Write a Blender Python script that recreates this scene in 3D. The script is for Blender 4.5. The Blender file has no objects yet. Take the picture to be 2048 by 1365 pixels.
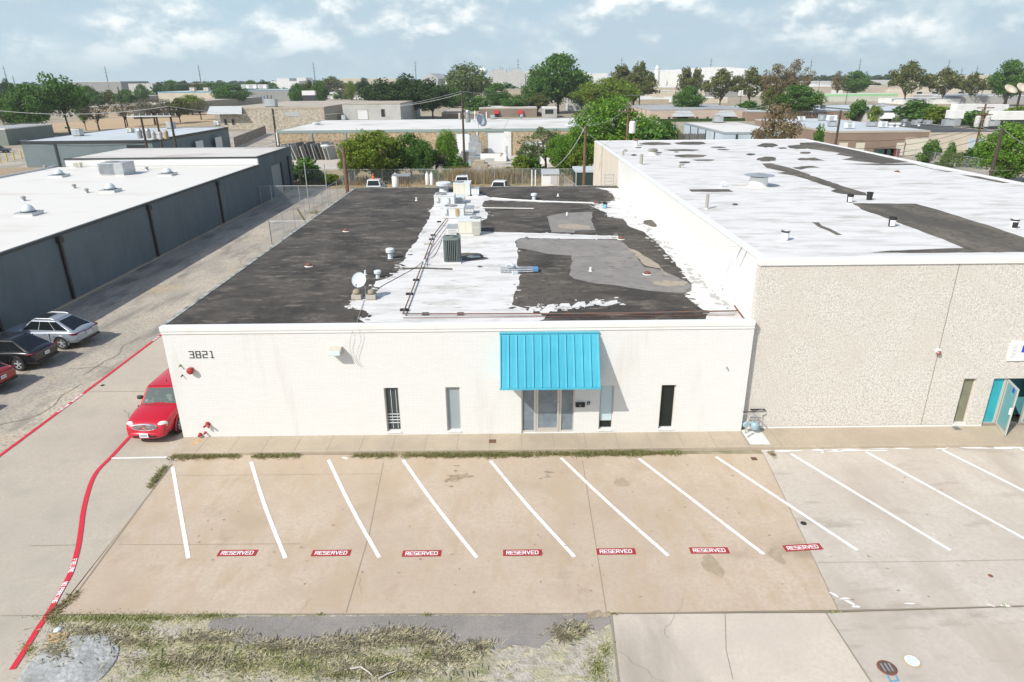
import bpy, bmesh, math, random
import numpy as np
from mathutils import Vector, Matrix
R_ = math.radians
random.seed(7)
S = bpy.context.scene
COL = S.collection

# ------------------------------------------------------------------ camera
FPX, CAMH = 1338.0, 12.5
PITCH, ROLL, YAW = math.atan(524/1338.), R_(-0.52), R_(0.15)
_fw = np.array([math.sin(YAW)*math.cos(PITCH), math.cos(YAW)*math.cos(PITCH), -math.sin(PITCH)])
_rt = np.array([math.cos(YAW), -math.sin(YAW), 0.]); _up = np.cross(_rt, _fw)
_c, _s = math.cos(ROLL), math.sin(ROLL)
AX, AY, AZ = _c*_rt+_s*_up, -_s*_rt+_c*_up, _fw
cd = bpy.data.cameras.new('camera'); cam = bpy.data.objects.new('camera', cd); COL.objects.link(cam)
cd.sensor_width = 36; cd.lens = FPX/2048*36; cd.clip_start = .1; cd.clip_end = 20000
cam.matrix_world = Matrix(((AX[0], AY[0], -AZ[0], 0), (AX[1], AY[1], -AZ[1], 0), (AX[2], AY[2], -AZ[2], CAMH), (0, 0, 0, 1)))
S.camera = cam
# ------------------------------------------------------------------ light
SUNDIR = Vector((.86, .74, -1.0)).normalized()          # the way the light travels
EL = math.asin(-SUNDIR.z); AZM = math.atan2(-SUNDIR.x, -SUNDIR.y)
sl = bpy.data.lights.new('sun', 'SUN'); sl.energy = 4.0; sl.angle = R_(.53); sl.color = (1, .955, .88)
sun = bpy.data.objects.new('sun', sl); COL.objects.link(sun); sun.rotation_euler = SUNDIR.to_track_quat('-Z', 'Y').to_euler()
S.view_settings.view_transform = 'Standard'; S.view_settings.look = 'None'; S.view_settings.gamma = 1
S.view_settings.exposure = 0.26
W = bpy.data.worlds.new('World'); S.world = W; W.use_nodes = True
def sky():
    nt = W.node_tree; N, Lk = nt.nodes, nt.links
    for n in list(N): N.remove(n)
    out = N.new('ShaderNodeOutputWorld'); bg = N.new('ShaderNodeBackground'); Lk.new(bg.outputs[0], out.inputs[0])
    st = N.new('ShaderNodeTexSky'); st.sky_type = 'NISHITA'; st.sun_disc = False
    st.sun_elevation = EL; st.sun_rotation = AZM; st.air_density = 1.0; st.dust_density = 1.5
    tc = N.new('ShaderNodeTexCoord'); sp = N.new('ShaderNodeSeparateXYZ'); Lk.new(tc.outputs['Generated'], sp.inputs[0])
    def m(op, a, b=None, clamp=False):
        n = N.new('ShaderNodeMath'); n.operation = op; n.use_clamp = clamp
        for i, v in enumerate((a, b)):
            if v is None: continue
            if isinstance(v, (int, float)): n.inputs[i].default_value = v
            else: Lk.new(v, n.inputs[i])
        return n.outputs[0]
    az = m('ARCTAN2', sp.outputs[0], sp.outputs[1]); el = sp.outputs[2]
    def noise(sx, sz, dz, det, off, rough=.55, dist=0.):
        cb = N.new('ShaderNodeCombineXYZ'); Lk.new(m('ADD', m('MULTIPLY', az, sx), off), cb.inputs[0])
        Lk.new(m('MULTIPLY', m('ADD', el, dz), sz), cb.inputs[2])
        t = N.new('ShaderNodeTexNoise'); t.inputs['Scale'].default_value = 1; t.inputs['Detail'].default_value = det
        t.inputs['Roughness'].default_value = rough; t.inputs['Distortion'].default_value = dist
        Lk.new(cb.outputs[0], t.inputs['Vector'])
        if det < 8: return t.outputs[0]
        wv = N.new('ShaderNodeVectorMath'); wv.operation = 'MULTIPLY_ADD'; Lk.new(t.outputs[1], wv.inputs[0]); wv.inputs[1].default_value = (.9, .9, .9); Lk.new(cb.outputs[0], wv.inputs[2])
        vo = N.new('ShaderNodeTexVoronoi'); vo.feature = 'F1'; vo.inputs['Scale'].default_value = 2.0; Lk.new(wv.outputs[0], vo.inputs['Vector'])
        return m('ADD', t.outputs[0], m('MULTIPLY', m('SUBTRACT', .42, vo.outputs['Distance']), .11))
    def ramp(v, lo, hi):
        n = N.new('ShaderNodeMapRange'); n.interpolation_type = 'SMOOTHSTEP'; Lk.new(v, n.inputs[0])
        n.inputs[1].default_value = lo; n.inputs[2].default_value = hi; return n.outputs[0]
    def mix(f, a, b):
        n = N.new('ShaderNodeMix'); n.data_type = 'RGBA'
        if isinstance(f, (int, float)): n.inputs[0].default_value = f
        else: Lk.new(f, n.inputs[0])
        for i, v in ((6, a), (7, b)):
            if isinstance(v, tuple): n.inputs[i].default_value = v+(1,)
            else: Lk.new(v, n.inputs[i])
        return n.outputs[2]
    n0 = noise(7.5, 13, 0, 9, 5.3, .58); n1 = noise(7.5, 13, .018, 9, 5.3, .58)
    big = noise(3, 7, 0, 3, 11.7)
    dens = m('ADD', m('MULTIPLY', n0, .65), m('MULTIPLY', big, .35))
    cover = ramp(dens, .30, .56)
    lit = ramp(m('SUBTRACT', n0, n1), -.07, .13)
    top = ramp(n0, .43, .60)
    bright = m('MULTIPLY', lit, m('ADD', m('MULTIPLY', top, .6), .4))
    cc = mix(bright, (3.5, 4.5, 5.1), (7.2, 7.5, 7.5))
    base = mix(ramp(el, 0, .11), (3.9, 5.05, 5.6), (3.2, 4.5, 5.3))
    up_ = ramp(el, .16, .5)
    low = mix(m('MULTIPLY', cover, ramp(el, -.005, .065)), base, cc)
    scale = N.new('ShaderNodeMix'); scale.data_type = 'RGBA'
    skyc = mix(up_, low, st.outputs[0])
    Lk.new(skyc, bg.inputs[0]); bg.inputs[1].default_value = .128
sky()
S.cycles.max_bounces = 6; S.cycles.diffuse_bounces = 3; S.cycles.transparent_max_bounces = 24
S.cycles.volume_bounces = 0

# ------------------------------------------------------------------ pixel of the photo -> point of the place
def ray(px, py): return AX*((px-1024)/FPX)+AY*(-(py-682.5)/FPX)+AZ
def at(px, py, z=0.):
    d = ray(px, py); t = (z-CAMH)/d[2]; return Vector((d[0]*t, d[1]*t, z))
def aty(px, py, y):
    d = ray(px, py); t = y/d[1]; return Vector((d[0]*t, y, CAMH+d[2]*t))

# ------------------------------------------------------------------ materials
def mat(name, base, rough=.7, layers=(), bump=None, metal=0., spec=.5, alpha=None, brick=None, trans=0., emis=None, leaf=None, coat=0.):
    m = bpy.data.materials.new(name); m.use_nodes = True; nt = m.node_tree; N, Lk = nt.nodes, nt.links
    b = N['Principled BSDF']; b.inputs['Roughness'].default_value = rough; b.inputs['Metallic'].default_value = metal
    b.inputs['Specular IOR Level'].default_value = spec; b.inputs['Coat Weight'].default_value = coat
    tc = N.new('ShaderNodeTexCoord').outputs['Object']
    col = None
    def mx(f, a, c):
        n = N.new('ShaderNodeMix'); n.data_type = 'RGBA'; Lk.new(f, n.inputs[0])
        for i, v in ((6, a), (7, c)):
            if isinstance(v, tuple): n.inputs[i].default_value = v[:3]+(1,)
            else: Lk.new(v, n.inputs[i])
        return n.outputs[2]
    col = tuple(base)
    if brick:
        c1, c2, mo, bw, bh, ms = brick
        sp = N.new('ShaderNodeSeparateXYZ'); Lk.new(tc, sp.inputs[0])
        ad = N.new('ShaderNodeMath'); ad.operation = 'ADD'; Lk.new(sp.outputs[0], ad.inputs[0]); Lk.new(sp.outputs[1], ad.inputs[1])
        cb = N.new('ShaderNodeCombineXYZ'); Lk.new(ad.outputs[0], cb.inputs[0]); Lk.new(sp.outputs[2], cb.inputs[1])
        t = N.new('ShaderNodeTexBrick'); Lk.new(cb.outputs[0], t.inputs['Vector'])
        t.inputs['Color1'].default_value = c1+(1,); t.inputs['Color2'].default_value = c2+(1,); t.inputs['Mortar'].default_value = mo+(1,)
        t.inputs['Scale'].default_value = 1; t.inputs['Brick Width'].default_value = bw; t.inputs['Row Height'].default_value = bh
        t.inputs['Mortar Size'].default_value = ms; col = t.outputs[0]
        bp = N.new('ShaderNodeBump'); bp.inputs['Strength'].default_value = .35; bp.inputs['Distance'].default_value = .01; bp.invert = True
        Lk.new(t.outputs['Fac'], bp.inputs['Height']); Lk.new(bp.outputs[0], b.inputs['Normal'])
    for i, (c, sc, lo, hi, stv) in enumerate(layers):
        mp = N.new('ShaderNodeMapping'); mp.inputs['Scale'].default_value = stv if stv else (1, 1, 1)
        mp.inputs['Location'].default_value = (i*7.3, i*3.1, i*1.7); Lk.new(tc, mp.inputs[0])
        t = N.new('ShaderNodeTexNoise'); t.inputs['Scale'].default_value = sc; t.inputs['Detail'].default_value = 6; t.inputs['Roughness'].default_value = .6
        Lk.new(mp.outputs[0], t.inputs['Vector'])
        r = N.new('ShaderNodeMapRange'); r.inputs[1].default_value = lo; r.inputs[2].default_value = hi; Lk.new(t.outputs[0], r.inputs[0])
        col = mx(r.outputs[0], col, c)
    if leaf:
        g = N.new('ShaderNodeNewGeometry'); r = N.new('ShaderNodeValToRGB'); Lk.new(g.outputs['Random Per Island'], r.inputs[0])
        while len(r.color_ramp.elements) < len(leaf): r.color_ramp.elements.new(.5)
        for k, c in enumerate(leaf):
            e = r.color_ramp.elements[k]; e.position = k/(len(leaf)-1); e.color = c+(1,)
        col = r.outputs[0]
    if isinstance(col, tuple): b.inputs['Base Color'].default_value = col[:3]+(1,)
    else: Lk.new(col, b.inputs['Base Color'])
    if bump:
        kind, sc, stg, dist = bump
        if kind == 'v': t = N.new('ShaderNodeTexVoronoi')
        else:
            t = N.new('ShaderNodeTexNoise'); t.inputs['Detail'].default_value = 5
        t.inputs['Scale'].default_value = sc; Lk.new(tc, t.inputs['Vector'])
        bp = N.new('ShaderNodeBump'); bp.inputs['Strength'].default_value = stg; bp.inputs['Distance'].default_value = dist
        Lk.new(t.outputs[0], bp.inputs['Height'])
        if b.inputs['Normal'].is_linked: Lk.new(b.inputs['Normal'].links[0].from_socket, bp.inputs['Normal'])
        Lk.new(bp.outputs[0], b.inputs['Normal'])
    if leaf:
        tr = N.new('ShaderNodeBsdfTranslucent'); Lk.new(col, tr.inputs[0]); ms_ = N.new('ShaderNodeMixShader'); ms_.inputs[0].default_value = .35
        Lk.new(b.outputs[0], ms_.inputs[1]); Lk.new(tr.outputs[0], ms_.inputs[2]); Lk.new(ms_.outputs[0], N['Material Output'].inputs[0])
    if alpha == 'mesh':
        sp = N.new('ShaderNodeSeparateXYZ'); Lk.new(tc, sp.inputs[0])
        def mm(op, a, c):
            n = N.new('ShaderNodeMath'); n.operation = op
            for i, v in enumerate((a, c)):
                if v is None: continue
                if isinstance(v, (int, float)): n.inputs[i].default_value = v
                else: Lk.new(v, n.inputs[i])
            return n.outputs[0]
        h = mm('ADD', sp.outputs[0], sp.outputs[1]); fs = []
        for sg in ('ADD', 'SUBTRACT'):
            fs.append(mm('LESS_THAN', mm('FRACT', mm('MULTIPLY', mm(sg, h, sp.outputs[2]), 13.), None), .10))
        Lk.new(mm('MAXIMUM', fs[0], fs[1]), b.inputs['Alpha'])
    elif alpha: b.inputs['Alpha'].default_value = alpha
    if trans: b.inputs['Transmission Weight'].default_value = trans
    return m
def g_(v): return (v, v, v)
def srgb(r, g, b, k=1.): return tuple(min(.95, k*(((c/255+.055)/1.055)**2.4 if c > 10 else c/255/12.92)) for c in (r, g, b))

# ------------------------------------------------------------------ mesh building
class MB:
    def __init__(s): s.v = []; s.f = []; s.mi = []; s.cur = 0
    def add(s, vs, fs):
        o = len(s.v); s.v += [tuple(v) for v in vs]; s.f += [tuple(i+o for i in f) for f in fs]; s.mi += [s.cur]*len(fs); return s
    def box(s, x0, x1, y0, y1, z0, z1, rot=0, piv=None):
        vs = [(x, y, z) for z in (z0, z1) for y in (y0, y1) for x in (x0, x1)]
        if rot:
            px, py = piv if piv else ((x0+x1)/2, (y0+y1)/2); c, n = math.cos(rot), math.sin(rot)
            vs = [(px+(x-px)*c-(y-py)*n, py+(x-px)*n+(y-py)*c, z) for x, y, z in vs]
        return s.add(vs, [(0, 2, 3, 1), (4, 5, 7, 6), (0, 1, 5, 4), (2, 6, 7, 3), (0, 4, 6, 2), (1, 3, 7, 5)])
    def hexa(s, b4, t4):       # bottom 4 and top 4 points, counter-clockwise
        return s.add(list(b4)+list(t4), [(3, 2, 1, 0), (4, 5, 6, 7), (0, 1, 5, 4), (1, 2, 6, 5), (2, 3, 7, 6), (3, 0, 4, 7)])
    def poly(s, pts): return s.add(pts, [tuple(range(len(pts)))])
    def prism(s, pts, z0, z1):
        n = len(pts); vs = [(p[0], p[1], z0) for p in pts]+[(p[0], p[1], z1) for p in pts]
        return s.add(vs, [tuple(range(n-1, -1, -1)), tuple(range(n, 2*n))]+[(i, (i+1) % n, (i+1) % n+n, i+n) for i in range(n)])
    def slab(s, pts, t):       # any planar polygon thickened along its normal
        p = [Vector(q) for q in pts]; nn = Vector((0, 0, 0))
        for i in range(len(p)): nn += p[i].cross(p[(i+1) % len(p)])
        nn.normalize(); n = len(p); vs = p+[q-nn*t for q in p]
        return s.add(vs, [tuple(range(n)), tuple(range(2*n-1, n-1, -1))]+[(i, i+n, (i+1) % n+n, (i+1) % n) for i in range(n)])
    def tube(s, pts, r, n=8, r1=None, caps=True):
        pts = [Vector(p) for p in pts]; rings = []; m = len(pts)
        for i, p in enumerate(pts):
            d = (pts[min(i+1, m-1)]-pts[max(i-1, 0)]).normalized()
            u = d.cross(Vector((0, 0, 1)) if abs(d.z) < .95 else Vector((1, 0, 0))).normalized(); w = d.cross(u)
            rr = r if r1 is None else r+(r1-r)*i/(m-1)
            rings.append([p+(u*math.cos(2*math.pi*k/n)+w*math.sin(2*math.pi*k/n))*rr for k in range(n)])
        vs = [q for ring in rings for q in ring]; fs = []
        for i in range(m-1):
            for k in range(n): fs.append((i*n+k, i*n+(k+1) % n, (i+1)*n+(k+1) % n, (i+1)*n+k))
        if caps: fs += [tuple(range(n-1, -1, -1)), tuple((m-1)*n+k for k in range(n))]
        return s.add(vs, fs)
    def lathe(s, prof, n=20, c=(0, 0, 0), axis='z', caps=True):
        vs = []; fs = []; m = len(prof)
        for r, z in prof:
            for k in range(n):
                a = 2*math.pi*k/n; x, y = r*math.cos(a), r*math.sin(a)
                q = (x, y, z) if axis == 'z' else ((x, z, y) if axis == 'y' else (z, x, y))
                vs.append((q[0]+c[0], q[1]+c[1], q[2]+c[2]))
        for i in range(m-1):
            for k in range(n):
                f = (i*n+k, i*n+(k+1) % n, (i+1)*n+(k+1) % n, (i+1)*n+k)
                fs.append(f if axis != 'y' else f[::-1])
        a, b = tuple(range(n-1, -1, -1)), tuple((m-1)*n+k for k in range(n))
        if caps: fs += [a, b] if axis != 'y' else [a[::-1], b[::-1]]
        return s.add(vs, fs)
    def build(s, name, m, parent=None, world=True, smooth=False, bevel=0, subsurf=0):
        me = bpy.data.meshes.new(name); off = parent.location if (parent is not None and world) else Vector((0, 0, 0))
        pp = parent
        while pp is not None and world and pp.parent is not None: pp = pp.parent; off = off+pp.location
        me.from_pydata([(a-off[0], b-off[1], c-off[2]) for a, b, c in s.v], [], s.f)
        ms = m if isinstance(m, (list, tuple)) else [m]
        for q in ms: me.materials.append(q)
        if len(ms) > 1: me.polygons.foreach_set('material_index', s.mi)
        if smooth: me.polygons.foreach_set('use_smooth', [True]*len(me.polygons))
        me.update(); o = bpy.data.objects.new(name, me); COL.objects.link(o)
        if parent is not None: o.parent = parent
        if bevel:
            b = o.modifiers.new('bevel', 'BEVEL'); b.width = bevel; b.segments = 2; b.limit_method = 'ANGLE'
        if subsurf:
            b = o.modifiers.new('sub', 'SUBSURF'); b.levels = b.render_levels = subsurf
        return o
def tag(o, label=None, cat=None, group=None, kind=None):
    if label: o['label'] = label
    if cat: o['category'] = cat
    if group: o['group'] = group
    if kind: o['kind'] = kind
    return o
def thing(name, label, cat, loc=(0, 0, 0), rz=0, group=None, scale=None):
    o = bpy.data.objects.new(name, None); COL.objects.link(o); o.location = loc; o.rotation_euler = (0, 0, rz); o.empty_display_size = .3
    if scale: o.scale = scale
    return tag(o, label, cat, group)
def clone(o, loc, rz=0, label=None, scale=None, group=None):
    def cp(s, par):
        c = s.copy(); COL.objects.link(c)
        if par is not None: c.parent = par
        for ch in s.children: cp(ch, c)
        return c
    r = cp(o, None); r.location = loc; r.rotation_euler = (0, 0, rz)
    if scale: r.scale = scale
    if label: r['label'] = label
    if group: r['group'] = group
    return r
def ragged(pts, amp, step, seed=0, closed=True):
    rnd = random.Random(seed); out = []; n = len(pts)
    for i in range(n if closed else n-1):
        a, b = Vector(pts[i]), Vector(pts[(i+1) % n]); d = b-a; L = d.length; k = max(1, int(L/step))
        nn = Vector((-d.y, d.x, 0)).normalized() if L > 0 else Vector((0, 0, 0))
        for j in range(k):
            p = a+d*(j/k)
            if j: p += nn*rnd.uniform(-amp, amp)+d.normalized()*rnd.uniform(-.3, .3)*step
            out.append((p.x, p.y, p.z))
    if not closed: out.append(tuple(pts[-1]))
    return out
def pxpoly(pl, z): return [at(x, y, z) for x, y in pl]
def strip(mb, pts, w, z=None, w1=None):
    p = [Vector(q) for q in pts]; L = []; Rr = []
    for i in range(len(p)):
        d = (p[min(i+1, len(p)-1)]-p[max(i-1, 0)]); d.z = 0; d.normalize(); n = Vector((-d.y, d.x, 0))
        ww = w if w1 is None else w+(w1-w)*i/(len(p)-1)
        L.append(p[i]+n*ww/2); Rr.append(p[i]-n*ww/2)
    vs = L+Rr; n = len(p)
    mb.add(vs, [(i+n, i+1+n, i+1, i) for i in range(n-1)])
def smoothline(pts, k=6):
    out = []; P_ = [pts[0]]+list(pts)+[pts[-1]]
    for i in range(1, len(P_)-2):
        a, b, c, d = (Vector(q) for q in P_[i-1:i+3])
        for j in range(k):
            t = j/k; out.append(.5*((2*b)+(c-a)*t+(2*a-5*b+4*c-d)*t*t+(3*b-a-3*c+d)*t**3))
    out.append(Vector(pts[-1])); return out

# block letters: strokes on a 4 x 6 grid
GL = {'R': [(0, 0, 0, 6), (0, 6, 3.4, 6), (3.4, 6, 3.4, 3), (3.4, 3, 0, 3), (1.6, 3, 3.6, 0)], 'E': [(0, 0, 0, 6), (0, 6, 3.6, 6), (0, 3, 3, 3), (0, 0, 3.6, 0)],
      'S': [(3.6, 6, 0, 6), (0, 6, 0, 3), (0, 3, 3.6, 3), (3.6, 3, 3.6, 0), (3.6, 0, 0, 0)], 'V': [(0, 6, 1.8, 0), (1.8, 0, 3.6, 6)],
      'D': [(0, 0, 0, 6), (0, 6, 2.6, 6), (2.6, 6, 3.6, 5), (3.6, 5, 3.6, 1), (3.6, 1, 2.6, 0), (2.6, 0, 0, 0)], 'F': [(0, 0, 0, 6), (0, 6, 3.6, 6), (0, 3, 3, 3)],
      'I': [(1.8, 0, 1.8, 6)], 'L': [(0, 6, 0, 0), (0, 0, 3.4, 0)], 'A': [(0, 0, 0, 6), (0, 6, 3.6, 6), (3.6, 6, 3.6, 0), (0, 3, 3.6, 3)],
      'N': [(0, 0, 0, 6), (0, 6, 3.6, 0), (3.6, 0, 3.6, 6)], 'O': [(0, 0, 0, 6), (0, 6, 3.6, 6), (3.6, 6, 3.6, 0), (3.6, 0, 0, 0)],
      'P': [(0, 0, 0, 6), (0, 6, 3.6, 6), (3.6, 6, 3.6, 3), (3.6, 3, 0, 3)], 'K': [(0, 0, 0, 6), (3.6, 6, .3, 3), (.8, 3, 3.6, 0)],
      'G': [(3.6, 6, 0, 6), (0, 6, 0, 0), (0, 0, 3.6, 0), (3.6, 0, 3.6, 3), (3.6, 3, 2, 3)], '3': [(0, 6, 3.6, 6), (3.6, 6, 3.6, 0), (.8, 3, 3.6, 3), (0, 0, 3.6, 0)],
      '8': [(0, 0, 0, 6), (3.6, 0, 3.6, 6), (0, 6, 3.6, 6), (0, 3, 3.6, 3), (0, 0, 3.6, 0)], '2': [(0, 6, 3.6, 6), (3.6, 6, 3.6, 3), (3.6, 3, 0, 3), (0, 3, 0, 0), (0, 0, 3.6, 0)],
      '1': [(.8, 6, 2, 6), (2, 6, 2, 0), (.8, 0, 3.2, 0)], 'Y': [(0, 6, 1.8, 3), (3.6, 6, 1.8, 3), (1.8, 3, 1.8, 0)], ' ': []}
def letters(mb, text, org, u, v, h, sw=.9, adv=5.2, gap=0., fn=None):
    """strokes as flat quads; org + u*x + v*y (u, v unit vectors), h = letter height"""
    k = h/6; x0 = 0; org, u, v = Vector(org), Vector(u), Vector(v); lift = 0
    for ch in text:
        for (ax, ay, bx, by) in GL[ch]:
            a = Vector((ax+x0, ay)); b = Vector((bx+x0, by)); d = (b-a).normalized(); n = Vector((-d.y, d.x))*sw/2
            a2, b2 = a-d*sw/2*(1-gap), b+d*sw/2*(1-gap)
            q = [a2+n, a2-n, b2-n, b2+n]
            lift += 1; nrm = u.cross(v)
            if fn: mb.poly([fn(p.x*k, p.y*k) for p in q][::-1] if False else [fn(p.x*k, p.y*k)+Vector((0, 0, .0002*(lift % 6))) for p in q])
            else: mb.poly([org+u*(p.x*k)+v*(p.y*k)+nrm*.0002*(lift % 6) for p in q])
        x0 += adv if ch != ' ' else 3
    return x0*k
def atx(px, py, x):
    d = ray(px, py); t = x/d[0]; return Vector((x, d[1]*t, CAMH+d[2]*t))
# ------------------------------------------------------------------ shared materials
M_ground = mat('dry_ground', (.30, .245, .17), .95, [((.36, .31, .23), .05, .4, .6, None), ((.16, .17, .075), .12, .5, .66, None), ((.40, .36, .29), 1.2, .45, .7, None)])
M_conc = mat('drive_concrete', (0.446, 0.399, 0.327), .85, [((0.506, 0.448, 0.360), .25, .4, .65, None), ((0.364, 0.330, 0.275), .6, .5, .75, None), ((0.405, 0.360, 0.294), 14, .4, .7, None), ((0.273, 0.246, 0.208), .35, .62, .8, (1, .25, 1))], bump=('n', 40, .15, .01))
M_lot = mat('tan_concrete', (0.477, 0.391, 0.296), .85, [((0.535, 0.446, 0.343), .22, .42, .62, None), ((0.424, 0.331, 0.239), .5, .50, .70, None), ((0.466, 0.362, 0.250), 1.6, .48, .66, (1, .4, 1)), ((0.424, 0.341, 0.255), 9, .40, .85, None), ((0.318, 0.247, 0.177), .35, .62, .78, None)], bump=('n', 40, .12, .01))
M_rlot = mat('pale_concrete', (.50, .45, .385), .85, [((.56, .515, .45), .3, .4, .62, None), ((.42, .36, .30), .5, .48, .68, (1, .4, 1)), ((.44, .39, .33), 9, .40, .85, None), ((.36, .31, .26), 1.3, .58, .74, (.4, 1.2, 1))], bump=('n', 40, .15, .01))
M_drive2 = mat('rough_concrete', (.60, .53, .445), .9, [((.54, .475, .40), .6, .4, .62, None), ((.50, .44, .37), 10, .40, .85, None), ((.37, .325, .27), .4, .54, .72, (1, .3, 1))], bump=('n', 60, .3, .01))
M_alley = mat('worn_asphalt', (0.376, 0.336, 0.278), .95, [((0.502, 0.440, 0.350), .35, .42, .6, (1, .5, 1)), ((0.228, 0.209, 0.180), .5, .5, .66, (1.6, .5, 1)), ((0.456, 0.363, 0.247), .3, .58, .72, None), ((0.251, 0.231, 0.196), 9, .48, .66, None)], bump=('n', 18, .5, .02))
M_asph = mat('grey_asphalt', (.27, .25, .225), .95, [((.19, .178, .165), 30, .4, .6, None), ((.34, .31, .28), .5, .45, .7, None)], bump=('n', 60, .5, .01))
M_gravel = mat('broken_gravel', (.40, .37, .31), .95, [((.50, .47, .41), 3, .42, .6, None), ((.29, .26, .20), 6, .48, .62, None), ((.40, .37, .22), .8, .46, .58, None), ((.20, .22, .09), 1.5, .50, .62, None), ((.50, .45, .30), 2.2, .54, .64, (1, 2, 1)), ((.34, .31, .25), 26, .5, .62, None)], bump=('v', 16, .6, .02))
M_side = mat('sidewalk_concrete', (0.405, 0.338, 0.252), .88, [((0.468, 0.396, 0.297), .5, .4, .65, None), ((0.324, 0.279, 0.216), .8, .5, .75, (1, .6, 1)), ((0.36, 0.306, 0.234), 15, .45, .7, None)], bump=('n', 40, .2, .01))
M_dark = mat('joint_dirt', (.27, .23, .18), .95)
M_white_line = mat('white_road_paint', g_(.82), .6, [((.60, .53, .44), 16, .55, .66, None), ((.66, .60, .52), 2.2, .55, .70, None)])
M_red_line = mat('red_road_paint', (.62, .025, .045), .6, [((.52, .10, .09), 12, .58, .75, None)])
M_red_dull = mat('red_stencil_paint', (.36, .03, .03), .6, [((.45, .13, .10), 12, .55, .75, None)])
M_wpaint = mat('white_letter_paint', g_(.85), .6)
M_wall = mat('white_painted_brick', (.80, .79, .75), .65, [((.62, .60, .55), 1.1, .60, .80, (1, 1, .12))], brick=((.735, .735, .71), (.71, .71, .685), (.655, .65, .63), .30, .081, .007))
M_coping = mat('white_coping', (.755, .755, .73), .5, [((.70, .68, .62), 1.5, .55, .8, None)])
M_roofdark = mat('black_roof_felt', (0.041, 0.036, 0.030), .9, [((0.094, 0.082, 0.068), .22, .42, .60, None), ((0.126, 0.109, 0.089), .8, .50, .66, (.6, 1.1, 1)), ((0.031, 0.028, 0.023), .45, .50, .62, None), ((0.192, 0.167, 0.136), 1.8, .56, .70, (.5, 1.3, 1)), ((0.060, 0.053, 0.045), 5, .5, .64, None)], bump=('n', 12, .4, .02))
M_roofwhite = mat('white_roof_coating', (.715, .70, .675), .6, [((.54, .53, .50), .9, .47, .64, (.5, 1.6, 1)), ((.40, .37, .31), .5, .57, .72, (.6, 1.4, 1)), ((.64, .64, .63), 9, .5, .75, (.5, 1.4, 1))], bump=('n', 5, .3, .02))
M_roofwhite2 = mat('white_membrane', (.84, .82, .78), .55, [((.70, .67, .60), .4, .6, .8, (.5, 1.5, 1))])
M_roofcream = mat('cream_membrane', (.70, .68, .635), .6, [((.56, .52, .45), .25, .55, .8, (.4, 1.2, 1))])
M_patchgrey = mat('grey_roof_patch', (.22, .21, .195), .9, [((.28, .26, .235), 1.0, .45, .7, None), ((.14, .13, .12), 3.5, .56, .66, (.6, 1.5, 1))], bump=('n', 14, .4, .02))
M_patchtan = mat('tan_roof_patch', (.36, .31, .24), .9, [((.24, .21, .17), 4, .5, .7, None)])
M_patchdark = mat('bare_dark_patch', (0.086, 0.077, 0.064), .9, [((0.172, 0.149, 0.115), .5, .46, .66, (1.4, .35, 1)), ((0.057, 0.052, 0.043), 3, .5, .7, None)])
M_agg = mat('white_aggregate_wall', (0.570, 0.535, 0.477), .95, [((0.718, 0.689, 0.636), 16, .46, .54, None), ((0.380, 0.339, 0.286), 20, .58, .66, None), ((0.602, 0.561, 0.498), .35, .45, .7, None)], bump=('v', 30, .6, .03))
M_glassdark = mat('dark_window_glass', (.014, .02, .02), .06, spec=.35)
M_glassfilm = mat('filmed_window_glass', (.17, .21, .245), .25, [((.24, .28, .31), 2.5, .45, .65, None), ((.12, .15, .17), 9, .6, .7, None)], spec=.6)
M_glasspale = mat('pale_window_board', (.52, .64, .68), .35)
M_alu = mat('aluminium_frame', (.62, .60, .55), .4, metal=.4)
M_cyan = mat('cyan_awning_metal', (.065, .40, .53), .38, [((.09, .46, .58), .8, .4, .7, None), ((.35, .70, .80), 26, .70, .76, None)], spec=.5)
M_black = mat('black_plastic', g_(.018), .5)
M_galv = mat('galvanised_metal', (.50, .52, .53), .38, [((.38, .40, .42), 3, .45, .7, None)], metal=.55)
M_ductw = mat('painted_duct', (.62, .67, .69), .5, [((.50, .54, .57), 3, .5, .7, None)])
M_cream = mat('cream_unit_panel', (.66, .635, .53), .55, [((.58, .55, .45), 2, .55, .8, None)])
M_unit = mat('pale_unit_panel', (.66, .68, .67), .5, [((.56, .58, .57), 2, .5, .8, None)])
M_green = mat('green_condenser', (.17, .20, .19), .5)
M_rust = mat('rusty_iron', (.24, .085, .05), .85, [((.14, .06, .045), 8, .45, .6, None)])
M_redp = mat('red_fire_enamel', (.36, .035, .03), .4)
M_blue = mat('blue_sign_paint', (.02, .07, .50), .5)
M_signw = mat('white_sign_board', g_(.8), .5)
M_letter = mat('dark_number_paint', (.05, .055, .06), .6)
M_block = mat('concrete_block', (.42, .39, .33), .95, bump=('n', 20, .3, .01))
M_bag = mat('sand_bag_cloth', (.30, .26, .19), .9, bump=('n', 9, .6, .03))
M_wood = mat('pole_wood', (.14, .075, .045), .9, [((.22, .12, .075), 5, .45, .65, (3, 3, .3)), ((.07, .045, .03), 3, .55, .7, (3, 3, .3))])
M_wooddark = mat('dark_pole_wood', (.062, .045, .034), .9, [((.11, .085, .065), 5, .5, .7, (3, 3, .3))])
M_wire = mat('cable_dark', g_(.06), .7)
M_wirel = mat('cable_bright', (.45, .46, .46), .5)
M_greyb = mat('slate_grey_wall', (.115, .145, .16), .85, [((.14, .172, .19), .5, .45, .7, None), ((.10, .125, .14), .8, .5, .75, (1, 1, .2))], bump=('n', 12, .3, .02))
M_trim = mat('dark_metal_trim', (.035, .042, .042), .5)
M_spout = mat('brown_downspout', (.035, .028, .024), .5)
M_chain = mat('chain_link_wire', (.42, .45, .46), .5, alpha='mesh', metal=.3)
M_post = mat('fence_post_galvanised', (.42, .45, .46), .45, metal=.4)
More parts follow.
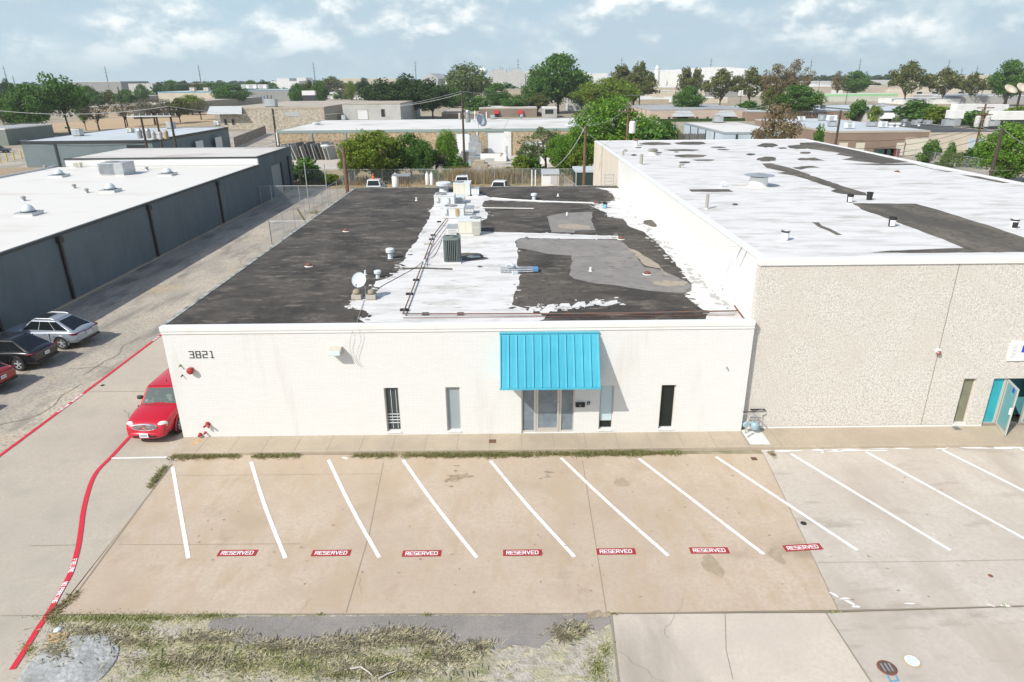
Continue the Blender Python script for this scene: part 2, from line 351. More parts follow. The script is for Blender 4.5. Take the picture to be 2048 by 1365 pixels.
M_chrome = mat('chrome', (.75, .75, .76), .12, metal=1.)
M_rubber = mat('tyre_rubber', g_(.022), .85)
M_orange = mat('cone_orange', (.80, .12, .02), .5)
M_concrete_bg = mat('tan_precast', (.42, .37, .30), .9, [((.48, .42, .34), .3, .4, .7, None)])

# ------------------------------------------------------------------ the ground
def ground_sheet(name, pts, z, m):
    mb = MB(); mb.poly([(p[0], p[1], z) for p in pts]); o = mb.build(name, m); return tag(o, kind='structure')
mb = MB(); n = 24; Xs = np.linspace(-9000, 9000, n+1)
mb.add([(x, y, -.04) for y in np.linspace(-200, 17000, n+1) for x in Xs], [(j*(n+1)+i, j*(n+1)+i+1, (j+1)*(n+1)+i+1, (j+1)*(n+1)+i) for j in range(n) for i in range(n)])
tag(mb.build('ground', M_ground), kind='structure')
G = lambda x, y: tuple(at(x, y, 0))
RL0, RL1 = at(-40, 941), at(319, 672)                 # edge between old asphalt and concrete drive
dRL = (RL1-RL0).normalized()
edge_far = RL1+dRL*6
ground_sheet('alley', [(-27.2, 12, 0), (RL0.x-2.3, RL0.y-3.4, 0), tuple(RL0), tuple(RL1), tuple(edge_far), (-12.0, 31, 0), (-12.0, 56, 0), (-14.5, 56, 0), (-16.5, 90, 0), (-27.2, 90, 0)], -.020, M_alley)
A_ = at(345, 928); Bc = at(112, 1228)
ground_sheet('driveway', [(RL0.x-2.3, RL0.y-3.4, 0), (-22, 6, 0), (-9, 6, 0), (Bc.x-.05, Bc.y, 0), (A_.x, A_.y+.6, 0), (-12.2, 22.3, 0), (-12.0, 34, 0), tuple(edge_far), tuple(RL1), tuple(RL0)], -.012, M_conc)
Cc, Dc = at(1527, 908), at(1676, 1220)
ground_sheet('parking_lot', [tuple(A_), tuple(Bc), G(1222, 1226), tuple(Dc), tuple(Cc), (-12.1, 21.0, 0)], -.004, M_lot)
ground_sheet('right_parking_lot', [tuple(Cc), tuple(Dc), G(2048, 1212), (34, 13.2, 0), (34, 21.0, 0), (Cc.x, 21.0, 0)], -.006, M_rlot)
J1 = at(1652, 1226); J2 = at(1745, 1372)
ground_sheet('street_apron', [G(1222, 1228), G(1236, 1372), (2.1, 6, 0), (J2.x+1, 6, 0), tuple(J2), tuple(J1)], -.010, M_drive2)
ground_sheet('road', [tuple(J1), tuple(J2), (J2.x+1, 6, 0), (40, 6, 0), (40, 13.22, 0), G(2048, 1213)], -.014, M_rlot)
ground_sheet('verge', [(Bc.x, Bc.y, 0), (-14.5, 8, 0), (-13, 5.5, 0), (2.3, 5.5, 0), G(1236, 1372), G(1222, 1228)], -.016, M_gravel)
ap = [(428, 1234), (1218, 1229), (1222, 1245), (1198, 1260), (1154, 1262), (1113, 1265), (1078, 1296), (1027, 1289), (1003, 1300), (986, 1293), (945, 1282), (918, 1293), (884, 1272), (839, 1262), (757, 1282), (689, 1298), (650, 1279), (600, 1293), (520, 1287), (470, 1282), (439, 1272), (414, 1250)]
ground_sheet('asphalt_strip', ragged(pxpoly(ap, 0), .03, .15, 3), -.008, M_asph)
# back yard, alley behind
M_yard = mat('yard_concrete', (.44, .36, .27), .9, [((.52, .44, .34), .3, .4, .7, None), ((.33, .28, .22), .6, .5, .7, None)])
ground_sheet('back_yard', [(-13.2, 53, 0), (9.5, 53, 0), (9.5, 83, 0), (-15.0, 84, 0)], -.010, M_yard)
M_scrub = mat('dry_scrub', (.34, .25, .14), .95, [((.25, .21, .10), .5, .45, .65, None), ((.12, .15, .05), .8, .55, .68, None)])
ground_sheet('scrub_strip', [(-60, 88, 0), (-15.0, 84, 0), (9.5, 83, 0), (9.5, 102, 0), (-60, 106, 0)], -.018, M_scrub)
ground_sheet('rear_service_road', [(-60, 106, 0), (30, 102, 0), (30, 130, 0), (-42, 130, 0), (-60, 130, 0)], -.022, M_rlot)
ground_sheet('side_street', [tuple(at(560, 322)), tuple(at(300, 330)), tuple(at(0, 350)), tuple(at(-200, 330)), tuple(at(0, 300)), tuple(at(440, 262)), tuple(at(560, 262))], -.014, M_alley)
ground_sheet('field', [tuple(at(-60, 282)), tuple(at(160, 262)), tuple(at(330, 258)), tuple(at(430, 246)), tuple(at(430, 224)), tuple(at(340, 222)), tuple(at(120, 245)), tuple(at(-60, 262))], -.010, mat('dry_field', (.46, .33, .20), .95, [((.38, .30, .17), .1, .4, .7, None)]))
ground_sheet('right_yard', [(30.2, 40, 0), (30.2, 72, 0), (9, 72, 0), (9, 100, 0), (110, 100, 0), (90, 40, 0)], -.020, mat('right_yard_dirt', (.36, .31, .24), .95, [((.25, .24, .13), .2, .5, .65, None), ((.46, .42, .36), .3, .5, .7, None)]))
# sidewalk with a kerb
YF, X0, X1 = 22.1, -12.28, 8.62
mb = MB(); mb.box(X0+.05, 34, 20.95, YF+.3, -.05, .12)
mb.build('sidewalk', M_side, bevel=.02); tag(bpy.data.objects['sidewalk'], kind='structure')
mb = MB()
for k in range(19): mb.box(X0+.95+k*1.17-.006, X0+.95+k*1.17+.006, 20.96, YF, .1195, .1235)
mb.box(X1-.02, X1+.5, 21.05, YF-.02, .1195, .1225)
mb.build('sidewalk_joints', M_dark); tag(bpy.data.objects['sidewalk_joints'], kind='structure')
tag(MB().box(X1+.02, X1+.75, 21.1, 22.2, .1195, .1265).build('pale_pad', mat('pale_pad_concrete', (.66, .67, .63), .8)), kind='structure')
# slab joints and cracks
mb = MB()
def jl(pts, w=.018, z=.001, k=1): strip(mb, [at(x, y, z) for x, y in pts], w)
for p in ([(767, 925), (738, 1070), (692, 1226)], [(1165, 922), (1190, 1080), (1213, 1226)], [(1, 1232), (120, 1230), (238, 1230)], [(180, 783), (291, 783)], [(310, 952), (420, 951), (760, 948)], [(236, 1090), (600, 1088)], [(150, 1090), (60, 1092)]):
    jl(p, .012 if p[0][0] == 310 else .018)
jl([(345, 928), (290, 1000), (235, 1075), (180, 1150), (150, 1190), (112, 1228)], .05)
jl([(1527, 908), (1600, 1060), (1676, 1220)], .02); jl([(1652, 1226), (1700, 1300), (1745, 1368)], .03)
jl([(1222, 1227), (1650, 1223), (2048, 1212)], .04); jl([(112, 1229), (430, 1229), (1222, 1227)], .04)
jl([(1222, 1227), (1230, 1300), (1238, 1370)], .05); jl([(1636, 1125), (1800, 1124), (2048, 1120)], .014); jl([(1450, 1226), (1452, 1300), (1466, 1360)], .012)
tag(mb.build('slab_joints', M_dark), kind='structure')
rnd = random.Random(5); mb = MB()
for k in range(34):
    if k < 22: x, y = rnd.uniform(-24, -14), rnd.uniform(22, 60); ln = rnd.uniform(2, 6); w = .03; dx = -.9
    else: x, y = rnd.uniform(-20, 20), rnd.uniform(10, 14.); ln = rnd.uniform(.5, 2); w = .006; dx = -.3
    p = [Vector((x, y, -.006 if k < 22 else .0))]; ang = rnd.uniform(0, 6.28)
    for j in range(12): ang += rnd.uniform(-.6, .6); p.append(p[-1]+Vector((math.cos(ang), math.sin(ang), 0))*ln/12)
    if x > -12 and y < 13.3 and x < 3 or (x > X0-1.5 and y > 22): continue
    strip(mb, p, w)
tag(mb.build('pavement_cracks', M_dark), kind='structure')
# stains that stay put
M_st1 = mat('oil_stain', (.28, .22, .15), .8, [((.40, .33, .23), 5, .45, .62, None)]); M_st2 = mat('damp_stain', (.36, .29, .20), .7, [((.44, .36, .26), 4, .45, .65, None)])
def blob(cx, cy, rx, ry, z, seed, ang=0, n=26):
    rn = random.Random(seed); ph = [rn.uniform(0, 6.3) for _ in range(4)]; out = []
    for k in range(n):
        a = 2*math.pi*k/n; r = 1+.16*math.sin(2*a+ph[0])+.12*math.sin(3*a+ph[1])+.08*math.sin(5*a+ph[2])+rn.uniform(-.05, .05)
        x, y = rx*r*math.cos(a), ry*r*math.sin(a); out.append((cx+x*math.cos(ang)-y*math.sin(ang), cy+x*math.sin(ang)+y*math.cos(ang), z))
    return out
mb = MB(); q = at(1425, 1132); mb.poly(blob(q.x, q.y, .22, .5, .0015, 1, .35)); q = at(1553, 1112); mb.poly(blob(q.x, q.y, .18, .32, .0015, 2, .3)); q = at(1243, 965); mb.poly(blob(q.x, q.y, .22, .3, .0015, 3))
tag(mb.build('damp_stains', M_st2), kind='structure')
mb = MB(); rn = random.Random(9)
for (x, y, w, h, nn) in ((915, 955, .5, .45, 26), (1093, 952, .2, .2, 7), (1190, 1230, .5, .1, 16)):
    q = at(x, y)
    for k in range(nn): mb.poly(blob(q.x+rn.gauss(0, w*.5), q.y+rn.gauss(0, h*.5), rn.uniform(.03, .15), rn.uniform(.02, .1), .0016+.0001*k, k, n=12))
for k in range(120):
    q = at(rn.uniform(300, 1960), rn.uniform(930, 1200))
    mb.poly(blob(q.x, q.y, rn.uniform(.01, .05), rn.uniform(.01, .04), .0035+.00001*k, k, n=8))
tag(mb.build('oil_stains', M_st1), kind='structure')

# painted markings
TOP = [(345, 934), (502, 924), (657, 920), (806, 920), (981, 922), (1122, 916), (1277, 917), (1432, 914), (1582, 908), (1732, 904), (1885, 900), (2040, 897)]
BOT = [(377, 1117), (571, 1117), (759, 1116), (954, 1116), (1149, 1114), (1337, 1112), (1528, 1109), (1715, 1101), (1901, 1101), (2090, 1100), (2280, 1098), (2470, 1097)]
for i, (a, b) in enumerate(zip(TOP, BOT)):
    pa, pb = at(*a, .004), at(*b, .004); mid = (pa+pb)/2+Vector((-.06, 0, 0)) if 0 < i < 6 else (pa+pb)/2
    mb = MB(); strip(mb, smoothline([pa, mid, pb], 6), .115)
    o = mb.build('parking_line', M_white_line)
    nth = ['leftmost', 'second', 'third', 'fourth', 'fifth', 'sixth', 'seventh', 'eighth', 'ninth', 'tenth', 'eleventh', 'twelfth'][i]
    tag(o, 'white painted stall line on the concrete, %s from the left' % nth, 'parking line', 'white lines between the parking stalls')
mb = MB(); strip(mb, [at(221, 917, .004), at(334, 915, .004)], .10)
tag(mb.build('parking_line', M_white_line), 'short white crosswise line between the red curve and the grass', 'parking line')
RS = [(435, 515, 1101, 1112), (623, 702, 1101, 1112), (804, 883, 1102, 1113), (1006, 1084, 1100, 1112), (1193, 1271, 1097, 1110), (1379, 1458, 1095, 1108), (1566, 1645, 1091, 1100)]
for i, (xl, xr, yt, yb) in enumerate(RS):
    c = at((xl+xr)/2, (yt+yb)/2, 0); rz = R_([0, 0, 0, 0, 0, -.5, 4.5][i]); w, h = 1.10, .27
    t = thing('reserved_marking', 'red RESERVED stencil painted on the lot, %s from the left' % ['first', 'second', 'third', 'fourth', 'fifth', 'sixth', 'seventh'][i], 'road marking', (c.x, c.y, 0), rz, 'RESERVED stencils')
    if i == 6: t['label'] = 'red RESERVED stencil crossing the joint, tilted, rightmost of the seven'
    sk = .02
    MB().poly([(-w/2, -h/2, .005), (w/2, -h/2, .005), (w/2, h/2, .005), (-w/2, h/2, .005)]).build('red_panel', M_red_dull, t, world=False)
    mb = MB(); letters(mb, 'RESERVED', (-w/2+.10, -.066, .007), (1, 0, 0), (0, 1, 0), .135, sw=1.05, adv=5.15); mb.build('lettering', M_wpaint, t, world=False)
def redline(name, label, pts, texts, wid=.135):
    t = thing(name, label, 'fire lane line', tuple(pts[0])); mb = MB(); strip(mb, pts, wid); mb.build('stripe', M_red_line, t)
    cum = [0]
    for a, b in zip(pts[:-1], pts[1:]): cum.append(cum[-1]+(b-a).length)
    def along(s_):
        for i in range(len(pts)-1):
            if cum[i+1] >= s_: break
        d = (pts[i+1]-pts[i]).normalized(); return pts[i]+d*(s_-cum[i]), d
    for txt, s0, length, fl in texts:
        mb = MB(); hh = .10; k = hh/6; wtxt = sum(5.2 if c != ' ' else 3 for c in txt)*k; sx = length/wtxt
        def fn(x, y, s0=s0, sx=sx):
            p, d = along(s0+x*sx*(1 if not fl else 1)); nrm = Vector((-d.y, d.x, 0)); return p+nrm*(y-.05)+Vector((0, 0, .003))
        letters(mb, txt, (0, 0, 0), (1, 0, 0), (0, 1, 0), hh, sw=1.3, fn=fn); mb.build('lettering', M_wpaint, t)
    return t
cur = [(272, 860), (246, 888), (221, 915), (198, 938), (184.6, 959), (174, 990), (166, 1024.6), (161.5, 1059), (156, 1094), (148, 1124.6), (138.5, 1151.5), (119, 1186), (100, 1221), (77, 1255), (46, 1305), (24, 1339)]
cp = smoothline([at(x, y, .004) for x, y in cur], 5)
def arc_at(pts, px, py):
    q = at(px, py, .004); s_ = 0; best = (1e9, 0)
    for a, b in zip(pts[:-1], pts[1:]):
        d = (q-a).length
        if d < best[0]: best = (d, s_)
        s_ += (b-a).length
    return best[1]
s1, s2, s3, s4 = arc_at(cp, 151, 1116), arc_at(cp, 140, 1148), arc_at(cp, 133, 1163), arc_at(cp, 108, 1206)
redline('fire_lane_line', 'curving red fire lane line ending at the front of the red car', cp, [('FIRE LANE', s1, s2-s1, 0), ('NO PARKING', s3, s4-s3, 0)])
lp = [at(-60, 955, .004)]+[at(x, y, .004) for x, y in ((15, 900), (120, 822), (220, 747), (319, 672.5), (352, 648))]
sa, sb, sc_, sd = arc_at(lp, 0, 0), 0, 0, 0
def arc_lin(px, py):
    q = at(px, py, .004); s_ = 0; best = (1e9, 0)
    for a, b in zip(lp[:-1], lp[1:]):
        L = (b-a).length; u = max(0, min(1, (q-a).dot(b-a)/L**2)); d = (a+(b-a)*u-q).length
        if d < best[0]: best = (d, s_+u*L)
        s_ += L
    return best[1]
redline('fire_lane_line', 'straight red fire lane line along the edge of the old asphalt', lp, [('FIRE LANE', arc_lin(117, 824), arc_lin(138, 808)-arc_lin(117, 824), 0), ('NO PARKING', arc_lin(143.5, 804), arc_lin(166, 788)-arc_lin(143.5, 804), 0), ('NO PARKING', arc_lin(307, 682), arc_lin(318, 673)-arc_lin(307, 682), 0)])
mb = MB(); rn = random.Random(4)
for k in range(40):
    x = rn.uniform(1545, 2060); q = at(x, 904-(x-1545)*.018+rn.uniform(-3, 2)); mb.poly(blob(q.x, q.y, rn.uniform(.08, .5), rn.uniform(.015, .05), .0042+.0001*k, k, n=12))
for (x, y) in ((1690, 1198), (1700, 1206), (1712, 1214), (1980, 1211), (2010, 1212), (1668, 1190), (1820, 1208), (1645, 906), (1642, 902), (672, 902), (690, 917), (1600, 880)):
    q = at(x, y); mb.poly(blob(q.x, q.y, rn.uniform(.06, .13), rn.uniform(.03, .06), .0082, int(x), rn.uniform(-.8, 0), n=14))
tag(mb.build('spilled_white_paint', M_white_line), kind='structure')

# manholes, drains
def manhole(px, py, r, label, m1, m2, cat='manhole cover'):
    c = at(px, py); t = thing('manhole_cover', label, cat, (c.x, c.y, 0))
    mb = MB(); mb.lathe([(r*1.12, 0), (r*1.12, .004), (r*1.0, .006)], 28, (c.x, c.y, .0)); mb.build('rim', m1, t)
    mb = MB(); mb.lathe([(r*.95, .002), (r*.93, .012)], 28, (c.x, c.y, 0)); mb.build('lid', m2, t); return t
M_iron = mat('cast_iron', (.10, .075, .06), .7, [((.16, .10, .07), 6, .45, .65, None)])
t = manhole(1774, 1336, .19, 'brown slotted iron manhole cover near the bottom right', M_rust, M_iron)
mb = MB(); c = at(1774, 1336)
for k in (-.09, 0, .09): mb.box(c.x+k-.018, c.x+k+.018, c.y-.11, c.y+.11, .011, .018)
mb.build('slot_bar', M_galv, t)
t = manhole(1824, 1322, .17, 'pale painted round cover beside the brown slotted one', mat('ochre_ring', (.50, .38, .22), .8), mat('pale_lid', (.60, .68, .72), .6, [((.75, .78, .78), 9, .5, .6, None)]))
mb = MB()
for a, b in (((1775, 1351), (1781, 1363)), ((1781, 1363), (1797, 1361)), ((1797, 1361), (1791, 1350))): strip(mb, [at(*a, .003), at(*b, .003)], .035)
tag(mb.build('spray_mark', mat('blue_spray_paint', (.10, .36, .52), .7)), 'blue sprayed utility mark below the brown manhole cover', 'spray mark')
for (px, py, s_, lab, zz) in ((985, 883, .13, 'small rusty square drain grate in the sidewalk left of the door', .12), (1913, 857, .15, 'grey rectangular meter lid in the sidewalk below the right window', .12), (1508, 918, .10, 'narrow rusty drain grate in the lot by the kerb', .0)):
    c = at(px, py, zz); t = thing('drain_grate', lab, 'drain grate', (c.x, c.y, zz))
    MB().box(c.x-s_, c.x+s_, c.y-s_, c.y+s_, zz, zz+.006).build('frame', M_rust if px != 1913 else M_galv, t)
    mb = MB()
    for k in range(5): mb.box(c.x-s_*.8, c.x+s_*.8, c.y-s_*.8+k*s_*.36, c.y-s_*.8+k*s_*.36+s_*.16, zz+.0055, zz+.011)
    mb.build('slot_bar', M_iron, t)
for (px, py, r, lab) in ((1607, 1047, .09, 'black round valve cap in the lot near the rightmost RESERVED stencil'), (1981, 1152, .06, 'tiny brown valve cap far right in the pale lot'), (205, 771, .08, 'dark oval lid in the drive beside the straight red line')):
    c = at(px, py); mb = MB(); mb.lathe([(r, 0), (r, .008), (r*.8, .012)], 16, (c.x, c.y, .0)); o = mb.build('valve_cap', M_black if px != 1981 else M_rust); tag(o, lab, 'valve cap')
# litter in the verge
mb = MB(); mb.prism([(p.x, p.y) for p in (at(97, 1268), at(138, 1265), at(133, 1280), (at(124, 1281)), at(122, 1287), at(98, 1286))], -.005, .012)
tag(mb.build('cardboard_piece', mat('cardboard', (.50, .34, .18), .9)), 'flat brown piece of cardboard in the grass at bottom left', 'cardboard')
c = at(116, 1261); mb = MB(); mb.lathe([(.02, 0), (.10, .01), (.08, .04), (.03, .06)], 7, (c.x, c.y, 0)); o = mb.build('plastic_bag', mat('white_plastic', (.65, .70, .75), .5)); tag(o, 'crumpled whitish plastic bag just above the cardboard', 'litter')
c = at(140, 1330); mb = MB(); pr = [(1.04, -.012), (.96, .008), (.8, .02), (.5, .035), (.2, .04)]; mb.lathe(pr, 40, (c.x, c.y, -.01))
o = mb.build('concrete_mound', mat('weathered_mound', (.36, .37, .365), .95, [((.50, .50, .49), 5, .5, .62, None), ((.26, .265, .25), 2, .5, .7, None)], bump=('n', 9, .8, .05)), smooth=True); tag(o, 'low round grey concrete mound in the grass at bottom left', 'mound')
for pts, lab in ((((700, 1338), (722, 1334), (738, 1345), (745, 1352)), 'pale curved bare twig lying in the bottom grass'), (((757, 1358), (775, 1348), (790, 1343)), 'short straight pale stick right of the curved twig')):
    mb = MB(); mb.tube([at(x, y, .05) for x, y in pts], .022, 6, .01); tag(mb.build('twig', mat('bleached_twig', (.55, .52, .47), .9)), lab, 'twig')

# ------------------------------------------------------------------ main building
def wall_open(mb, x0, x1, z0, z1, y0, y1, ops):
    ops = sorted(ops); x = x0
    for a, b, c, d in ops:
        mb.box(x, a, y0, y1, z0, z1)
        if c > z0: mb.box(a, b, y0, y1, z0, c)
        if d < z1: mb.box(a, b, y0, y1, d, z1)
        x = b
    mb.box(x, x1, y0, y1, z0, z1)
ZR = 4.5
MBD = thing('white_brick_building', 'low white painted brick building with cyan awning and number 3821', 'building', (-1.8, 38, 0))
def op(tl, br, y=YF): a, b = aty(*tl, y), aty(*br, y); return a, b
def rect(l, r, t, b, y): # pixel rows/cols at mid height -> x0,x1,z0,z1
    a, c = aty(l[0], t, y), aty(r[0], t, y); d = aty(l[1], b, y); e = aty(r[1], b, y)
    return (a.x+d.x)/2, (c.x+e.x)/2, d.z, a.z
w1 = rect((766.6, 775.5), (796.5, 803.5), 779, 869, YF); w2 = rect((890.5, 895), (919.5, 923), 777, 868, YF)
w3 = rect((1200.5, 1196.5), (1228.5, 1225), 773, 866, YF); w4 = rect((1324, 1315), (1352, 1346), 772, 866, YF)
dg = (aty(1043, 868, YF).x, aty(1147.5, 868, YF).x, .121, 2.14)
zb = .26
wins = [(w[0], w[1], zb, 2.06) for w in (w1, w2, w3, w4)]
mb = MB(); wall_open(mb, X0, X1, .10, ZR-.18, YF, YF+.28, wins+[dg])
mb.box(X0, X0+.25, YF+.28, 54, .0, ZR-.18); mb.box(X1-.25, X1, YF+.28, 54, 0, ZR-.18); mb.box(X0, X1, 54, 54.25, 0, ZR-.18)
mb.build('wall', M_wall, MBD)
mb = MB(); mb.box(X0-.03, X1+.0, YF-.05, YF+.22, ZR-.16, ZR+.015); mb.box(X0-.015, X1, YF-.03, YF+.2, ZR-.27, ZR-.165)
mb.build('coping', M_coping, MBD, bevel=.008)
mb = MB(); mb.box(X0-.05, X0+.10, YF+.22, 54.3, ZR-.16, ZR+.02); mb.box(X0+.1, X1, 54.15, 54.3, ZR-.16, ZR+.02); mb.build('roof_edge', mat('weathered_edge_metal', (.40, .42, .38), .6, [((.12, .12, .11), 2, .45, .6, None)]), MBD)
MB().box(X0+.1, X1, YF+.22, 54.15, ZR-.18, ZR).build('roof', M_roofdark, MBD)
MB().box(X0+.25, X1-.25, YF+.9, YF+1.0, .1, ZR-.3).build('inner_partition', mat('room_dark', g_(.05), .9), MBD)
def window(w, pane, parent, y=YF, rec=.10, fr=M_alu, t=.04, blind=False):
    x0, x1, z0, z1 = w; f = MB(); yy = y+rec
    f.box(x0, x0+t, yy, yy+.05, z0, z1); f.box(x1-t, x1, yy, yy+.05, z0, z1); f.box(x0+t, x1-t, yy, yy+.05, z1-t, z1); f.box(x0+t, x1-t, yy, yy+.05, z0, z0+t)
    fo = f.build('window', fr, parent)
    MB().box(x0+t, x1-t, yy+.02, yy+.03, z0+t, z1-t).build('pane', pane, fo)
    MB().box(x0-.0, x1+.0, y-.03, y+rec, z0-.06, z0-.001).build('sill', M_coping, fo)
    return fo
M_glassblind = mat('window_with_blinds', (.05, .065, .07), .1, spec=.4)
f = window(wins[0], M_glassblind, MBD); m_ = MB(); x0, x1, z0, z1 = wins[0]
for k in (.30, .42, .54, .66): m_.box(x0+.05, x1-.05, YF+.108, YF+.118, z0+k, z0+k+.025)
for k in (.22, .4): m_.box(x0+k, x0+k+.012, YF+.108, YF+.118, z0+.08, z1-.1)
m_.build('blind_slats', M_signw, f)
window(wins[1], mat('hazy_window_glass', (.30, .35, .37), .2), MBD)
f = window(wins[2], M_glassdark, MBD); x0, x1, z0, z1 = wins[2]
MB().box(x0+.05, x1-.05, YF+.108, YF+.119, z0+.32, z1-.05).build('board', M_glasspale, f)
window(wins[3], M_glassdark, MBD)
# entrance
x0, x1, z0, z1 = dg; dl, dr = aty(1071, 868, YF).x, aty(1119, 868, YF).x
E_ = MB()
for a, b in ((x0, x0+.05), (dl-.06, dl+.02), (dr-.02, dr+.06), (x1-.05, x1)): E_.box(a, b, YF+.06, YF+.14, z0, z1)
for a, b in ((x0+.05, dl-.06), (dl+.02, dr-.02), (dr+.06, x1-.05)): E_.box(a, b, YF+.06, YF+.14, z1-.05, z1)
for a, b in ((x0+.05, dl-.06), (dr+.06, x1-.05)): E_.box(a, b, YF+.06, YF+.14, z0, z0+.09)
ent = E_.build('entrance_frame', M_alu, MBD)
for a, b in ((x0+.05, dl-.06), (dr+.06, x1-.05)): MB().box(a, b, YF+.095, YF+.105, z0+.09, z1-.05).build('side_pane', M_glassfilm, ent)
D_ = MB(); D_.box(dl+.03, dl+.10, YF+.055, YF+.10, z0+.01, z1-.06); D_.box(dr-.10, dr-.03, YF+.055, YF+.10, z0+.01, z1-.06); D_.box(dl+.1, dr-.1, YF+.055, YF+.10, z0+.01, z0+.20); D_.box(dl+.1, dr-.1, YF+.055, YF+.10, z1-.13, z1-.06)
do = D_.build('door', M_alu, MBD)
MB().box(dl+.10, dr-.10, YF+.07, YF+.08, z0+.20, z1-.13).build('pane', M_glassfilm, do)
MB().box(dr-.085, dr-.045, YF-.0, YF+.05, z0+.85, z0+1.25).build('handle', M_signw, do)
# awning
ax0, ax1, az0, az1, ad = -.37, 3.12, 2.46, 4.15, 1.0
def slope(x, s, off=0): # point on the awning slope, s from top 0 to bottom 1
    nx = Vector((0, -(az1-az0), -(-ad))).normalized() if False else Vector((0, -(az1-az0), ad)).normalized()
    return Vector((x, YF-.02-ad*s, az1+(az0-az1)*s))+nx*off
aw = MB(); aw.slab([slope(ax0, 0), slope(ax0, 1), slope(ax1, 1), slope(ax1, 0)], .03)
A1 = aw.build('awning', M_cyan, MBD)
m_ = MB(); N_ = 12
for k in range(N_+1):
    xx = ax0+.02+(ax1-ax0-.04)*k/N_
    b4 = [slope(xx-.018, .04, .002), slope(xx-.018, .985, .002), slope(xx+.018, .985, .002), slope(xx+.018, .04, .002)]
    t4 = [slope(xx-.012, .04, .045), slope(xx-.012, .985, .045), slope(xx+.012, .985, .045), slope(xx+.012, .04, .045)]
    m_.hexa(b4, t4)
    if k < N_:
        for q_ in (.25, .4, .55, .7):
            xq = xx+(ax1-ax0)/N_*q_; m_.hexa([slope(xq-.012, .05, .001), slope(xq-.012, .98, .001), slope(xq+.012, .98, .001), slope(xq+.012, .05, .001)], [slope(xq-.006, .05, .012), slope(xq-.006, .98, .012), slope(xq+.006, .98, .012), slope(xq+.006, .05, .012)])
m_.build('seam_rib', M_cyan, A1)
MB().box(ax0-.015, ax1+.015, YF-.075, YF-.002, az1-.02, az1+.035).build('top_flashing', M_cyan, A1); m_ = MB(); m_.box(ax0-.015, ax1+.015, YF-ad-.05, YF-ad+.005, az0-.045, az0+.03); m_.build('edge_trim', M_cyan, A1)
m_ = MB()
for xx in (ax0, ax1-.02): m_.prism([(0, 0)], 0, 0) if False else m_.add([(xx, YF-.005, az1-.05), (xx, YF-.005, az0-.04), (xx, YF-ad, az0-.04), (xx+.02, YF-.005, az1-.05), (xx+.02, YF-.005, az0-.04), (xx+.02, YF-ad, az0-.04)], [(0, 1, 2), (5, 4, 3), (0, 3, 4, 1), (1, 4, 5, 2), (2, 5, 3, 0)])
m_.build('side_panel', M_cyan, A1)
# number 3821
num = MB(); o_ = aty(380, 716, YF); letters(num, '3821', (o_.x, YF-.012, o_.z), (1, 0, 0), (0, 0, 1), .245, sw=.85, adv=5.9)
num.build('house_number', M_letter, MBD)
# coatings painted on the roof
WA = [(925, 376), (984, 396), (1030, 399), (1100, 402), (1196, 405), (1196, 407.5), (1100, 405.5), (1030, 402.5), (985, 401), (969, 402), (964, 411), (969, 417), (976, 430), (973, 438), (961, 444), (950, 462), (980, 464), (1106, 467), (1191, 471), (1236, 472), (1240, 478.5), (1138, 478), (1041, 476.5), (1030, 483), (1035, 500), (1034, 524), (1038, 540), (1039, 553), (1034, 579), (1027, 600), (1023, 610), (1046, 616), (1056, 623), (1060, 614), (1080, 613), (1084, 620), (1096, 610), (1108, 608), (1112, 616), (1122, 607), (1138, 607), (1142, 614), (1156, 604), (1170, 603), (1172, 611), (1185, 602), (1200, 600), (1205, 609), (1214, 603), (1234, 600), (1236, 607), (1212, 613), (1190, 611), (1160, 615), (1130, 618), (1100, 623), (1092, 632), (1088, 639), (1078, 644), (730, 646), (716, 637.5), (730, 636), (740, 630), (729, 621), (710, 619), (696, 611), (703, 603), (722, 596), (747, 582), (743, 578), (751, 563), (778, 555), (798, 542), (800, 534), (794, 531), (807, 522.6), (811, 512), (817, 502), (835, 479.5), (843.6, 461), (856, 440.5), (862, 426), (857, 424), (864, 417), (880, 395), (905, 385)]
WB = [(1190, 376), (1246, 377), (1335, 445), (1445, 546), (1540, 622), (1560, 645), (1412, 640), (1420, 625), (1404, 619), (1383, 603), (1368, 588), (1383, 582), (1381, 565), (1352, 529), (1331, 505.5), (1310, 482), (1286, 463), (1260, 454), (1246, 438), (1215, 434), (1212, 426), (1183, 413), (1202, 408), (1213, 404), (1232, 401.5), (1226, 390), (1215, 381)]
def topoly(pl, z, seed, amp=.06, step=.35): return ragged(pxpoly(pl, z), amp, step, seed)
def clampx(pts, hi): return [(min(p[0], hi), max(p[1], YF+.25), p[2]) for p in pts]
for w__, sd in ((WA, 1), (WB, 2)): MB().poly(clampx(topoly(w__, ZR+.004, sd), X1-.01)).build('roof_coating', M_roofwhite, MBD)
m8 = lambda l: [(980+x/3.793, 400+y/3.793) for x, y in l]
GE = m8([(225, 292), (600, 299), (985, 305), (1040, 350), (1120, 450), (1170, 510), (1300, 530), (1410, 580), (1520, 640), (1530, 690), (1460, 708), (1200, 690), (960, 650), (800, 635), (640, 600), (600, 570), (620, 480), (620, 425), (430, 410), (330, 385), (207, 365), (200, 312)])
GF = m8([(430, 125), (560, 99), (780, 92), (770, 160), (800, 230), (645, 234), (640, 250), (465, 248), (450, 180)])
for g__, sd in ((GE, 4), (GF, 5)): MB().poly(topoly(g__, ZR+.008, sd, .03)).build('roof_patch', M_patchgrey, MBD)
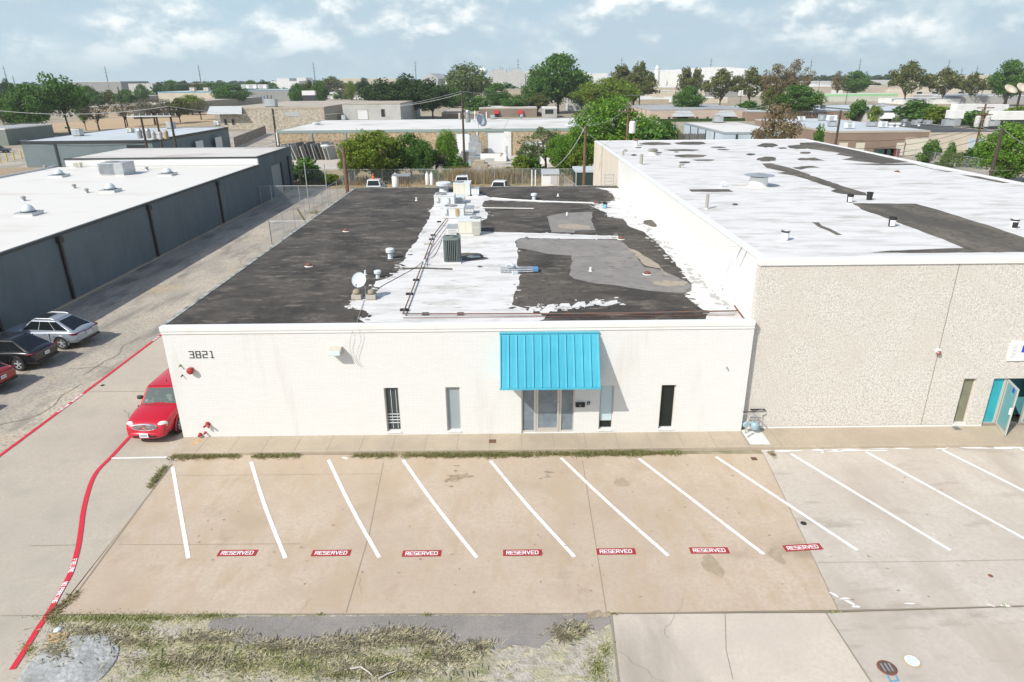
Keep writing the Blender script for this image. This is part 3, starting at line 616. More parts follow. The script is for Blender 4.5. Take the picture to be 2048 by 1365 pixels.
MB().poly(topoly(m8([(1050, 365), (1120, 390), (1200, 440), (1280, 490), (1320, 550), (1370, 575), (1330, 575), (1290, 520), (1180, 500), (1120, 440)]), ZR+.012, 6, .06)).build('roof_scuff', M_patchtan, MBD); MB().poly(topoly(m8([(510, 190), (600, 180), (760, 195), (770, 225), (650, 225), (520, 215)]), ZR+.012, 7, .08)).build('roof_scuff', M_patchtan, MBD); MB().poly(topoly(m8([(1230, 620), (1330, 610), (1500, 620), (1480, 650), (1350, 660), (1250, 645)]), ZR+.012, 8, .1)).build('roof_scuff', M_patchtan, MBD)
BS = lambda pts: MB().poly(pts).build('bare_spot', M_patchdark, MBD)
c = at(934, 517, ZR); BS(blob(c.x, c.y+.25, 1.0, .72, ZR+.009, 5, .2)); c = at(1300, 447, ZR); BS(blob(c.x, c.y, .4, .9, ZR+.009, 6)); c = at(1000, 541, ZR)
BS(blob(at(960, 534, ZR).x, at(960, 534, ZR).y, .12, .15, ZR+.009, 9)); BS(topoly([(798, 536), (845, 535), (905, 537), (905, 540), (845, 538), (800, 540)], ZR+.0085, 3, .02))
c = at(947, 514, ZR); MB().poly(blob(c.x, c.y, .30, .28, ZR+.013, 7)).build('puddle', mat('roof_puddle', (.20, .22, .23), .08, spec=.9), MBD)
rn = random.Random(2); mb = MB()
for k in range(70):
    px = rn.uniform(1240, 1475); t_ = (px-1240)/235; py = 392+t_*222+rn.uniform(-7, 7); q = at(px-rn.uniform(4, 30), py, ZR)
    mb.poly(blob(min(q.x, X1-.4), q.y, rn.uniform(.04, .16), rn.uniform(.05, .3), ZR+.0065+.00005*k, k, rn.uniform(-.5, .5), 9))
for k in range(30):
    q = at(rn.uniform(760, 1010), rn.uniform(470, 640), ZR); mb.poly(blob(q.x, q.y, rn.uniform(.03, .2), rn.uniform(.01, .05), ZR+.0065+.00005*k, k, rn.uniform(-.5, .5), 9))
rs = random.Random(77); sp1, sp2 = MB(), MB()
for (poly_, n_) in ((WA, 260), (WB, 110)):
    pp_ = pxpoly(poly_, ZR)
    for k in range(n_):
        i_ = rs.randrange(len(pp_)); a_, b_ = pp_[i_], pp_[(i_+1) % len(pp_)]; u_ = rs.random(); q_ = a_+(b_-a_)*u_; q_ = (q_.x+rs.gauss(0, .13), q_.y+rs.gauss(0, .16))
        if q_[0] > X1-.3 or q_[1] < YF+.5 or q_[1] > 53.5: continue
        (sp1 if k % 2 else sp2).poly(blob(q_[0], q_[1], rs.uniform(.03, .14), rs.uniform(.02, .09), ZR+(.0135 if k % 2 else .0145)+.00002*k, k, rs.uniform(-.5, .5), 9))
tag(sp1.build('coating_splash', M_roofwhite, MBD), kind='stuff'); tag(sp2.build('felt_fleck', M_roofdark, MBD), kind='stuff')
tag(mb.build('coating_wear', mat('worn_coating', (.42, .41, .385), .9), MBD), kind='stuff')

# --- fixtures on the white building
def fixture(name, label, cat, loc): return thing(name, label, cat, tuple(loc))
p = aty(673, 700, YF); t = fixture('wall_light', 'beige box floodlight high on the white brick wall', 'wall light', p)
mb = MB(); mb.hexa([(p.x-.22, YF-.34, p.z-.10), (p.x+.22, YF-.34, p.z-.10), (p.x+.22, YF-.005, p.z-.13), (p.x-.22, YF-.005, p.z-.13)], [(p.x-.22, YF-.26, p.z+.12), (p.x+.22, YF-.26, p.z+.12), (p.x+.22, YF-.005, p.z+.14), (p.x-.22, YF-.005, p.z+.14)])
mb.build('housing', mat('beige_housing', (.52, .49, .40), .5), t, bevel=.02); mb = MB(); mb.hexa([(p.x-.19, YF-.355, p.z-.08), (p.x+.19, YF-.355, p.z-.08), (p.x+.19, YF-.33, p.z-.08), (p.x-.19, YF-.33, p.z-.08)], [(p.x-.19, YF-.30, p.z+.06), (p.x+.19, YF-.30, p.z+.06), (p.x+.19, YF-.27, p.z+.06), (p.x-.19, YF-.27, p.z+.06)]); mb.build('lens', M_glasspale, t)
p = aty(383, 740, YF); t = fixture('fire_bell', 'round red fire alarm bell on the white wall below the number', 'alarm bell', p)
mb = MB(); mb.lathe([(.03, -.02), (.04, -.10), (.125, -.10), (.13, -.13), (.11, -.17), (.05, -.20)], 24, (p.x, YF, p.z), 'y'); mb.build('gong', M_redp, t, smooth=False)
MB().box(p.x-.06, p.x+.06, YF-.10, YF-.002, p.z-.06, p.z+.10).build('bracket', M_redp, t)
for (px, py, lab, m1, sz) in ((361, 731, 'small greenish wall bracket left of the red bell', mat('green_fitting', (.25, .33, .17), .6), .045), (365, 751, 'small dark wall spigot below left of the red bell', M_black, .03), (1453, 735, 'tiny grey wall nozzle at the right end of the white wall', M_galv, .035)):
    p = aty(px, py, YF); t = fixture('wall_spigot', lab, 'wall fitting', p); mb = MB(); mb.tube([(p.x, YF-.002, p.z), (p.x, YF-.07, p.z), (p.x-.02, YF-.10, p.z-.03)], sz*.6, 8); mb.build('spout', m1, t); mb = MB(); mb.lathe([(sz, -.002), (sz, -.02)], 12, (p.x, YF, p.z), 'y'); mb.build('flange', m1, t)
p = aty(416, 848, YF); t = fixture('fire_hose_connection', 'red twin fire hose inlet low on the white wall', 'hose inlet', p)
mb = MB(); mb.lathe([(.09, -.002), (.09, -.03), (.06, -.04), (.06, -.12)], 14, (p.x, YF, p.z), 'y'); mb.build('flange', M_redp, t)
for sx in (-1, 1): mb = MB(); mb.tube([(p.x, YF-.10, p.z), (p.x+sx*.07, YF-.15, p.z-.03), (p.x+sx*.10, YF-.19, p.z-.05)], .04, 10); mb.build('inlet', M_redp, t)
for (px, py, r, lab) in ((401, 869, .055, 'small red pipe stub with rust streak near the sidewalk'), (411, 865, .035, 'smallest red pipe stub right beside the rusty one')):
    p = aty(px, py, YF); mb = MB(); mb.tube([(p.x, YF-.002, p.z), (p.x, YF-.13, p.z-.01)], r, 10); mb.lathe([(r*1.3, -.002), (r*1.3, -.02)], 12, (p.x, YF, p.z), 'y'); tag(mb.build('drain_stub', M_redp), lab, 'pipe stub')
c = aty(401, 872, YF); mb = MB(); mb.poly(ragged([(c.x-.07, 21.98, .1225), (c.x+.13, 21.98, .1225), (c.x+.2, 21.6, .1225), (c.x-.12, 21.5, .1225)], .04, .08, 3)); tag(mb.build('rust_stain', mat('rust_stain_paint', (.50, .30, .12), .9, [((.48, .40, .28), 7, .45, .6, None)])), kind='structure')
p = aty(1160, 809, YF); t = fixture('mailbox', 'black wall mailbox under the awning right of the door', 'mailbox', p); MB().box(p.x-.17, p.x+.17, YF-.12, YF-.002, p.z-.07, p.z+.07).build('body', M_black, t, bevel=.01); mb = MB(); mb.box(p.x-.175, p.x+.175, YF-.13, YF-.01, p.z+.071, p.z+.09); mb.build('lid', M_black, t); MB().box(p.x-.02, p.x+.02, YF-.126, YF-.1205, p.z-.02, p.z+.03).build('latch', M_galv, t)
p = aty(1177, 806, YF); t = fixture('door_intercom', 'small dark door intercom between mailbox and boarded window', 'intercom', p); MB().box(p.x-.05, p.x+.05, YF-.05, YF-.002, p.z-.06, p.z+.06).build('case', M_black, t, bevel=.008); MB().box(p.x-.025, p.x+.025, YF-.056, YF-.0505, p.z-.02, p.z+.03).build('face', M_galv, t)
# loose cables hanging down the wall
mb = MB()
for ps in ([(712, 640), (703, 668), (700, 695), (706, 716), (718, 733)], [(712, 640), (718, 662), (722, 680), (716, 700), (713, 718), (722, 734)]):
    pts = [at(728, 601, ZR+.02), at(715, 641, ZR+.03)]+[aty(x, y, YF-.07) for x, y in ps[1:]]; mb.tube(smoothline(pts, 5), .006, 5)
tag(mb.build('loose_cable', mat('old_cable', (.30, .29, .26), .7)), 'thin grey dish cables hanging over the edge of the white wall', 'cable')

# ------------------------------------------------------------------ tall building on the right
YR, ZT, XR1, YB = 22.32, 6.67, 29.7, 69.6
TB = thing('aggregate_building', 'tall building with pebbled concrete front and patchy white roof', 'building', (19, 45, 0))
ww = rect((1930, 1905), (1957, 1930), 758, 845, YR); sf = rect((1991, 1962), (2200, 2200), 758, 845, YR)
ww = (ww[0], ww[1], .22, ww[3]); sfx0 = sf[0]; sf = (sfx0, sfx0+4.0, .121, ww[3])
mb = MB(); wall_open(mb, X1+.002, XR1, .10, ZT-.22, YR, YR+.3, [ww, sf]); mb.build('front_wall', M_agg, TB)
mb = MB(); mb.box(X1+.002, X1+.3, YR+.3, 54, 3.9, ZT-.05); mb.build('painted_side_wall', M_coping, TB)
mb = MB(); mb.box(X1+.002, X1+.3, 54, YB, 0, ZT-.05); mb.box(X1+.3, XR1, YB-.3, YB, 0, ZT-.05); mb.box(XR1-.3, XR1, YR+.3, YB-.3, 0, ZT-.05); mb.build('side_wall', mat('cream_stucco_wall', (.62, .565, .475), .9, [((.52, .47, .39), .6, .5, .75, (1, 1, .2))], bump=('v', 10, .5, .03)), TB)
MB().box(X1+.3, XR1-.3, YR+.3, YB-.3, ZT-.25, ZT-.02).build('roof', M_roofwhite, TB)
mb = MB(); mb.box(X1-.02, XR1+.05, YR-.05, YR+.28, ZT-.215, ZT+.01); mb.build('front_coping', M_coping, TB, bevel=.01)
mb = MB(); mb.box(X1-.03, X1+.32, YR+.283, YB+.02, ZT-.045, ZT+.01); mb.box(X1+.32, XR1+.03, YB-.32, YB+.02, ZT-.045, ZT+.01); mb.build('side_coping', M_coping, TB)
mb = MB(); mb.box(XR1-.35, XR1+.04, YR+.283, YB-.32, ZT-.045, ZT+.01); mb.build('side_coping', M_coping, TB)
mb = MB(); mb.box(15.48, 15.505, YR-.004, YR+.01, .14, ZT-.22); mb.box(X1+.01, XR1, YR-.012, YR+.01, .10, .20); mb.build('wall_joint', M_dark, TB)
MB().box(X1+.25, sf[0]-.02, YR-.02, YR-.004, .10, .19).build('painted_base', M_coping, TB)
window(ww, mat('olive_window_glass', (.16, .165, .11), .1, [((.24, .24, .17), 1.2, .4, .7, None)]), TB, y=YR)
M_teal = mat('teal_window_glass', (.03, .33, .40), .12, [((.05, .42, .50), 1.2, .4, .7, None)], spec=.8)
hx, hx2 = aty(1991, 845, YR).x+.05, aty(1991, 845, YR).x+1.0
f = MB(); x0, x1, z0, z1 = sf
for a, b in ((x0, x0+.04), (hx-.09, hx), (hx2, hx2+.09), (x1-.05, x1)): f.box(a, b, YR+.08, YR+.16, z0, z1)
for a, b in ((x0+.04, hx-.09), (hx, hx2), (hx2+.09, x1-.05)): f.box(a, b, YR+.08, YR+.16, z1-.05, z1)
f.box(x0+.04, hx-.09, YR+.08, YR+.16, z0, z0+.10); f.box(hx2+.09, x1-.05, YR+.08, YR+.16, z0, z0+.1)
sfo = f.build('storefront', M_alu, TB)
for a, b in ((x0+.04, hx-.09), (hx2+.09, x1-.05)): MB().box(a, b, YR+.115, YR+.125, z0+.1, z1-.05).build('pane', M_teal, sfo)
MB().box(x0, x1, YR+.9, YR+.95, .1, 3).build('lobby_wall', mat('lobby_teal', (.10, .34, .38), .8), TB)
fe = at(2007, 870, .12); hv = Vector((hx+.02, YR+.06, 0)); dd = Vector((fe.x-hv.x, fe.y-hv.y, 0)); dd.normalize(); dw = .93
def dpt(s_, o=0): q = hv+dd*s_; nn = Vector((-dd.y, dd.x, 0)); return q+nn*o
dm = MB()
def leafbox(mb, s0, s1, z0, z1, o0=-.02, o1=.02): mb.hexa([dpt(s0, o0)+Vector((0, 0, z0)), dpt(s1, o0)+Vector((0, 0, z0)), dpt(s1, o1)+Vector((0, 0, z0)), dpt(s0, o1)+Vector((0, 0, z0))], [dpt(s0, o0)+Vector((0, 0, z1)), dpt(s1, o0)+Vector((0, 0, z1)), dpt(s1, o1)+Vector((0, 0, z1)), dpt(s0, o1)+Vector((0, 0, z1))])
leafbox(dm, 0, .06, .14, z1-.06); leafbox(dm, dw-.07, dw, .14, z1-.06); leafbox(dm, .06, dw-.07, .14, .26); leafbox(dm, .06, dw-.07, z1-.14, z1-.06)
dob = dm.build('open_door', M_alu, TB); dm = MB(); leafbox(dm, .06, dw-.07, .26, z1-.14, -.004, .004); dm.build('pane', mat('door_glass_teal', (.20, .42, .44), .15, alpha=.8), dob)
dm = MB(); leafbox(dm, dw-.09, dw-.03, 1.0, 1.25, -.07, -.021); dm.build('handle', M_signw, dob); dm = MB(); leafbox(dm, dw-.4, dw-.25, 1.75, 1.95, -.012, -.005); dm.build('notice', M_blue, dob)
# roof wear and patches (bare felt showing)
z6 = lambda l: [(1180+x/4.6545, 270+y/4.6545) for x, y in l]
z7 = lambda l: [(1600+x/4.571, 270+y/4.571) for x, y in l]
pat = [z7([(480, 625), (1060, 630), (1340, 710), (1560, 780), (1760, 840), (2048, 940), (2400, 1040), (2400, 1062), (2048, 1070), (1350, 1078), (650, 1076), (830, 1058), (1500, 1035), (1300, 950), (1030, 850), (830, 775), (560, 680)]),
       z7([(-20, 335), (190, 400), (430, 480), (600, 530), (620, 555), (500, 550), (380, 540), (280, 515), (330, 495), (100, 420), (-20, 375)]),
       z6([(1600, 268), (1680, 264), (1870, 310), (2048, 370), (2048, 420), (1900, 380), (1740, 355), (1820, 345), (1650, 310)]), z6([(1880, 305), (2048, 288), (2090, 300), (2048, 306), (1960, 325)]),
       z7([(0, 72), (140, 68), (400, 115), (700, 185), (860, 220), (1000, 252), (750, 263), (560, 245), (380, 225), (490, 205), (330, 180), (360, 165), (0, 118)]), z7([(400, 265), (1030, 262), (1200, 312), (1400, 337), (1350, 341), (1050, 275), (700, 279)]), z7([(1460, 362), (1640, 382), (1920, 440), (1850, 441), (1640, 402)]),
       z7([(0, 218), (130, 208), (230, 235), (100, 236)]), z7([(0, 288), (120, 285), (190, 300), (60, 303)]), z7([(110, 800), (170, 800), (200, 830), (280, 860), (385, 915), (330, 915), (200, 855)]),
       z6([(920, 508), (1290, 506), (1335, 530), (945, 530)])]
for (a, b, c, d) in ((470, 68, 760, 97), (790, 63, 1080, 94), (695, 133, 1035, 152), (780, 182, 1090, 212), (825, 247, 935, 267), (945, 228, 1170, 244), (1450, 172, 1540, 192), (1545, 205, 1745, 248), (380, 180, 440, 197), (420, 113, 485, 125), (1120, 110, 1270, 124), (1180, 132, 1300, 144), (1560, 78, 1740, 118), (1750, 117, 1840, 131), (1830, 92, 2060, 132), (600, 158, 670, 177), (1320, 638, 1380, 656), (1950, 158, 2060, 178), (1930, 215, 2060, 240), (1210, 870, 1240, 884), (780, 155, 830, 165)):
    n_ = 18; pts = []
    for k in range(n_):
        an = 2*math.pi*k/n_; rr = 1+random.Random(a+k).uniform(-.18, .12); pts.append(((a+c)/2+(c-a)/2*math.cos(an)*rr, (b+d)/2+(d-b)/2*math.sin(an)*rr))
    pat.append(z6(pts))
for i, pl in enumerate(pat):
    mb = MB(); pts = [(min(p[0], XR1-.4), max(p[1], YR+.35), ZT-.014+.0003*(i % 4)) for p in ragged(pxpoly(pl, ZT-.014), .05, .4, i)]
    mb.poly(pts); mb.build('bare_roof_patch', M_patchdark, TB)
mb = MB(); rn = random.Random(8)
for k in range(16):
    q = at(rn.uniform(1340, 2000), rn.uniform(300, 500), ZT); mb.poly(blob(q.x, q.y, rn.uniform(.5, 1.6), rn.uniform(.03, .08), ZT-.0185+.0002*k, k, rn.uniform(-.1, .1), 14))
tag(mb.build('roof_seam_dirt', mat('seam_dirt', (.55, .54, .51), .9), TB), kind='stuff')
# sign, camera
s0, s1_ = aty(2022.7, 682.6, YR), aty(2012, 721, YR)
t = thing('wall_sign', 'white sign board with grey script and blue mark at the right edge', 'sign', (s0.x+1, YR-.05, s1_.z))
MB().box((s0.x+s1_.x)/2, s0.x+2.6, YR-.06, YR-.005, s1_.z, s0.z).build('board', M_signw, t)
mb = MB(); bx = (s0.x+s1_.x)/2
mb.box(bx+.42, bx+.75, YR-.068, YR-.061, s1_.z+.33, s0.z-.15); mb.build('blue_mark', M_blue, t)
mb = MB(); zc = s1_.z+.10
for k in range(9):
    zz = zc+k*.058; strip_pts = [(bx+.07, zz), (bx+.12+.03*(k % 3), zz+.04), (bx+.16, zz+.01), (bx+.24+.03*(k % 2), zz+.045)]
    for (a, b), (c, d) in zip(strip_pts[:-1], strip_pts[1:]): mb.hexa([(a, YR-.061, b), (c, YR-.061, d), (c, YR-.061, d+.012), (a, YR-.061, b+.012)][::1], [(a, YR-.066, b), (c, YR-.066, d), (c, YR-.066, d+.012), (a, YR-.066, b+.012)])
mb.build('script', mat('grey_script', (.38, .40, .43), .6), t)
p = aty(1875, 704, YR); t = thing('security_camera', 'small white security camera on the pebbled wall at the panel joint', 'camera', tuple(p)); mb = MB(); mb.lathe([(.09, -.002), (.09, -.05), (.07, -.06)], 14, (p.x, YR, p.z+.04), 'y'); mb.build('mount', M_signw, t); mb = MB(); mb.lathe([(.05, -.14), (.09, -.10), (.08, -.06)], 14, (p.x, YR, p.z-.02), 'y'); mb.build('dome', mat('camera_dome', (.25, .10, .09), .3), t)
# gas meter and pipe rack at the joint of the two buildings
p = at(1498, 862, .12); t = thing('gas_meter', 'blue grey gas meter with pipes where white wall meets pebbled wall', 'gas meter', (p.x, p.y, .12))
mb = MB(); mb.lathe([(.05, 0), (.15, .02), (.17, .10), (.17, .2), (.10, .28)], 16, (p.x+.12, 21.95, .30)); mb.build('body', mat('meter_blue_grey', (.27, .38, .43), .5), t)
mb = MB(); mb.lathe([(.10, -.04), (.13, 0), (.10, .04)], 16, (p.x-.22, 21.9, .50), 'y'); mb.build('regulator', bpy.data.materials['meter_blue_grey'], t)
mb = MB()
for pts in ([(-.22, 21.9, .12), (-.22, 21.9, .5)], [(-.22, 21.9, .62), (-.1, 21.95, .8), (.05, 22.0, .8), (.05, 22.0, .5)], [(.2, 22.0, .5), (.22, 22.05, 1.0), (.4, 22.1, 1.0)], [(.1, 21.9, .14), (-.25, 21.6, .15)]): mb.tube([(p.x+a, b, c) for a, b, c in pts], .022, 7)
mb.build('pipe', M_galv, t)
a = aty(1484, 821, YR-.05); t = thing('pipe_bracket', 'grey bent pipes running from white corner onto the pebbled wall', 'pipe', (a.x, YR-.1, a.z)); mb = MB(); mb.tube([(X1-.05, YR-.34, a.z), (X1+.35, YR-.34, a.z), (X1+1.05, YR-.03, .14)], .02, 7); mb.build('pipe', M_galv, t); mb = MB(); mb.tube([(X1-.05, YR-.30, a.z+.06), (X1+.42, YR-.30, a.z+.06)], .02, 7); mb.tube([(X1+.3, YR-.1, a.z+.05), (X1+.85, YR-.07, a.z+.03)], .03, 7); mb.build('conduit', M_spout, t)
# ------------------------------------------------------------------ roof machines
M_fan = mat('fan_dark', g_(.03), .7); M_fanr = mat('fan_rusty', (.10, .05, .045), .8)
def fanring(mb, cx, cy, z, r, n=9):
    mb.lathe([(r, z), (r, z+.03), (r*.93, z+.035), (r*.93, z+.012)], 28, (cx, cy, 0))
def rtu(name, label, px0, px1, pbase, ptop, depth, m_front, fan=None, fanm=None, curb=.12, panels=(), louv=None, cat='rooftop unit', topm=None, z=ZR):
    a = at(px0, pbase, z); b = at(px1, pbase, z); x0, x1, y0 = a.x, b.x, a.y
    h = aty((px0+px1)/2, ptop, y0).z-z; t = thing(name, label, cat, ((x0+x1)/2, y0+depth/2, z))
    if curb: MB().box(x0+.06, x1-.06, y0+.05, y0+depth-.05, z, z+curb).build('curb', M_coping, t)
    MB().box(x0, x1, y0, y0+depth, z+curb, z+h-.05).build('cabinet', m_front, t, bevel=.012)
    MB().box(x0-.02, x1+.02, y0-.02, y0+depth+.02, z+h-.049, z+h).build('top_cover', topm or m_front, t, bevel=.01)
    mb = MB()
    for k in (1, 2): xx = x0+(x1-x0)*k/3; mb.box(xx-.006, xx+.006, y0-.006, y0+.001, z+curb+.04, z+h-.08)
    mb.build('panel_seam', M_galv, t)
    if fan:
        fx, fy, fr = x0+(x1-x0)*fan[0], y0+depth*fan[1], fan[2]
        mb = MB(); mb.lathe([(fr, z+h), (fr, z+h+.012)], 28, (fx, fy, 0)); f = mb.build('fan_opening', fanm or M_fan, t)
        mb = MB()
        for k in range(12):
            an = k*math.pi/6; mb.tube([(fx, fy, z+h+.03), (fx+fr*.97*math.cos(an), fy+fr*.97*math.sin(an), z+h+.02)], .007, 5)
        for rr in (.35, .65, 1.0):
            mb.tube([(fx+fr*rr*math.cos(q_), fy+fr*rr*math.sin(q_), z+h+.028) for q_ in np.linspace(0, 2*math.pi, 25)], .008, 5)
        mb.build('fan_guard', M_galv, f)
    for (u, v, w, hh, pm, dp) in panels:
        xx = x0+(x1-x0)*u; zz = z+h*v; MB().box(xx-w/2, xx+w/2, y0-dp, y0-.002, zz-hh/2, zz+hh/2).build('control_box', pm, t, bevel=.008)
    if louv:
        u0, u1, v0, v1 = louv; mb = MB(); xa, xb = x0+(x1-x0)*u0, x0+(x1-x0)*u1; k = 0; zz = z+h*v0
        MB().box(xa, xb, y0-.008, y0-.002, z+h*v0, z+h*v1).build('coil_panel', M_galv, t)
        while xa+.03+k*.05 < xb-.02: mb.box(xa+.03+k*.05, xa+.05+k*.05, y0-.03, y0-.0085, z+h*v0+.03, z+h*v1-.03); k += 1
        for v in (v0, (v0+v1)/2, v1-.02): mb.box(xa, xb, y0-.036, y0-.031, z+h*v, z+h*v+.03)
        mb.build('coil_grille', m_front, t)
    return t, (x0, x1, y0, h)
ORB = mat('tan_breaker_box', (.50, .30, .12), .6)
rtu('rooftop_unit', 'large cream rooftop unit with round fan, front right of the cluster', 917, 961, 472, 442, 1.5, M_cream, fan=(.76, .55, .32), louv=(.62, .96, .08, .95), topm=M_unit)
rtu('rooftop_unit', 'grey white rooftop unit with a tan breaker box on its face', 882, 928, 441, 416, 1.35, M_unit, fan=(.42, .5, .38), fanm=M_fanr, panels=((.22, .72, .16, .32, M_unit, .10), (.70, .68, .16, .42, ORB, .10)))
rtu('rooftop_unit', 'grey white rooftop unit left of the cluster with two pale boxes on its face', 869, 909, 417, 392, 1.35, M_unit, fan=(.32, .5, .40), fanm=M_fanr, panels=((.15, .72, .2, .3, M_unit, .1), (.68, .66, .16, .34, M_ductw, .1)))
rtu('rooftop_unit', 'tall cream rooftop unit at the far end of the cluster', 907, 941, 393, 367, 1.5, M_cream, fan=(.28, .5, .42), panels=((.86, .55, .28, .9, M_ductw, .05),), topm=M_unit)
rtu('duct_box', 'low louvred galvanised duct box left of the front cream unit', 894, 916, 471, 456, 1.0, M_coping, louv=(.08, .85, .1, .75), topm=M_galv, cat='duct box')
rtu('duct_box', 'sloped pale duct box right of the unit with the breaker box', 928, 947, 429, 416, .9, M_coping, topm=M_galv, cat='duct box')
rtu('duct_box', 'pale duct box with square grey opening right of the left unit', 910, 929, 408, 395, 1.1, M_coping, louv=(.1, .9, .2, .8), topm=M_ductw, cat='duct box')
rtu('duct_box', 'grey duct box beside the tall far cream unit', 943, 958, 393, 377, .8, M_unit, cat='duct box', topm=M_galv)
# condenser
a = at(888, 528, ZR); b = at(921, 526, ZR); hh = aty(904, 477, a.y).z-ZR; wd = b.x-a.x; cx, cy = (a.x+b.x)/2, a.y+wd/2
t = thing('condenser_unit', 'dark green rounded condenser unit standing alone in the coated roof strip', 'condenser', (cx, cy, ZR))
MB().box(cx-wd/2-.03, cx+wd/2+.03, cy-wd/2-.03, cy+wd/2+.03, ZR, ZR+.06).build('base_pad', M_coping, t)
def rsq(w, r=.16, n=5):
    o = []
    for sx, sy, a0 in ((1, 1, 0), (-1, 1, 90), (-1, -1, 180), (1, -1, 270)):
        for k in range(n+1): q_ = R_(a0+90*k/n); o.append((cx+sx*(w-r)+r*math.cos(q_), cy+sy*(w-r)+r*math.sin(q_)))
    return o
mb = MB(); mb.prism(rsq(wd/2-.03), ZR+.06, ZR+hh-.1); mb.build('coil_core', M_fan, t)
mb = MB(); ring = rsq(wd/2, n=4)
for i in range(len(ring)):
    p, q = Vector(ring[i]), Vector(ring[(i+1) % len(ring)]); L = (q-p).length; k = max(1, int(L/.075))
    for j in range(k):
        c = p+(q-p)*j/k; mb.box(c.x-.014, c.x+.014, c.y-.014, c.y+.014, ZR+.08, ZR+hh-.09)
mb.build('louvre_fins', M_green, t)
mb = MB(); mb.prism(rsq(wd/2+.015), ZR+hh-.095, ZR+hh-.0); mb.prism(rsq(wd/2+.01), ZR+.061, ZR+.10)
for k in range(1, 4): pass
mb.build('casing', M_green, t)
mb = MB(); mb.lathe([(wd*.40, 0), (wd*.40, .03), (wd*.36, .035), (wd*.36, .004)], 28, (cx, cy, ZR+hh+.001)); f = mb.build('fan_ring', M_green, t)
mb = MB(); mb.lathe([(wd*.355, 0), (wd*.355, .004)], 28, (cx, cy, ZR+hh+.002)); mb.build('fan_opening', M_fan, f)
mb = MB()
for rr in np.linspace(.05, .36, 7): mb.tube([(cx+wd*rr*math.cos(q_), cy+wd*rr*math.sin(q_), ZR+hh+.03) for q_ in np.linspace(0, 2*math.pi, 25)], .006, 4)
mb.build('fan_guard', M_green, f)

# vents (profiles in metres, scaled to the photo)
def vent(kind, px, pbase, ptop, z, label, m=M_ductw, r=None, cat='roof vent'):
    b = at(px, pbase, z); h = aty(px, ptop, b.y).z-z; t = thing({'cap': 'mushroom_vent', 'pipe': 'vent_pipe', 'cone': 'capped_vent', 'turb': 'turbine_vent', 'goose': 'gooseneck_vent'}[kind], label, cat, (b.x, b.y, z))
    r = r or h*.25; c = (b.x, b.y, z)
    if kind == 'cap':
        mb = MB(); mb.lathe([(r*1.15, 0), (r, h*.08), (r*.95, h*.55)], 18, c); mb.build('duct', m, t, smooth=False)
        mb = MB(); mb.lathe([(r*1.0, h*.50), (r*1.7, h*.62), (r*1.75, h*.92), (r*1.4, h*.99), (.01, h)], 20, c); mb.build('hood', m, t)
    elif kind == 'pipe':
        mb = MB(); mb.lathe([(r*1.6, 0), (r, h*.1), (r, h), (r*.8, h), (r*.8, h*.96)], 14, c); mb.build('pipe', m, t)
        mb = MB(); mb.lathe([(r*1.8, .002), (r*1.7, .02)], 14, c); mb.build('flashing', M_coping, t)
    elif kind == 'cone':
        mb = MB(); mb.lathe([(r*1.2, 0), (r, h*.06), (r, h*.70)], 18, c); mb.build('duct', M_coping if z > 5 else m, t)
        mb = MB()
        for k in range(4): an = k*math.pi/2+.4; mb.tube([(b.x+r*.8*math.cos(an), b.y+r*.8*math.sin(an), z+h*.68), (b.x+r*.8*math.cos(an), b.y+r*.8*math.sin(an), z+h*.84)], .014, 5)
        mb.build('strut', M_rust, t)
        mb = MB(); mb.lathe([(r*1.7, h*.82), (r*1.65, h*.84), (.02, h)], 20, c); mb.build('cone_cap', m, t)
    elif kind == 'turb':
        mb = MB(); mb.lathe([(r*1.1, 0), (r*.8, h*.08), (r*.8, h*.5)], 16, c); mb.build('duct', M_coping, t)
        mb = MB(); n_ = 18
        for k in range(n_):
            an = 2*math.pi*k/n_; pr = [(r*.8, h*.5), (r*1.15, h*.65), (r*1.2, h*.78), (r*.9, h*.93), (r*.2, h)]
            vs = []
            for j, (rr, zz) in enumerate(pr):
                for d_ in (0, .22): q_ = an+d_+j*.04; vs.append((b.x+rr*(1-.06*(d_ > 0))*math.cos(q_), b.y+rr*(1-.06*(d_ > 0))*math.sin(q_), z+zz))
            mb.add(vs, [(2*j, 2*j+1, 2*j+3, 2*j+2) for j in range(len(pr)-1)])
        mb.lathe([(r*.7, h*.5), (r*.95, h*.75), (r*.2, h*.97)], 14, c); mb.build('turbine', m, t)
    elif kind == 'goose':
        mb = MB(); mb.tube([(b.x, b.y, z), (b.x, b.y, z+h*.75), (b.x+r*.8, b.y, z+h), (b.x+r*2.6, b.y, z+h), (b.x+r*3.2, b.y, z+h*.72)], r, 10); mb.build('pipe', m, t)
    return t
M_rustr = mat('rusty_cap', (.19, .08, .055), .8); M_bowl = mat('dull_zinc', (.40, .38, .33), .5, metal=.3)
vent('cap', 888, 383, 364, ZR, 'largest mushroom roof vent behind the left rooftop unit', r=.34)
vent('cap', 781, 517, 497, ZR, 'pale blue mushroom vent on the black roof left of the condenser', r=.12)
vent('cap', 756, 556, 541, ZR, 'hooded pale vent right of the satellite dish', r=.09)
vent('pipe', 731, 550, 541, ZR, 'short white vent pipe just behind the satellite dish', M_coping, r=.045)
vent('cap', 1068, 399, 387, ZR, 'small domed vent near the rear edge of the black roof', r=.13)
vent('pipe', 833, 402, 395, ZR, 'tiny white pipe stub on the black roof left of the units', M_coping, r=.06)
vent('pipe', 1116, 393, 388, ZR, 'tiny white pipe stub right of the domed vent', M_coping, r=.06)
vent('pipe', 1134, 431, 425, ZR, 'white pipe stub on the small grey patch', M_coping, r=.05)
vent('pipe', 1181, 543, 535, ZR, 'white pipe stub on the large grey patch', M_coping, r=.05)
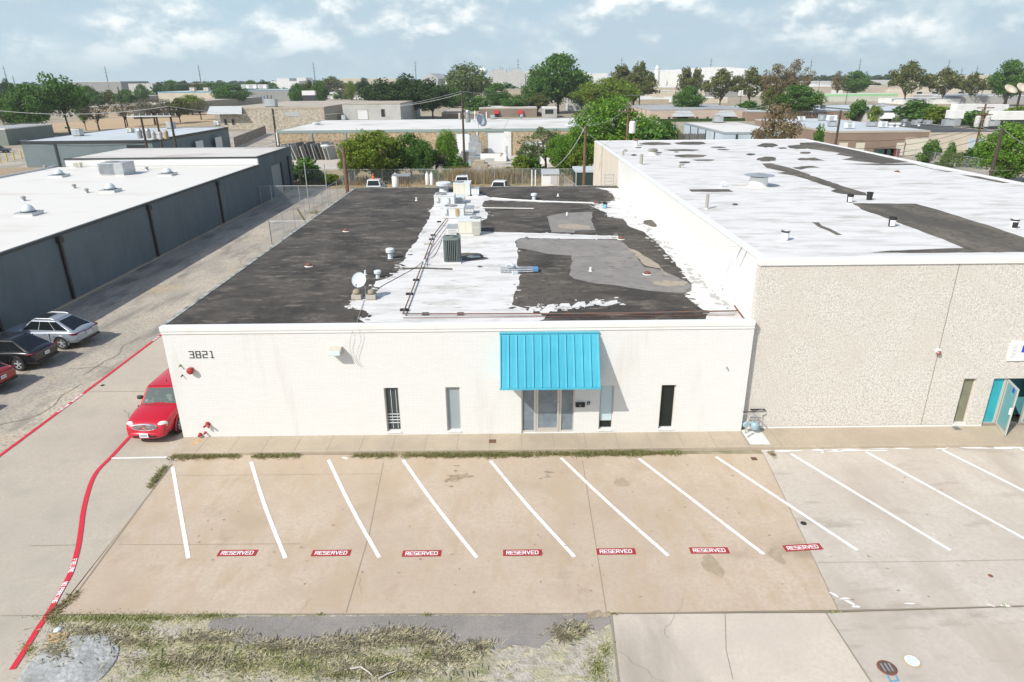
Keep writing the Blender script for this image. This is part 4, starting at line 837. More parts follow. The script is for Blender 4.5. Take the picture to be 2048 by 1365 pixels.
vent('pipe', 850, 531, 520, ZR, 'pale pipe fitting on the gas line left of the condenser', M_ductw, r=.06)
for px, py, lab in ((692, 463, 'rusty roof drain on the far part of the black roof'), (618, 533, 'rusty roof drain in the middle of the black roof'), (1294, 549, 'rusty roof drain on the tan scuffed patch'), (1242, 479, 'rusty roof drain at the end of the narrow white strip'), (1191, 408, 'rusty roof drain beside the far blue bucket'), (1794, 346, 'rusty roof drain on the tall white roof')):
    zz = ZR if px < 1600 else ZT-.02; c = at(px, py, zz); t = thing('roof_drain', lab, 'roof drain', (c.x, c.y, zz)); MB().lathe([(.20, .003), (.17, .03)], 16, (c.x, c.y, zz)).build('flashing', M_coping, t); MB().lathe([(.16, .03), (.15, .10), (.05, .15)], 12, (c.x, c.y, zz)).build('strainer', M_rustr, t)
ZT2 = ZT-.02
vent('cone', 1271, 292, 277, ZT2, 'rust capped white vent at the rear left of the tall roof', M_rustr, r=.20)
vent('turb', 1305, 311, 297, ZT2, 'zinc turbine vent on the tall white roof', M_bowl, r=.36)
vent('goose', 1246, 311, 301, ZT2, 'thin curled vent left of the turbine vent', M_bowl, r=.09)
vent('pipe', 1282, 330, 309, ZT2, 'tall thin zinc pipe in front of the turbine vent', M_bowl, r=.12)
vent('goose', 1359, 336, 329, ZT2, 'low white curved vent at the end of a dark roof seam', M_bowl, r=.09)
vent('pipe', 1413, 418, 389, ZT2, 'tallest zinc pipe near the left edge of the tall roof', M_bowl, r=.075)
vent('goose', 1442, 375, 366, ZT2, 'bent white pipe behind the dark rectangular roof patch', M_coping, r=.07)
vent('cone', 1516, 373, 346, ZT2, 'large box vent with wide conical metal cap on the tall roof', M_galv, r=.50)
def bucket(px, pb, pt, z, label, m, band):
    b = at(px, pb, z); h = .38; r = .15; t = thing('paint_bucket', label, 'bucket', (b.x, b.y, z)); c = (b.x, b.y, z)
    MB().lathe([(r*.86, 0), (r, h), (r*.94, h), (r*.84, .03)], 18, c).build('pail', m, t)
    MB().lathe([(r*1.05, h*.84), (r*1.08, h*1.0), (r*.98, h*1.0), (r*.97, h*.84)], 18, c).build('rim', M_black, t)
    mb = MB(); n_ = 9; vs = []
    for k in range(n_+1):
        an = R_(-150+k*11); 
        for zz in (h*.1, h*.72): vs.append((b.x+(r*.87+r*.14*zz/h+.004)*math.cos(an), b.y+(r*.87+r*.14*zz/h+.004)*math.sin(an), z+zz))
    mb.add(vs, [(2*k, 2*k+2, 2*k+3, 2*k+1) for k in range(n_)]); mb.build('paint_label', band, t)
M_lblue = mat('bucket_label_blue', (.20, .45, .60), .5)
bucket(1569, 481, 462, ZT2, 'black rimmed bucket with pale label nearest the front of the tall roof', M_ductw, M_signw)
bucket(1699, 405, 391, ZT2, 'white streaked black bucket at the corner of the dark patch', M_black, M_signw)
bucket(1738, 400, 387, ZT2, 'plain black bucket farthest back on the tall roof', M_black, M_black)
bucket(1783, 453, 438, ZT2, 'black bucket with white label on the edge of the dark patch', M_black, M_signw)
bucket(2026, 457, 439, ZT2, 'white splashed bucket at the far right of the tall roof', M_signw, M_black)
bucket(1210, 417, 405, ZR, 'blue labelled bucket on the lower roof by the side wall', M_black, M_lblue)
# satellite dish with ballast
c = at(731, 598, ZR); t = thing('satellite_dish', 'round pale satellite dish on the front left of the black roof', 'satellite dish', (c.x, c.y, ZR))
MB().tube([(c.x, c.y+.1, ZR), (c.x, c.y+.1, ZR+.45), (c.x-.12, c.y+.05, ZR+.62)], .025, 8).build('mast', M_galv, t)
mb = MB(); pr = [(.01, 0), (.15, .012), (.28, .045), (.34, .07), (.34, .085), (.28, .06), (.15, .03), (.01, .018)]; mb.lathe(pr, 28, (0, 0, 0)); d_ = mb.build('reflector', mat('dish_grey', (.50, .55, .56), .45), t, world=False); d_.scale = (.88, .88, .88); d_.location = (-.16, .0, .76); d_.rotation_euler = (R_(62), 0, R_(-14))
mb = MB(); mb.tube([(c.x-.12, c.y, ZR+.50), (c.x-.22, c.y-.35, ZR+.55), (c.x-.22, c.y-.38, ZR+.68)], .014, 6); mb.box(c.x-.25, c.x-.19, c.y-.42, c.y-.34, ZR+.66, ZR+.72); mb.build('feed_arm', M_galv, t)
MB().box(c.x-.42, c.x+.42, c.y+.0, c.y+.22, ZR+.0, ZR+.02).build('base_tray', M_galv, t)
for k, (px, lab) in enumerate(((712.5, 'left ballast block with tan sandbag beside the dish mast'), (741.5, 'right ballast block with tan sandbag beside the dish mast'))):
    q = at(px, 600, ZR+.02); t = thing('ballast_block', lab, 'ballast block', (q.x, q.y, ZR+.02)); 
    mb = MB(); mb.box(q.x-.19, q.x+.19, q.y, q.y+.36, ZR+.021, ZR+.2); mb.build('block', M_block, t, bevel=.01)
    mb = MB(); mb.lathe([(.13, 0), (.165, .05), (.155, .12), (.10, .18), (.04, .20)], 12, (q.x, q.y+.2, ZR+.2)); mb.build('sandbag', M_bag, t, smooth=True)
mb = MB(); mb.tube(smoothline([at(742, 594, ZR+.03), at(760, 575, ZR+.02), at(790, 558, ZR+.02), at(830, 536, ZR+.02), at(850, 520, ZR+.1), at(870, 510, ZR+.02), at(884, 480, ZR+.02)], 6), .012, 5); tag(mb.build('dish_cable', M_wire), 'dark thin cable running over the roof from the dish to the units', 'cable')
# gas line on sleepers
t = thing('gas_pipe', 'long rusty gas pipe running up the roof and along its front edge', 'pipe', tuple(at(806, 628, ZR)))
mb = MB(); zz = ZR+.11; mb.tube([at(893, 437, zz), at(866, 472, zz), at(851, 512, zz), at(806, 628, zz)], .028, 8); mb.tube([at(806, 628, zz), at(1000, 628, zz), at(1240, 627, zz), at(1474, 622, zz)], .028, 8)
mb.build('pipe', mat('rusty_pipe', (.20, .10, .065), .7, [((.12, .10, .09), 3, .45, .6, None)]), t); MB().tube([at(1469, 612, ZR+.12), at(1485, 634, ZR+.12)], .03, 8).build('end_tee', M_rustr, t)
mb = MB(); mb.tube([at(850, 530, zz), at(852, 512, zz+.0), at(896, 452, zz)], .018, 6); mb.tube([at(806, 636, ZR+.04), at(1470, 630, ZR+.04)], .012, 6); mb.build('side_line', M_rustr, t)
for px, py, w in ((809, 622, .16), (819, 590, .14), (832, 562, .12), (858, 490, .26), (863, 480, .13), (866, 472, .13), (878, 445, .12), (851, 630, .12), (921, 630, .12), (1073, 628, .12)):
    c = at(px, py, ZR); MB().box(c.x-w, c.x+w, c.y-.07, c.y+.07, ZR+.01, ZR+.075).build('sleeper', M_block if w > .2 else M_black, t)
mb = MB(); mb.tube([at(960, 416, ZR+.05), at(1067, 417.5, ZR+.05)], .03, 7); tag(mb.build('loose_pipe', M_coping), 'straight white pipe lying on the black roof right of the units', 'pipe')
mb = MB(); mb.tube([at(984, 396, ZR+.05), at(1030, 400, ZR+.05), at(1100, 404, ZR+.05), at(1188, 407, ZR+.05)], .03, 7); tag(mb.build('drain_pipe', M_coping), 'long curved white drain pipe near the rear of the black roof', 'pipe')
# ladder
a, b = at(1001, 542, ZR+.06), at(1076, 541, ZR+.06); t = thing('ladder', 'folded aluminium ladder with a blue foot lying across the roof coating', 'ladder', tuple(a)); dv = (b-a); dv.z = 0; u = dv.normalized(); w_ = Vector((-u.y, u.x, 0))*.2
for s_ in (-1, 1):
    for zz in (0, .09): mb = MB(); mb.tube([a+w_*s_+Vector((0, 0, zz)), a+w_*s_+dv*.86+Vector((0, 0, zz))], .033, 6); mb.build('rail', M_galv, t)
mb = MB()
for k in range(9): q = a+dv*(.04+k*.1); mb.tube([q-w_, q+w_], .02, 6)
mb.build('rungs', M_galv, t)
mb = MB(); q = a+dv*.86; mb.hexa([q-w_*1.15, q+dv*.14-w_*1.15, q+dv*.14+w_*1.15, q+w_*1.15], [p_+Vector((0, 0, .12)) for p_ in (q-w_*1.15, q+dv*.14-w_*1.15, q+dv*.14+w_*1.15, q+w_*1.15)]); mb.build('blue_foot', mat('ladder_blue', (.10, .25, .45), .5), t)
for px, py, s_, lab in ((1022, 539, .22, 'pile of metal brackets lying on the ladder'), (1030, 549, .13, 'small grey box in front of the ladder')):
    q = at(px, py, ZR); mb = MB(); 
    mb.box(q.x-s_, q.x+s_*.9, q.y-s_*.5, q.y+s_*.4, ZR+.13 if s_ > .2 else ZR+.01, ZR+.25 if s_ > .2 else ZR+.15, .3)
    if s_ > .2: mb.box(q.x-.05, q.x+.06, q.y-.5, q.y+.35, ZR+.251, ZR+.30, .2)
    tag(mb.build('metal_box', M_ductw, bevel=.01), lab, 'metal box')
a = at(1157, 0, 0)
p = at(1428, 577, ZR); tag(MB().box(p.x-.25, p.x+.25, p.y-.3, p.y+.3, ZR+.005, ZR+.12).build('roof_scupper_box', M_coping, bevel=.02), 'low white box at the foot of the painted side wall', 'box')
# roof ladder on side wall (rear)
t = thing('roof_ladder', 'metal ladder head leaning at the rear corner of the lower roof', 'ladder', tuple(at(1218, 372, ZR))); q = at(1218, 372, ZR)
for dx in (-.35, .35): MB().tube([(q.x+dx, q.y, ZR-.8), (q.x+dx, q.y+.1, ZR+.9)], .03, 6).build('rail', M_galv, t)
mb = MB()
for k in range(4): mb.tube([(q.x-.35, q.y+.06, ZR+.1+k*.25), (q.x+.35, q.y+.06, ZR+.1+k*.25)], .02, 5)
mb.build('rungs', M_galv, t)

# ------------------------------------------------------------------ grey building on the left
XL, ZL, YL = -27.0, 4.1, 74.2
LB = thing('slate_grey_warehouse', 'long slate grey warehouse with white roof left of the drive', 'building', (-38, 50, 0))
xs = at(131, 331, ZL).x; xu = at(122, 318, 5.0).x
gy0, gy1 = atx(533, 390, XL).y, atx(560, 375, XL).y
mb = MB(); mb.box(XL-.3, XL, 12, 78.2, 0, ZL-.03); mb.box(XL-.3, XL, 78.2, 81.8, 3.5, ZL-.03); mb.box(XL-.3, XL, 81.8, 86, 0, ZL-.03); mb.box(xu, XL-.3, 85.7, 86, 0, ZL-.03); mb.box(-70, xu, 73.9, 74.2, 0, ZL-.03); mb.box(-70, -69.7, 12, 73.9, 0, ZL-.03)
mb.build('wall', M_greyb, LB)
mb = MB(); mb.box(XL-.3, XL, YL+.3, 86, ZL-.025, 4.95); mb.box(xu, XL-.3, 85.7, 86, ZL-.025, 4.95); mb.box(xu, xu+.3, YL+.3, 85.7, ZL-.025, 4.95); mb.build('upper_wall', M_greyb, LB)
MB().box(xu, XL, YL, YL+.3, ZL-.02, 4.95).build('upper_front', M_coping, LB)
MB().box(xu+.3, XL-.3, YL+.3, 85.7, ZL, 4.93).build('upper_roof', mat('weathered_white_roof', (.60, .58, .54), .8, [((.35, .32, .28), .25, .5, .7, (.4, 1, 1))]), LB)
MB().box(-69.7, XL-.3, 12, YL-.3, ZL-.2, ZL).build('roof', M_roofcream, LB)
mb = MB(); mb.box(XL-.05, XL+.06, 11.9, YL, ZL-.12, ZL+.04); mb.build('roof_trim', M_trim, LB)
mb = MB(); mb.box(XL-.08, XL+.06, YL-.05, 86.06, 4.82, 4.99); mb.box(xu-.06, XL-.08, YL-.06, YL+.02, 4.82, 4.99); mb.build('upper_trim', M_trim, LB)
MB().box(xs-.12, xs+.12, 12, YL, ZL+.001, ZL+.16).build('roof_divider', M_galv, LB)
MB().box(-69.7, xs-.5, 66, 73.9, ZL+.003, ZL+.006).build('gravel_area', mat('tan_gravel_roof', (.36, .27, .18), .95, [((.28, .21, .14), 1.5, .45, .65, None)]), LB)
g = MB().box(XL-.2, XL-.14, 78.2, 81.8, .0, 3.5).build('garage_door', mat('grey_roller_door', (.30, .34, .35), .6), LB)
mb = MB(); mb.box(XL-.1, XL+.05, 81.75, 82.0, 0, 3.6); mb.build('door_jamb', M_trim, LB)
for yb in (39.6, 50.3, 63.0, 84.3, 33.3):
    MB().box(XL+.02, XL+.17, yb-.09, yb+.09, .1, ZL-.45).build('downspout', M_spout, LB); MB().box(XL+.01, XL+.25, yb-.2, yb+.2, ZL-.5, ZL-.14).build('rain_head', M_spout, LB)
mb = MB(); mb.box(XL-.0, XL+.18, 12, 78, -.02, .06); mb.build('wall_footing', M_side, LB)
def dome(px, py, z, label, r):
    c = at(px, py, z); t = thing('dome_skylight', label, 'skylight', (c.x, c.y, z)); s_ = r*1.45
    MB().box(c.x-s_, c.x+s_, c.y-s_, c.y+s_, z, z+.16).build('curb', M_coping, t); MB().box(c.x-s_*1.05, c.x+s_*1.05, c.y-s_*1.05, c.y+s_*1.05, z+.161, z+.22).build('flashing', M_galv, t)
    MB().lathe([(r*1.12, .221), (r*1.12, .27), (r*.9, .28)], 20, (c.x, c.y, z)).build('base_ring', M_trim, t); MB().lathe([(r*1.02, .27), (r*.97, .36), (r*.82, .5), (r*.55, .63), (r*.25, .70), (.02, .72)], 20, (c.x, c.y, z)).build('dome', mat('dome_plastic', (.62, .68, .70), .12) if 'dome_plastic' not in bpy.data.materials else bpy.data.materials['dome_plastic'], t, smooth=True)
dome(59, 430, ZL, 'nearest dome skylight on the white warehouse roof', .42); dome(222, 384, ZL, 'dome skylight in the middle of the white warehouse roof', .42)
dome(119, 354, ZL, 'dome skylight left of the large rooftop box', .45); dome(336, 351, ZL, 'dome skylight right of the large rooftop box', .45)
rtu('rooftop_unit', 'large dented galvanised rooftop unit on the white warehouse roof', 199, 247, 352, 327, 2.2, M_galv, fan=(.3, .6, .6), z=ZL, louv=(.04, .6, .1, .95))
rtu('condenser_unit', 'small pale condenser unit behind the large galvanised box', 146, 160, 336, 326, .5, M_cream, z=ZL, curb=.15, louv=(.1, .8, .2, .9), cat='condenser')
for px, py, lab in ((48, 402, 'small grey roof vent left of the nearest dome'), (149, 377, 'small grey roof vent left of the middle dome'), (174, 386, 'small grey roof vent nearest left of the middle dome'), (294, 341, 'small grey roof vent right of the large box'), (91, 338, 'small grey roof vent beyond the roof divider')):
    c = at(px, py, ZL); t = thing('roof_vent', lab, 'roof vent', (c.x, c.y, ZL)); MB().lathe([(.2, .01), (.16, .08), (.12, .2)], 12, (c.x, c.y, ZL)).build('collar', M_galv, t); MB().lathe([(.19, .21), (.18, .30), (.08, .36)], 12, (c.x, c.y, ZL)).build('cap', mat('vent_tan', (.33, .31, .27), .6) if 'vent_tan' not in bpy.data.materials else bpy.data.materials['vent_tan'], t)

# ------------------------------------------------------------------ vehicles
def evald(o):
    dg_ = bpy.context.evaluated_depsgraph_get(); me = bpy.data.meshes.new_from_object(o.evaluated_get(dg_)); o.modifiers.clear(); old = o.data; me.name = old.name; o.data = me; return o
def carpaint(name, c, metal=.0): return mat(name, c, .28, metal=metal, coat=.6, spec=.5)
M_alloy = mat('alloy_rim', (.55, .56, .57), .35, metal=.25); M_cglass = mat('car_glass', (.012, .016, .018), .05, spec=.6); M_trimb = mat('car_black_trim', g_(.02), .55)
M_tail = mat('tail_lamp_red', (.13, .006, .01), .2); M_head = mat('head_lamp', (.70, .70, .66), .12); M_amber = mat('amber_lamp', (.6, .25, .04), .3); M_plate = mat('plate_white', (.75, .76, .76), .5); M_plt = mat('plate_ink', (.12, .16, .3), .5)
def loft(stations, ring):
    mb = MB(); R0 = [ring(*s) for s in stations]; n_ = len(R0[0]); vs = []
    for r in R0: vs += r
    fs = []
    for i in range(len(R0)-1):
        for k in range(n_): fs.append((i*n_+k, (i+1)*n_+k, (i+1)*n_+(k+1) % n_, i*n_+(k+1) % n_))
    fs += [tuple(range(n_)), tuple((len(R0)-1)*n_+k for k in range(n_-1, -1, -1))]
    return mb.add(vs, fs)
def body_ring(x, zt, hw, zb, crown=.04):
    zm = zb+(zt-zb)*.5; h = [(0, zb), (hw*.80, zb), (hw*.97, zb+.07), (hw, zm), (hw*.965, zt-.10), (hw*.85, zt-.015), (0, zt+crown)]
    return [(x, y, z) for y, z in h]+[(x, -y, z) for y, z in h[-2:0:-1]]
def wheel(par, x, y, r, w, side, spokes=5, rimm=M_galv, fine=False):
    t = bpy.data.objects.new('wheel', None); COL.objects.link(t); t.parent = par; t.location = (x, y, r)
    s = side; mb = MB(); mb.lathe([(r*.62, -w/2), (r*.93, -w/2), (r, -w*.36), (r, w*.36), (r*.93, w/2), (r*.62, w/2)], 28, (0, 0, 0), 'y', caps=False); mb.build('tyre', M_rubber, t, world=False)
    mb = MB(); mb.lathe([(r*.64, w*.42), (r*.66, w*.49), (r*.60, w*.49), (r*.58, w*.30)], 28, (0, 0, 0), 'y', caps=False) if s > 0 else mb.lathe([(r*.58, -w*.30), (r*.60, -w*.49), (r*.66, -w*.49), (r*.64, -w*.42)], 28, (0, 0, 0), 'y', caps=False)
    y0, y1 = (w*.30, w*.44) if s > 0 else (-w*.30, -w*.44)
    for k in range(spokes):
        an = 2*math.pi*k/spokes+.3
        for da in ((-.17, .17) if fine else (0,)):
            c, n_ = math.cos(an+da), math.sin(an+da); p0, p1 = r*.10, r*.60; hw = r*(.035 if fine else .085); c2, n2 = math.cos(an+da*.3), math.sin(an+da*.3)
            A = Vector((c2*p0, 0, n2*p0)); B = Vector((c*p1, 0, n*p1)) if False else Vector((c*p1, 0, n_*p1)); tt = Vector((-n_, 0, c))*hw
            mb.hexa([(A-tt).to_tuple(), (B-tt).to_tuple(), (B+tt).to_tuple(), (A+tt).to_tuple()], [((A-tt)+Vector((0, y1, 0))).to_tuple(), ((B-tt)+Vector((0, y1, 0))).to_tuple(), ((B+tt)+Vector((0, y1, 0))).to_tuple(), ((A+tt)+Vector((0, y1, 0))).to_tuple()])
    mb.lathe([(r*.16, -w*.46), (r*.16, w*.46)], 14, (0, 0, 0), 'y')
    mb.build('rim', rimm, t, world=False)
    MB().lathe([(r*.58, -.02), (r*.58, .02)], 24, (0, s*.0, 0), 'y').build('brake_disc', M_trimb, t, world=False)
    return t
def quad_on(P, u0, u1, v0, v1, off, inset=.0):
    # P: 4 corners (bottom a, bottom b, top b, top a)
    a, b, c, d = (Vector(p) for p in P); f = lambda u, v: (a*(1-u)+b*u)*(1-v)+(d*(1-u)+c*u)*v
    n_ = (b-a).cross(d-a).normalized(); return [f(u0, v0)+n_*off, f(u1, v0)+n_*off, f(u1, v1)+n_*off, f(u0, v1)+n_*off]
def make_car(name, label, paint, S_, cab, wh, L, W_, seatm=None, sunroof=False, group=None, cat='car', rims=M_galv, fine=False, spokes=5, rail=False):
    """S_: stations (x, ztop, halfwidth, zbottom); cab: (xb_r, xt_r, xt_f, xb_f, zbelt, ztop, hwb, hwt)"""
    t = thing(name, label, cat, (0, 0, 0), group=group)
    b = loft(S_, body_ring).build('body', paint, t, world=False, smooth=True, subsurf=2)
    r, w = wh[2], wh[3]; cut = MB()
    for x in wh[:2]: cut.lathe([(r*1.13, -W_), (r*1.13, W_)], 28, (x, 0, r), 'y')
    co = cut.build('cutter', M_trimb, None, world=False); inner = MB().box(-L/2+.35, L/2-.35, -W_/2+.28, W_/2-.28, .25, .8).build('underbody', M_trimb, t, world=False)
    bm = b.modifiers.new('b', 'BOOLEAN'); bm.operation = 'DIFFERENCE'; bm.object = co; bm.solver = 'EXACT'; evald(b); bpy.data.objects.remove(co)
    for x in wh[:2]:
        for s in (-1, 1): wheel(t, x, s*(W_/2-w/2-.015), r, w, s, spokes, rims, fine)
    xbr, xtr, xtf, xbf, zb, zt, hb, ht = cab
    mb = MB(); k = 6; prof = [(xbr, zb-.12, hb), (xtr, zt-.03, ht)]
    cb = MB(); cb.hexa([(xbr, hb, zb-.1), (xbr, -hb, zb-.1), (xbf, -hb, zb-.1), (xbf, hb, zb-.1)], [(xtr, ht, zt), (xtr, -ht, zt), (xtf, -ht, zt), (xtf, ht, zt)])
    c = cb.build('cabin', paint, t, world=False, smooth=False); m = c.modifiers.new('b', 'BEVEL'); m.width = .11; m.segments = 4; m.limit_method = 'NONE'
    rf = MB(); nn = 8; vs = []   # crowned roof skin
    for i in range(nn+1):
        for j in range(nn+1):
            u, v = i/nn, j/nn; vs.append((xtr+(xtf-xtr)*u*.98+.01, -ht*.95+2*ht*.95*v, zt+.005+.045*math.sin(math.pi*u)**.6*math.sin(math.pi*v)**.5))
    rf.add(vs, [(i*(nn+1)+j, (i+1)*(nn+1)+j, (i+1)*(nn+1)+j+1, i*(nn+1)+j+1) for i in range(nn) for j in range(nn)]); ro = rf.build('roof', paint, t, world=False, smooth=True)
    if sunroof: MB().slab([(xtr+.62, -ht*.62, zt+.056), (xtf-.12, -ht*.62, zt+.052), (xtf-.12, ht*.62, zt+.052), (xtr+.62, ht*.62, zt+.056)], .01).build('sunroof', M_cglass, ro, world=False)
    zb2 = zb-.1
    right = [(xbr, -hb, zb2), (xbf, -hb, zb2), (xtf, -ht, zt), (xtr, -ht, zt)]; left = [(xbf, hb, zb2), (xbr, hb, zb2), (xtr, ht, zt), (xtf, ht, zt)]
    front = [(xbf, -hb, zb2), (xbf, hb, zb2), (xtf, ht, zt), (xtf, -ht, zt)]; rear = [(xbr, hb, zb2), (xbr, -hb, zb2), (xtr, -ht, zt), (xtr, ht, zt)]
    for sd_, fl in ((right, 0), (left, 1)):
        for u0, u1 in ((.06, .30), (.32, .62), (.64, .93)):
            if fl: u0, u1 = 1-u1, 1-u0
            q = quad_on(sd_, u0, u1, .20, .88, .006); MB().slab(q, .004).build('side_window', M_cglass, t, world=False)
    MB().slab(quad_on(front, .07, .93, .12, .92, .007), .004).build('windscreen', M_cglass if not seatm else seatm, t, world=False)
    MB().slab(quad_on(rear, .09, .91, .16, .88, .007), .004).build('rear_window', M_cglass, t, world=False)
    for s in (-1, 1):
        mb = MB()
        for x_ in (wh[0]+r*1.55, (wh[0]+wh[1])/2+.12, wh[1]-r*1.35): mb.box(x_-.007, x_+.007, min(s*W_*.47, s*W_*.4985), max(s*W_*.47, s*W_*.4985), .36, zb-.12)
        mb.build('door_seam', M_trimb, t, world=False)
        for x_ in wh[:2]:
            mb = MB(); mb.tube([(x_+r*1.15*math.cos(q_), s*W_*.492, r+r*1.15*math.sin(q_)) for q_ in np.linspace(-.25, math.pi+.25, 19)], .028, 6); mb.build('wheel_arch', paint if 'black' not in name else M_trimb, t, world=False, smooth=True)
        mb = MB(); mb.lathe([(.03, -.12), (.085, -.09), (.10, 0), (.085, .07), (.03, .09)], 12, (0, 0, 0)); o = mb.build('wing_mirror', M_trimb if name != 'silver_suv' else paint, t, world=False, smooth=True); o.location = (xbf-.42, s*(hb+.13), zb+.06); o.scale = (.8, .8, 1.2); o.rotation_euler = (R_(90), 0, 0)
        if rail: MB().tube([(xtr+.1, s*ht*.92, zt+.02), (xtr+.3, s*ht*.92, zt+.07), (xtf-.3, s*ht*.92, zt+.07), (xtf-.1, s*ht*.92, zt+.02)], .018, 6).build('roof_rail', M_galv, t, world=False)
    return t
def plate(t, x, z, s):
    p_ = MB().box(x-.012, x+.012, -.16, .16, z-.08, z+.08).build('number_plate', M_plate, t, world=False)
    mb = MB()
    for k in range(6): mb.box(x+s*.013, x+s*.016, -.12+k*.042, -.12+k*.042+.026, z-.03, z+.03)
    mb.build('plate_mark', M_plt, p_, world=False)
SUV = [(-2.47, .86, .74, .52), (-2.42, 1.00, .88, .38), (-2.1, 1.10, .96, .32), (-1.5, 1.12, .99, .27), (-.6, 1.07, .985, .25), (.4, 1.04, .98, .25), (1.1, 1.03, .98, .26), (1.7, .98, .975, .27), (2.2, .90, .93, .30), (2.42, .78, .86, .36), (2.48, .66, .74, .44)]
def suv(name, label, paint, tail, scale, **k):
    t = make_car(name, label, paint, SUV, (-2.32, -1.12, .30, 1.16, 1.06, 1.62, .86, .60), (-1.47, 1.50, .39, .27), 4.96, 1.99, **k)
    for s in (-1, 1): MB().add([(-2.355, s*.30, .86), (-2.395, s*.30, .96), (-2.355, s*.90, .98), (-2.315, s*.90, .88), (-2.055, s*.985, .96), (-2.075, s*.985, .90), (-2.425, s*.30, .86), (-2.455, s*.30, .95), (-2.415, s*.90, .97), (-2.385, s*.90, .87), (-2.075, s*.975, .95), (-2.095, s*.975, .91)], [(6, 7, 8, 9), (9, 8, 10, 11), (0, 1, 7, 6), (1, 2, 8, 7), (2, 4, 10, 8), (0, 6, 9, 3), (3, 9, 11, 5), (4, 5, 11, 10)]).build('tail_lamp', M_tail, t, world=False)
    if tail == 'bar': MB().box(-2.455, -2.40, -.34, .34, .885, .935).build('light_bar', M_tail, t, world=False)
    plate(t, -2.50, .76, -1)
    MB().box(-2.50, -2.30, -.80, .80, .36, .50).build('rear_bumper', M_trimb, t, world=False, bevel=.03)
    for s in (-1, 1):
        MB().box(-1.0, 1.0, s*.995-.012, s*.995+.012, .27, .33).build('sill', M_trimb if name != 'silver_suv' else M_galv, t, world=False)
        MB().box(2.25, 2.44, s*.72-.14, s*.72+.14, .70, .80).build('head_lamp', M_head, t, world=False, bevel=.03)
        for x_ in ((-.55, .55) if name != 'x' else ()): MB().box(x_-.07, x_+.07, s*.985-.02, s*.985+.004, .90, .92).build('door_handle', paint, t, world=False, bevel=.008)
    MB().box(2.38, 2.50, -.45, .45, .42, .68).build('grille', M_trimb, t, world=False, bevel=.02)
    t.scale = scale; return t
p_sil, p_blk, p_red, p_hhr = carpaint('silver_paint', (.34, .38, .43), .3), carpaint('black_paint', (.012, .014, .016)), carpaint('red_paint', (.30, .018, .012)), carpaint('bright_red_paint', (.48, .008, .022))
HEAD = R_(174)
def park(t, px, py, lx=-1.47, ly=.99, head=HEAD, sc=1.):
    c = at(px, py, 0); off = Matrix.Rotation(head, 3, 'Z') @ Vector((lx*t.scale[0], ly*t.scale[1], 0)); t.location = (c.x-off.x, c.y-off.y, -.015); t.rotation_euler = (0, 0, head)
t = suv('silver_suv', 'silver coupe style suv parked nose to the grey warehouse', p_sil, 'bar', (.90, .92, .89), sunroof=True, fine=True, spokes=5, rims=M_alloy, rail=True); park(t, 129, 698, ly=.86)
t = suv('black_suv', 'black suv parked between the silver suv and the dark red car', p_blk, 'no', (.85, .88, .88), rims=M_alloy, spokes=5); park(t, 43, 741, ly=.86)
t = suv('red_hatchback', 'dark red car at the left edge, only its tail in view', p_red, 'no', (.85, .88, .86), rims=M_galv); park(t, -50, 794, ly=.86)
t = suv('grey_suv', 'car out of view beyond the left edge, its round shadow on the asphalt', carpaint('grey_paint', (.10, .10, .11)), 'no', (.85, .88, .88)); park(t, -145, 860, ly=.86)
# retro red wagon seen from the front
HH = [(-2.20, .95, .70, .42), (-2.12, 1.02, .80, .32), (-1.5, 1.06, .86, .26), (-.5, 1.04, .87, .25), (.5, 1.03, .87, .25), (.95, 1.03, .86, .26), (1.35, 1.00, .84, .27), (1.75, .93, .83, .28), (2.05, .84, .78, .28), (2.20, .70, .70, .32), (2.24, .56, .58, .36)]
M_wind = mat('windscreen_teal', (.02, .055, .055), .06, [((.12, .16, .15), 3, .52, .62, None)], spec=.7)
t = make_car('red_retro_wagon', 'bright red retro wagon with chrome grille beside the white building', p_hhr, HH, (-2.10, -1.95, .45, .95, 1.05, 1.54, .80, .64), (-1.32, 1.32, .33, .21), 4.48, 1.76, seatm=M_wind, rims=M_alloy, spokes=5)
for s in (-1, 1):
    mb = MB(); mb.lathe([(.01, .10), (.10, .08), (.17, .03), (.19, -.03), (.12, -.08), (.01, -.10)], 20, (0, 0, 0)); o = mb.build('head_lamp', M_head, t, world=False, smooth=True); o.location = (2.03, s*.60, .735); o.rotation_euler = (0, R_(62), R_(s*26)); o.scale = (.62, 1.0, .8)
    MB().box(2.0, 2.06, s*.73-.03, s*.73+.03, .66, .70).build('indicator', M_amber, t, world=False)
mb = MB()
for k in range(5):
    hw_ = .40-.05*abs(k-2)**1.3; mb.box(2.16, 2.245+.0*k, -hw_, hw_, .585+k*.045, .607+k*.045)
gr = mb.build('grille', M_chrome, t, world=False); mb = MB(); pts = [(2.215, .44*math.cos(q_), .685+.13*math.sin(q_)) for q_ in np.linspace(0, 2*math.pi, 33)]; mb.tube(pts, .022, 6); mb.build('grille_surround', M_chrome, gr, world=False); mb = MB(); mb.slab([(2.20, .42*math.cos(q_), .685+.12*math.sin(q_)) for q_ in np.linspace(0, 2*math.pi, 25)[:-1]], .06); mb.build('grille_mesh', mat('grille_silver', (.45, .45, .46), .35, metal=.6), gr, world=False)
MB().box(2.22, 2.265, -.05, .05, .665, .70).build('badge', mat('badge_gold', (.6, .45, .2), .4, metal=.6), t, world=False)
bmp = loft([(1.98, .52, .80, .24), (2.15, .52, .74, .24), (2.27, .50, .62, .25), (2.33, .46, .40, .27)], body_ring).build('front_bumper', p_hhr, t, world=False, smooth=True, subsurf=2)
MB().box(2.26, 2.335, -.42, .42, .33, .40).build('intake', M_trimb, t, world=False, bevel=.01); plate(t, 2.352, .42, 1)
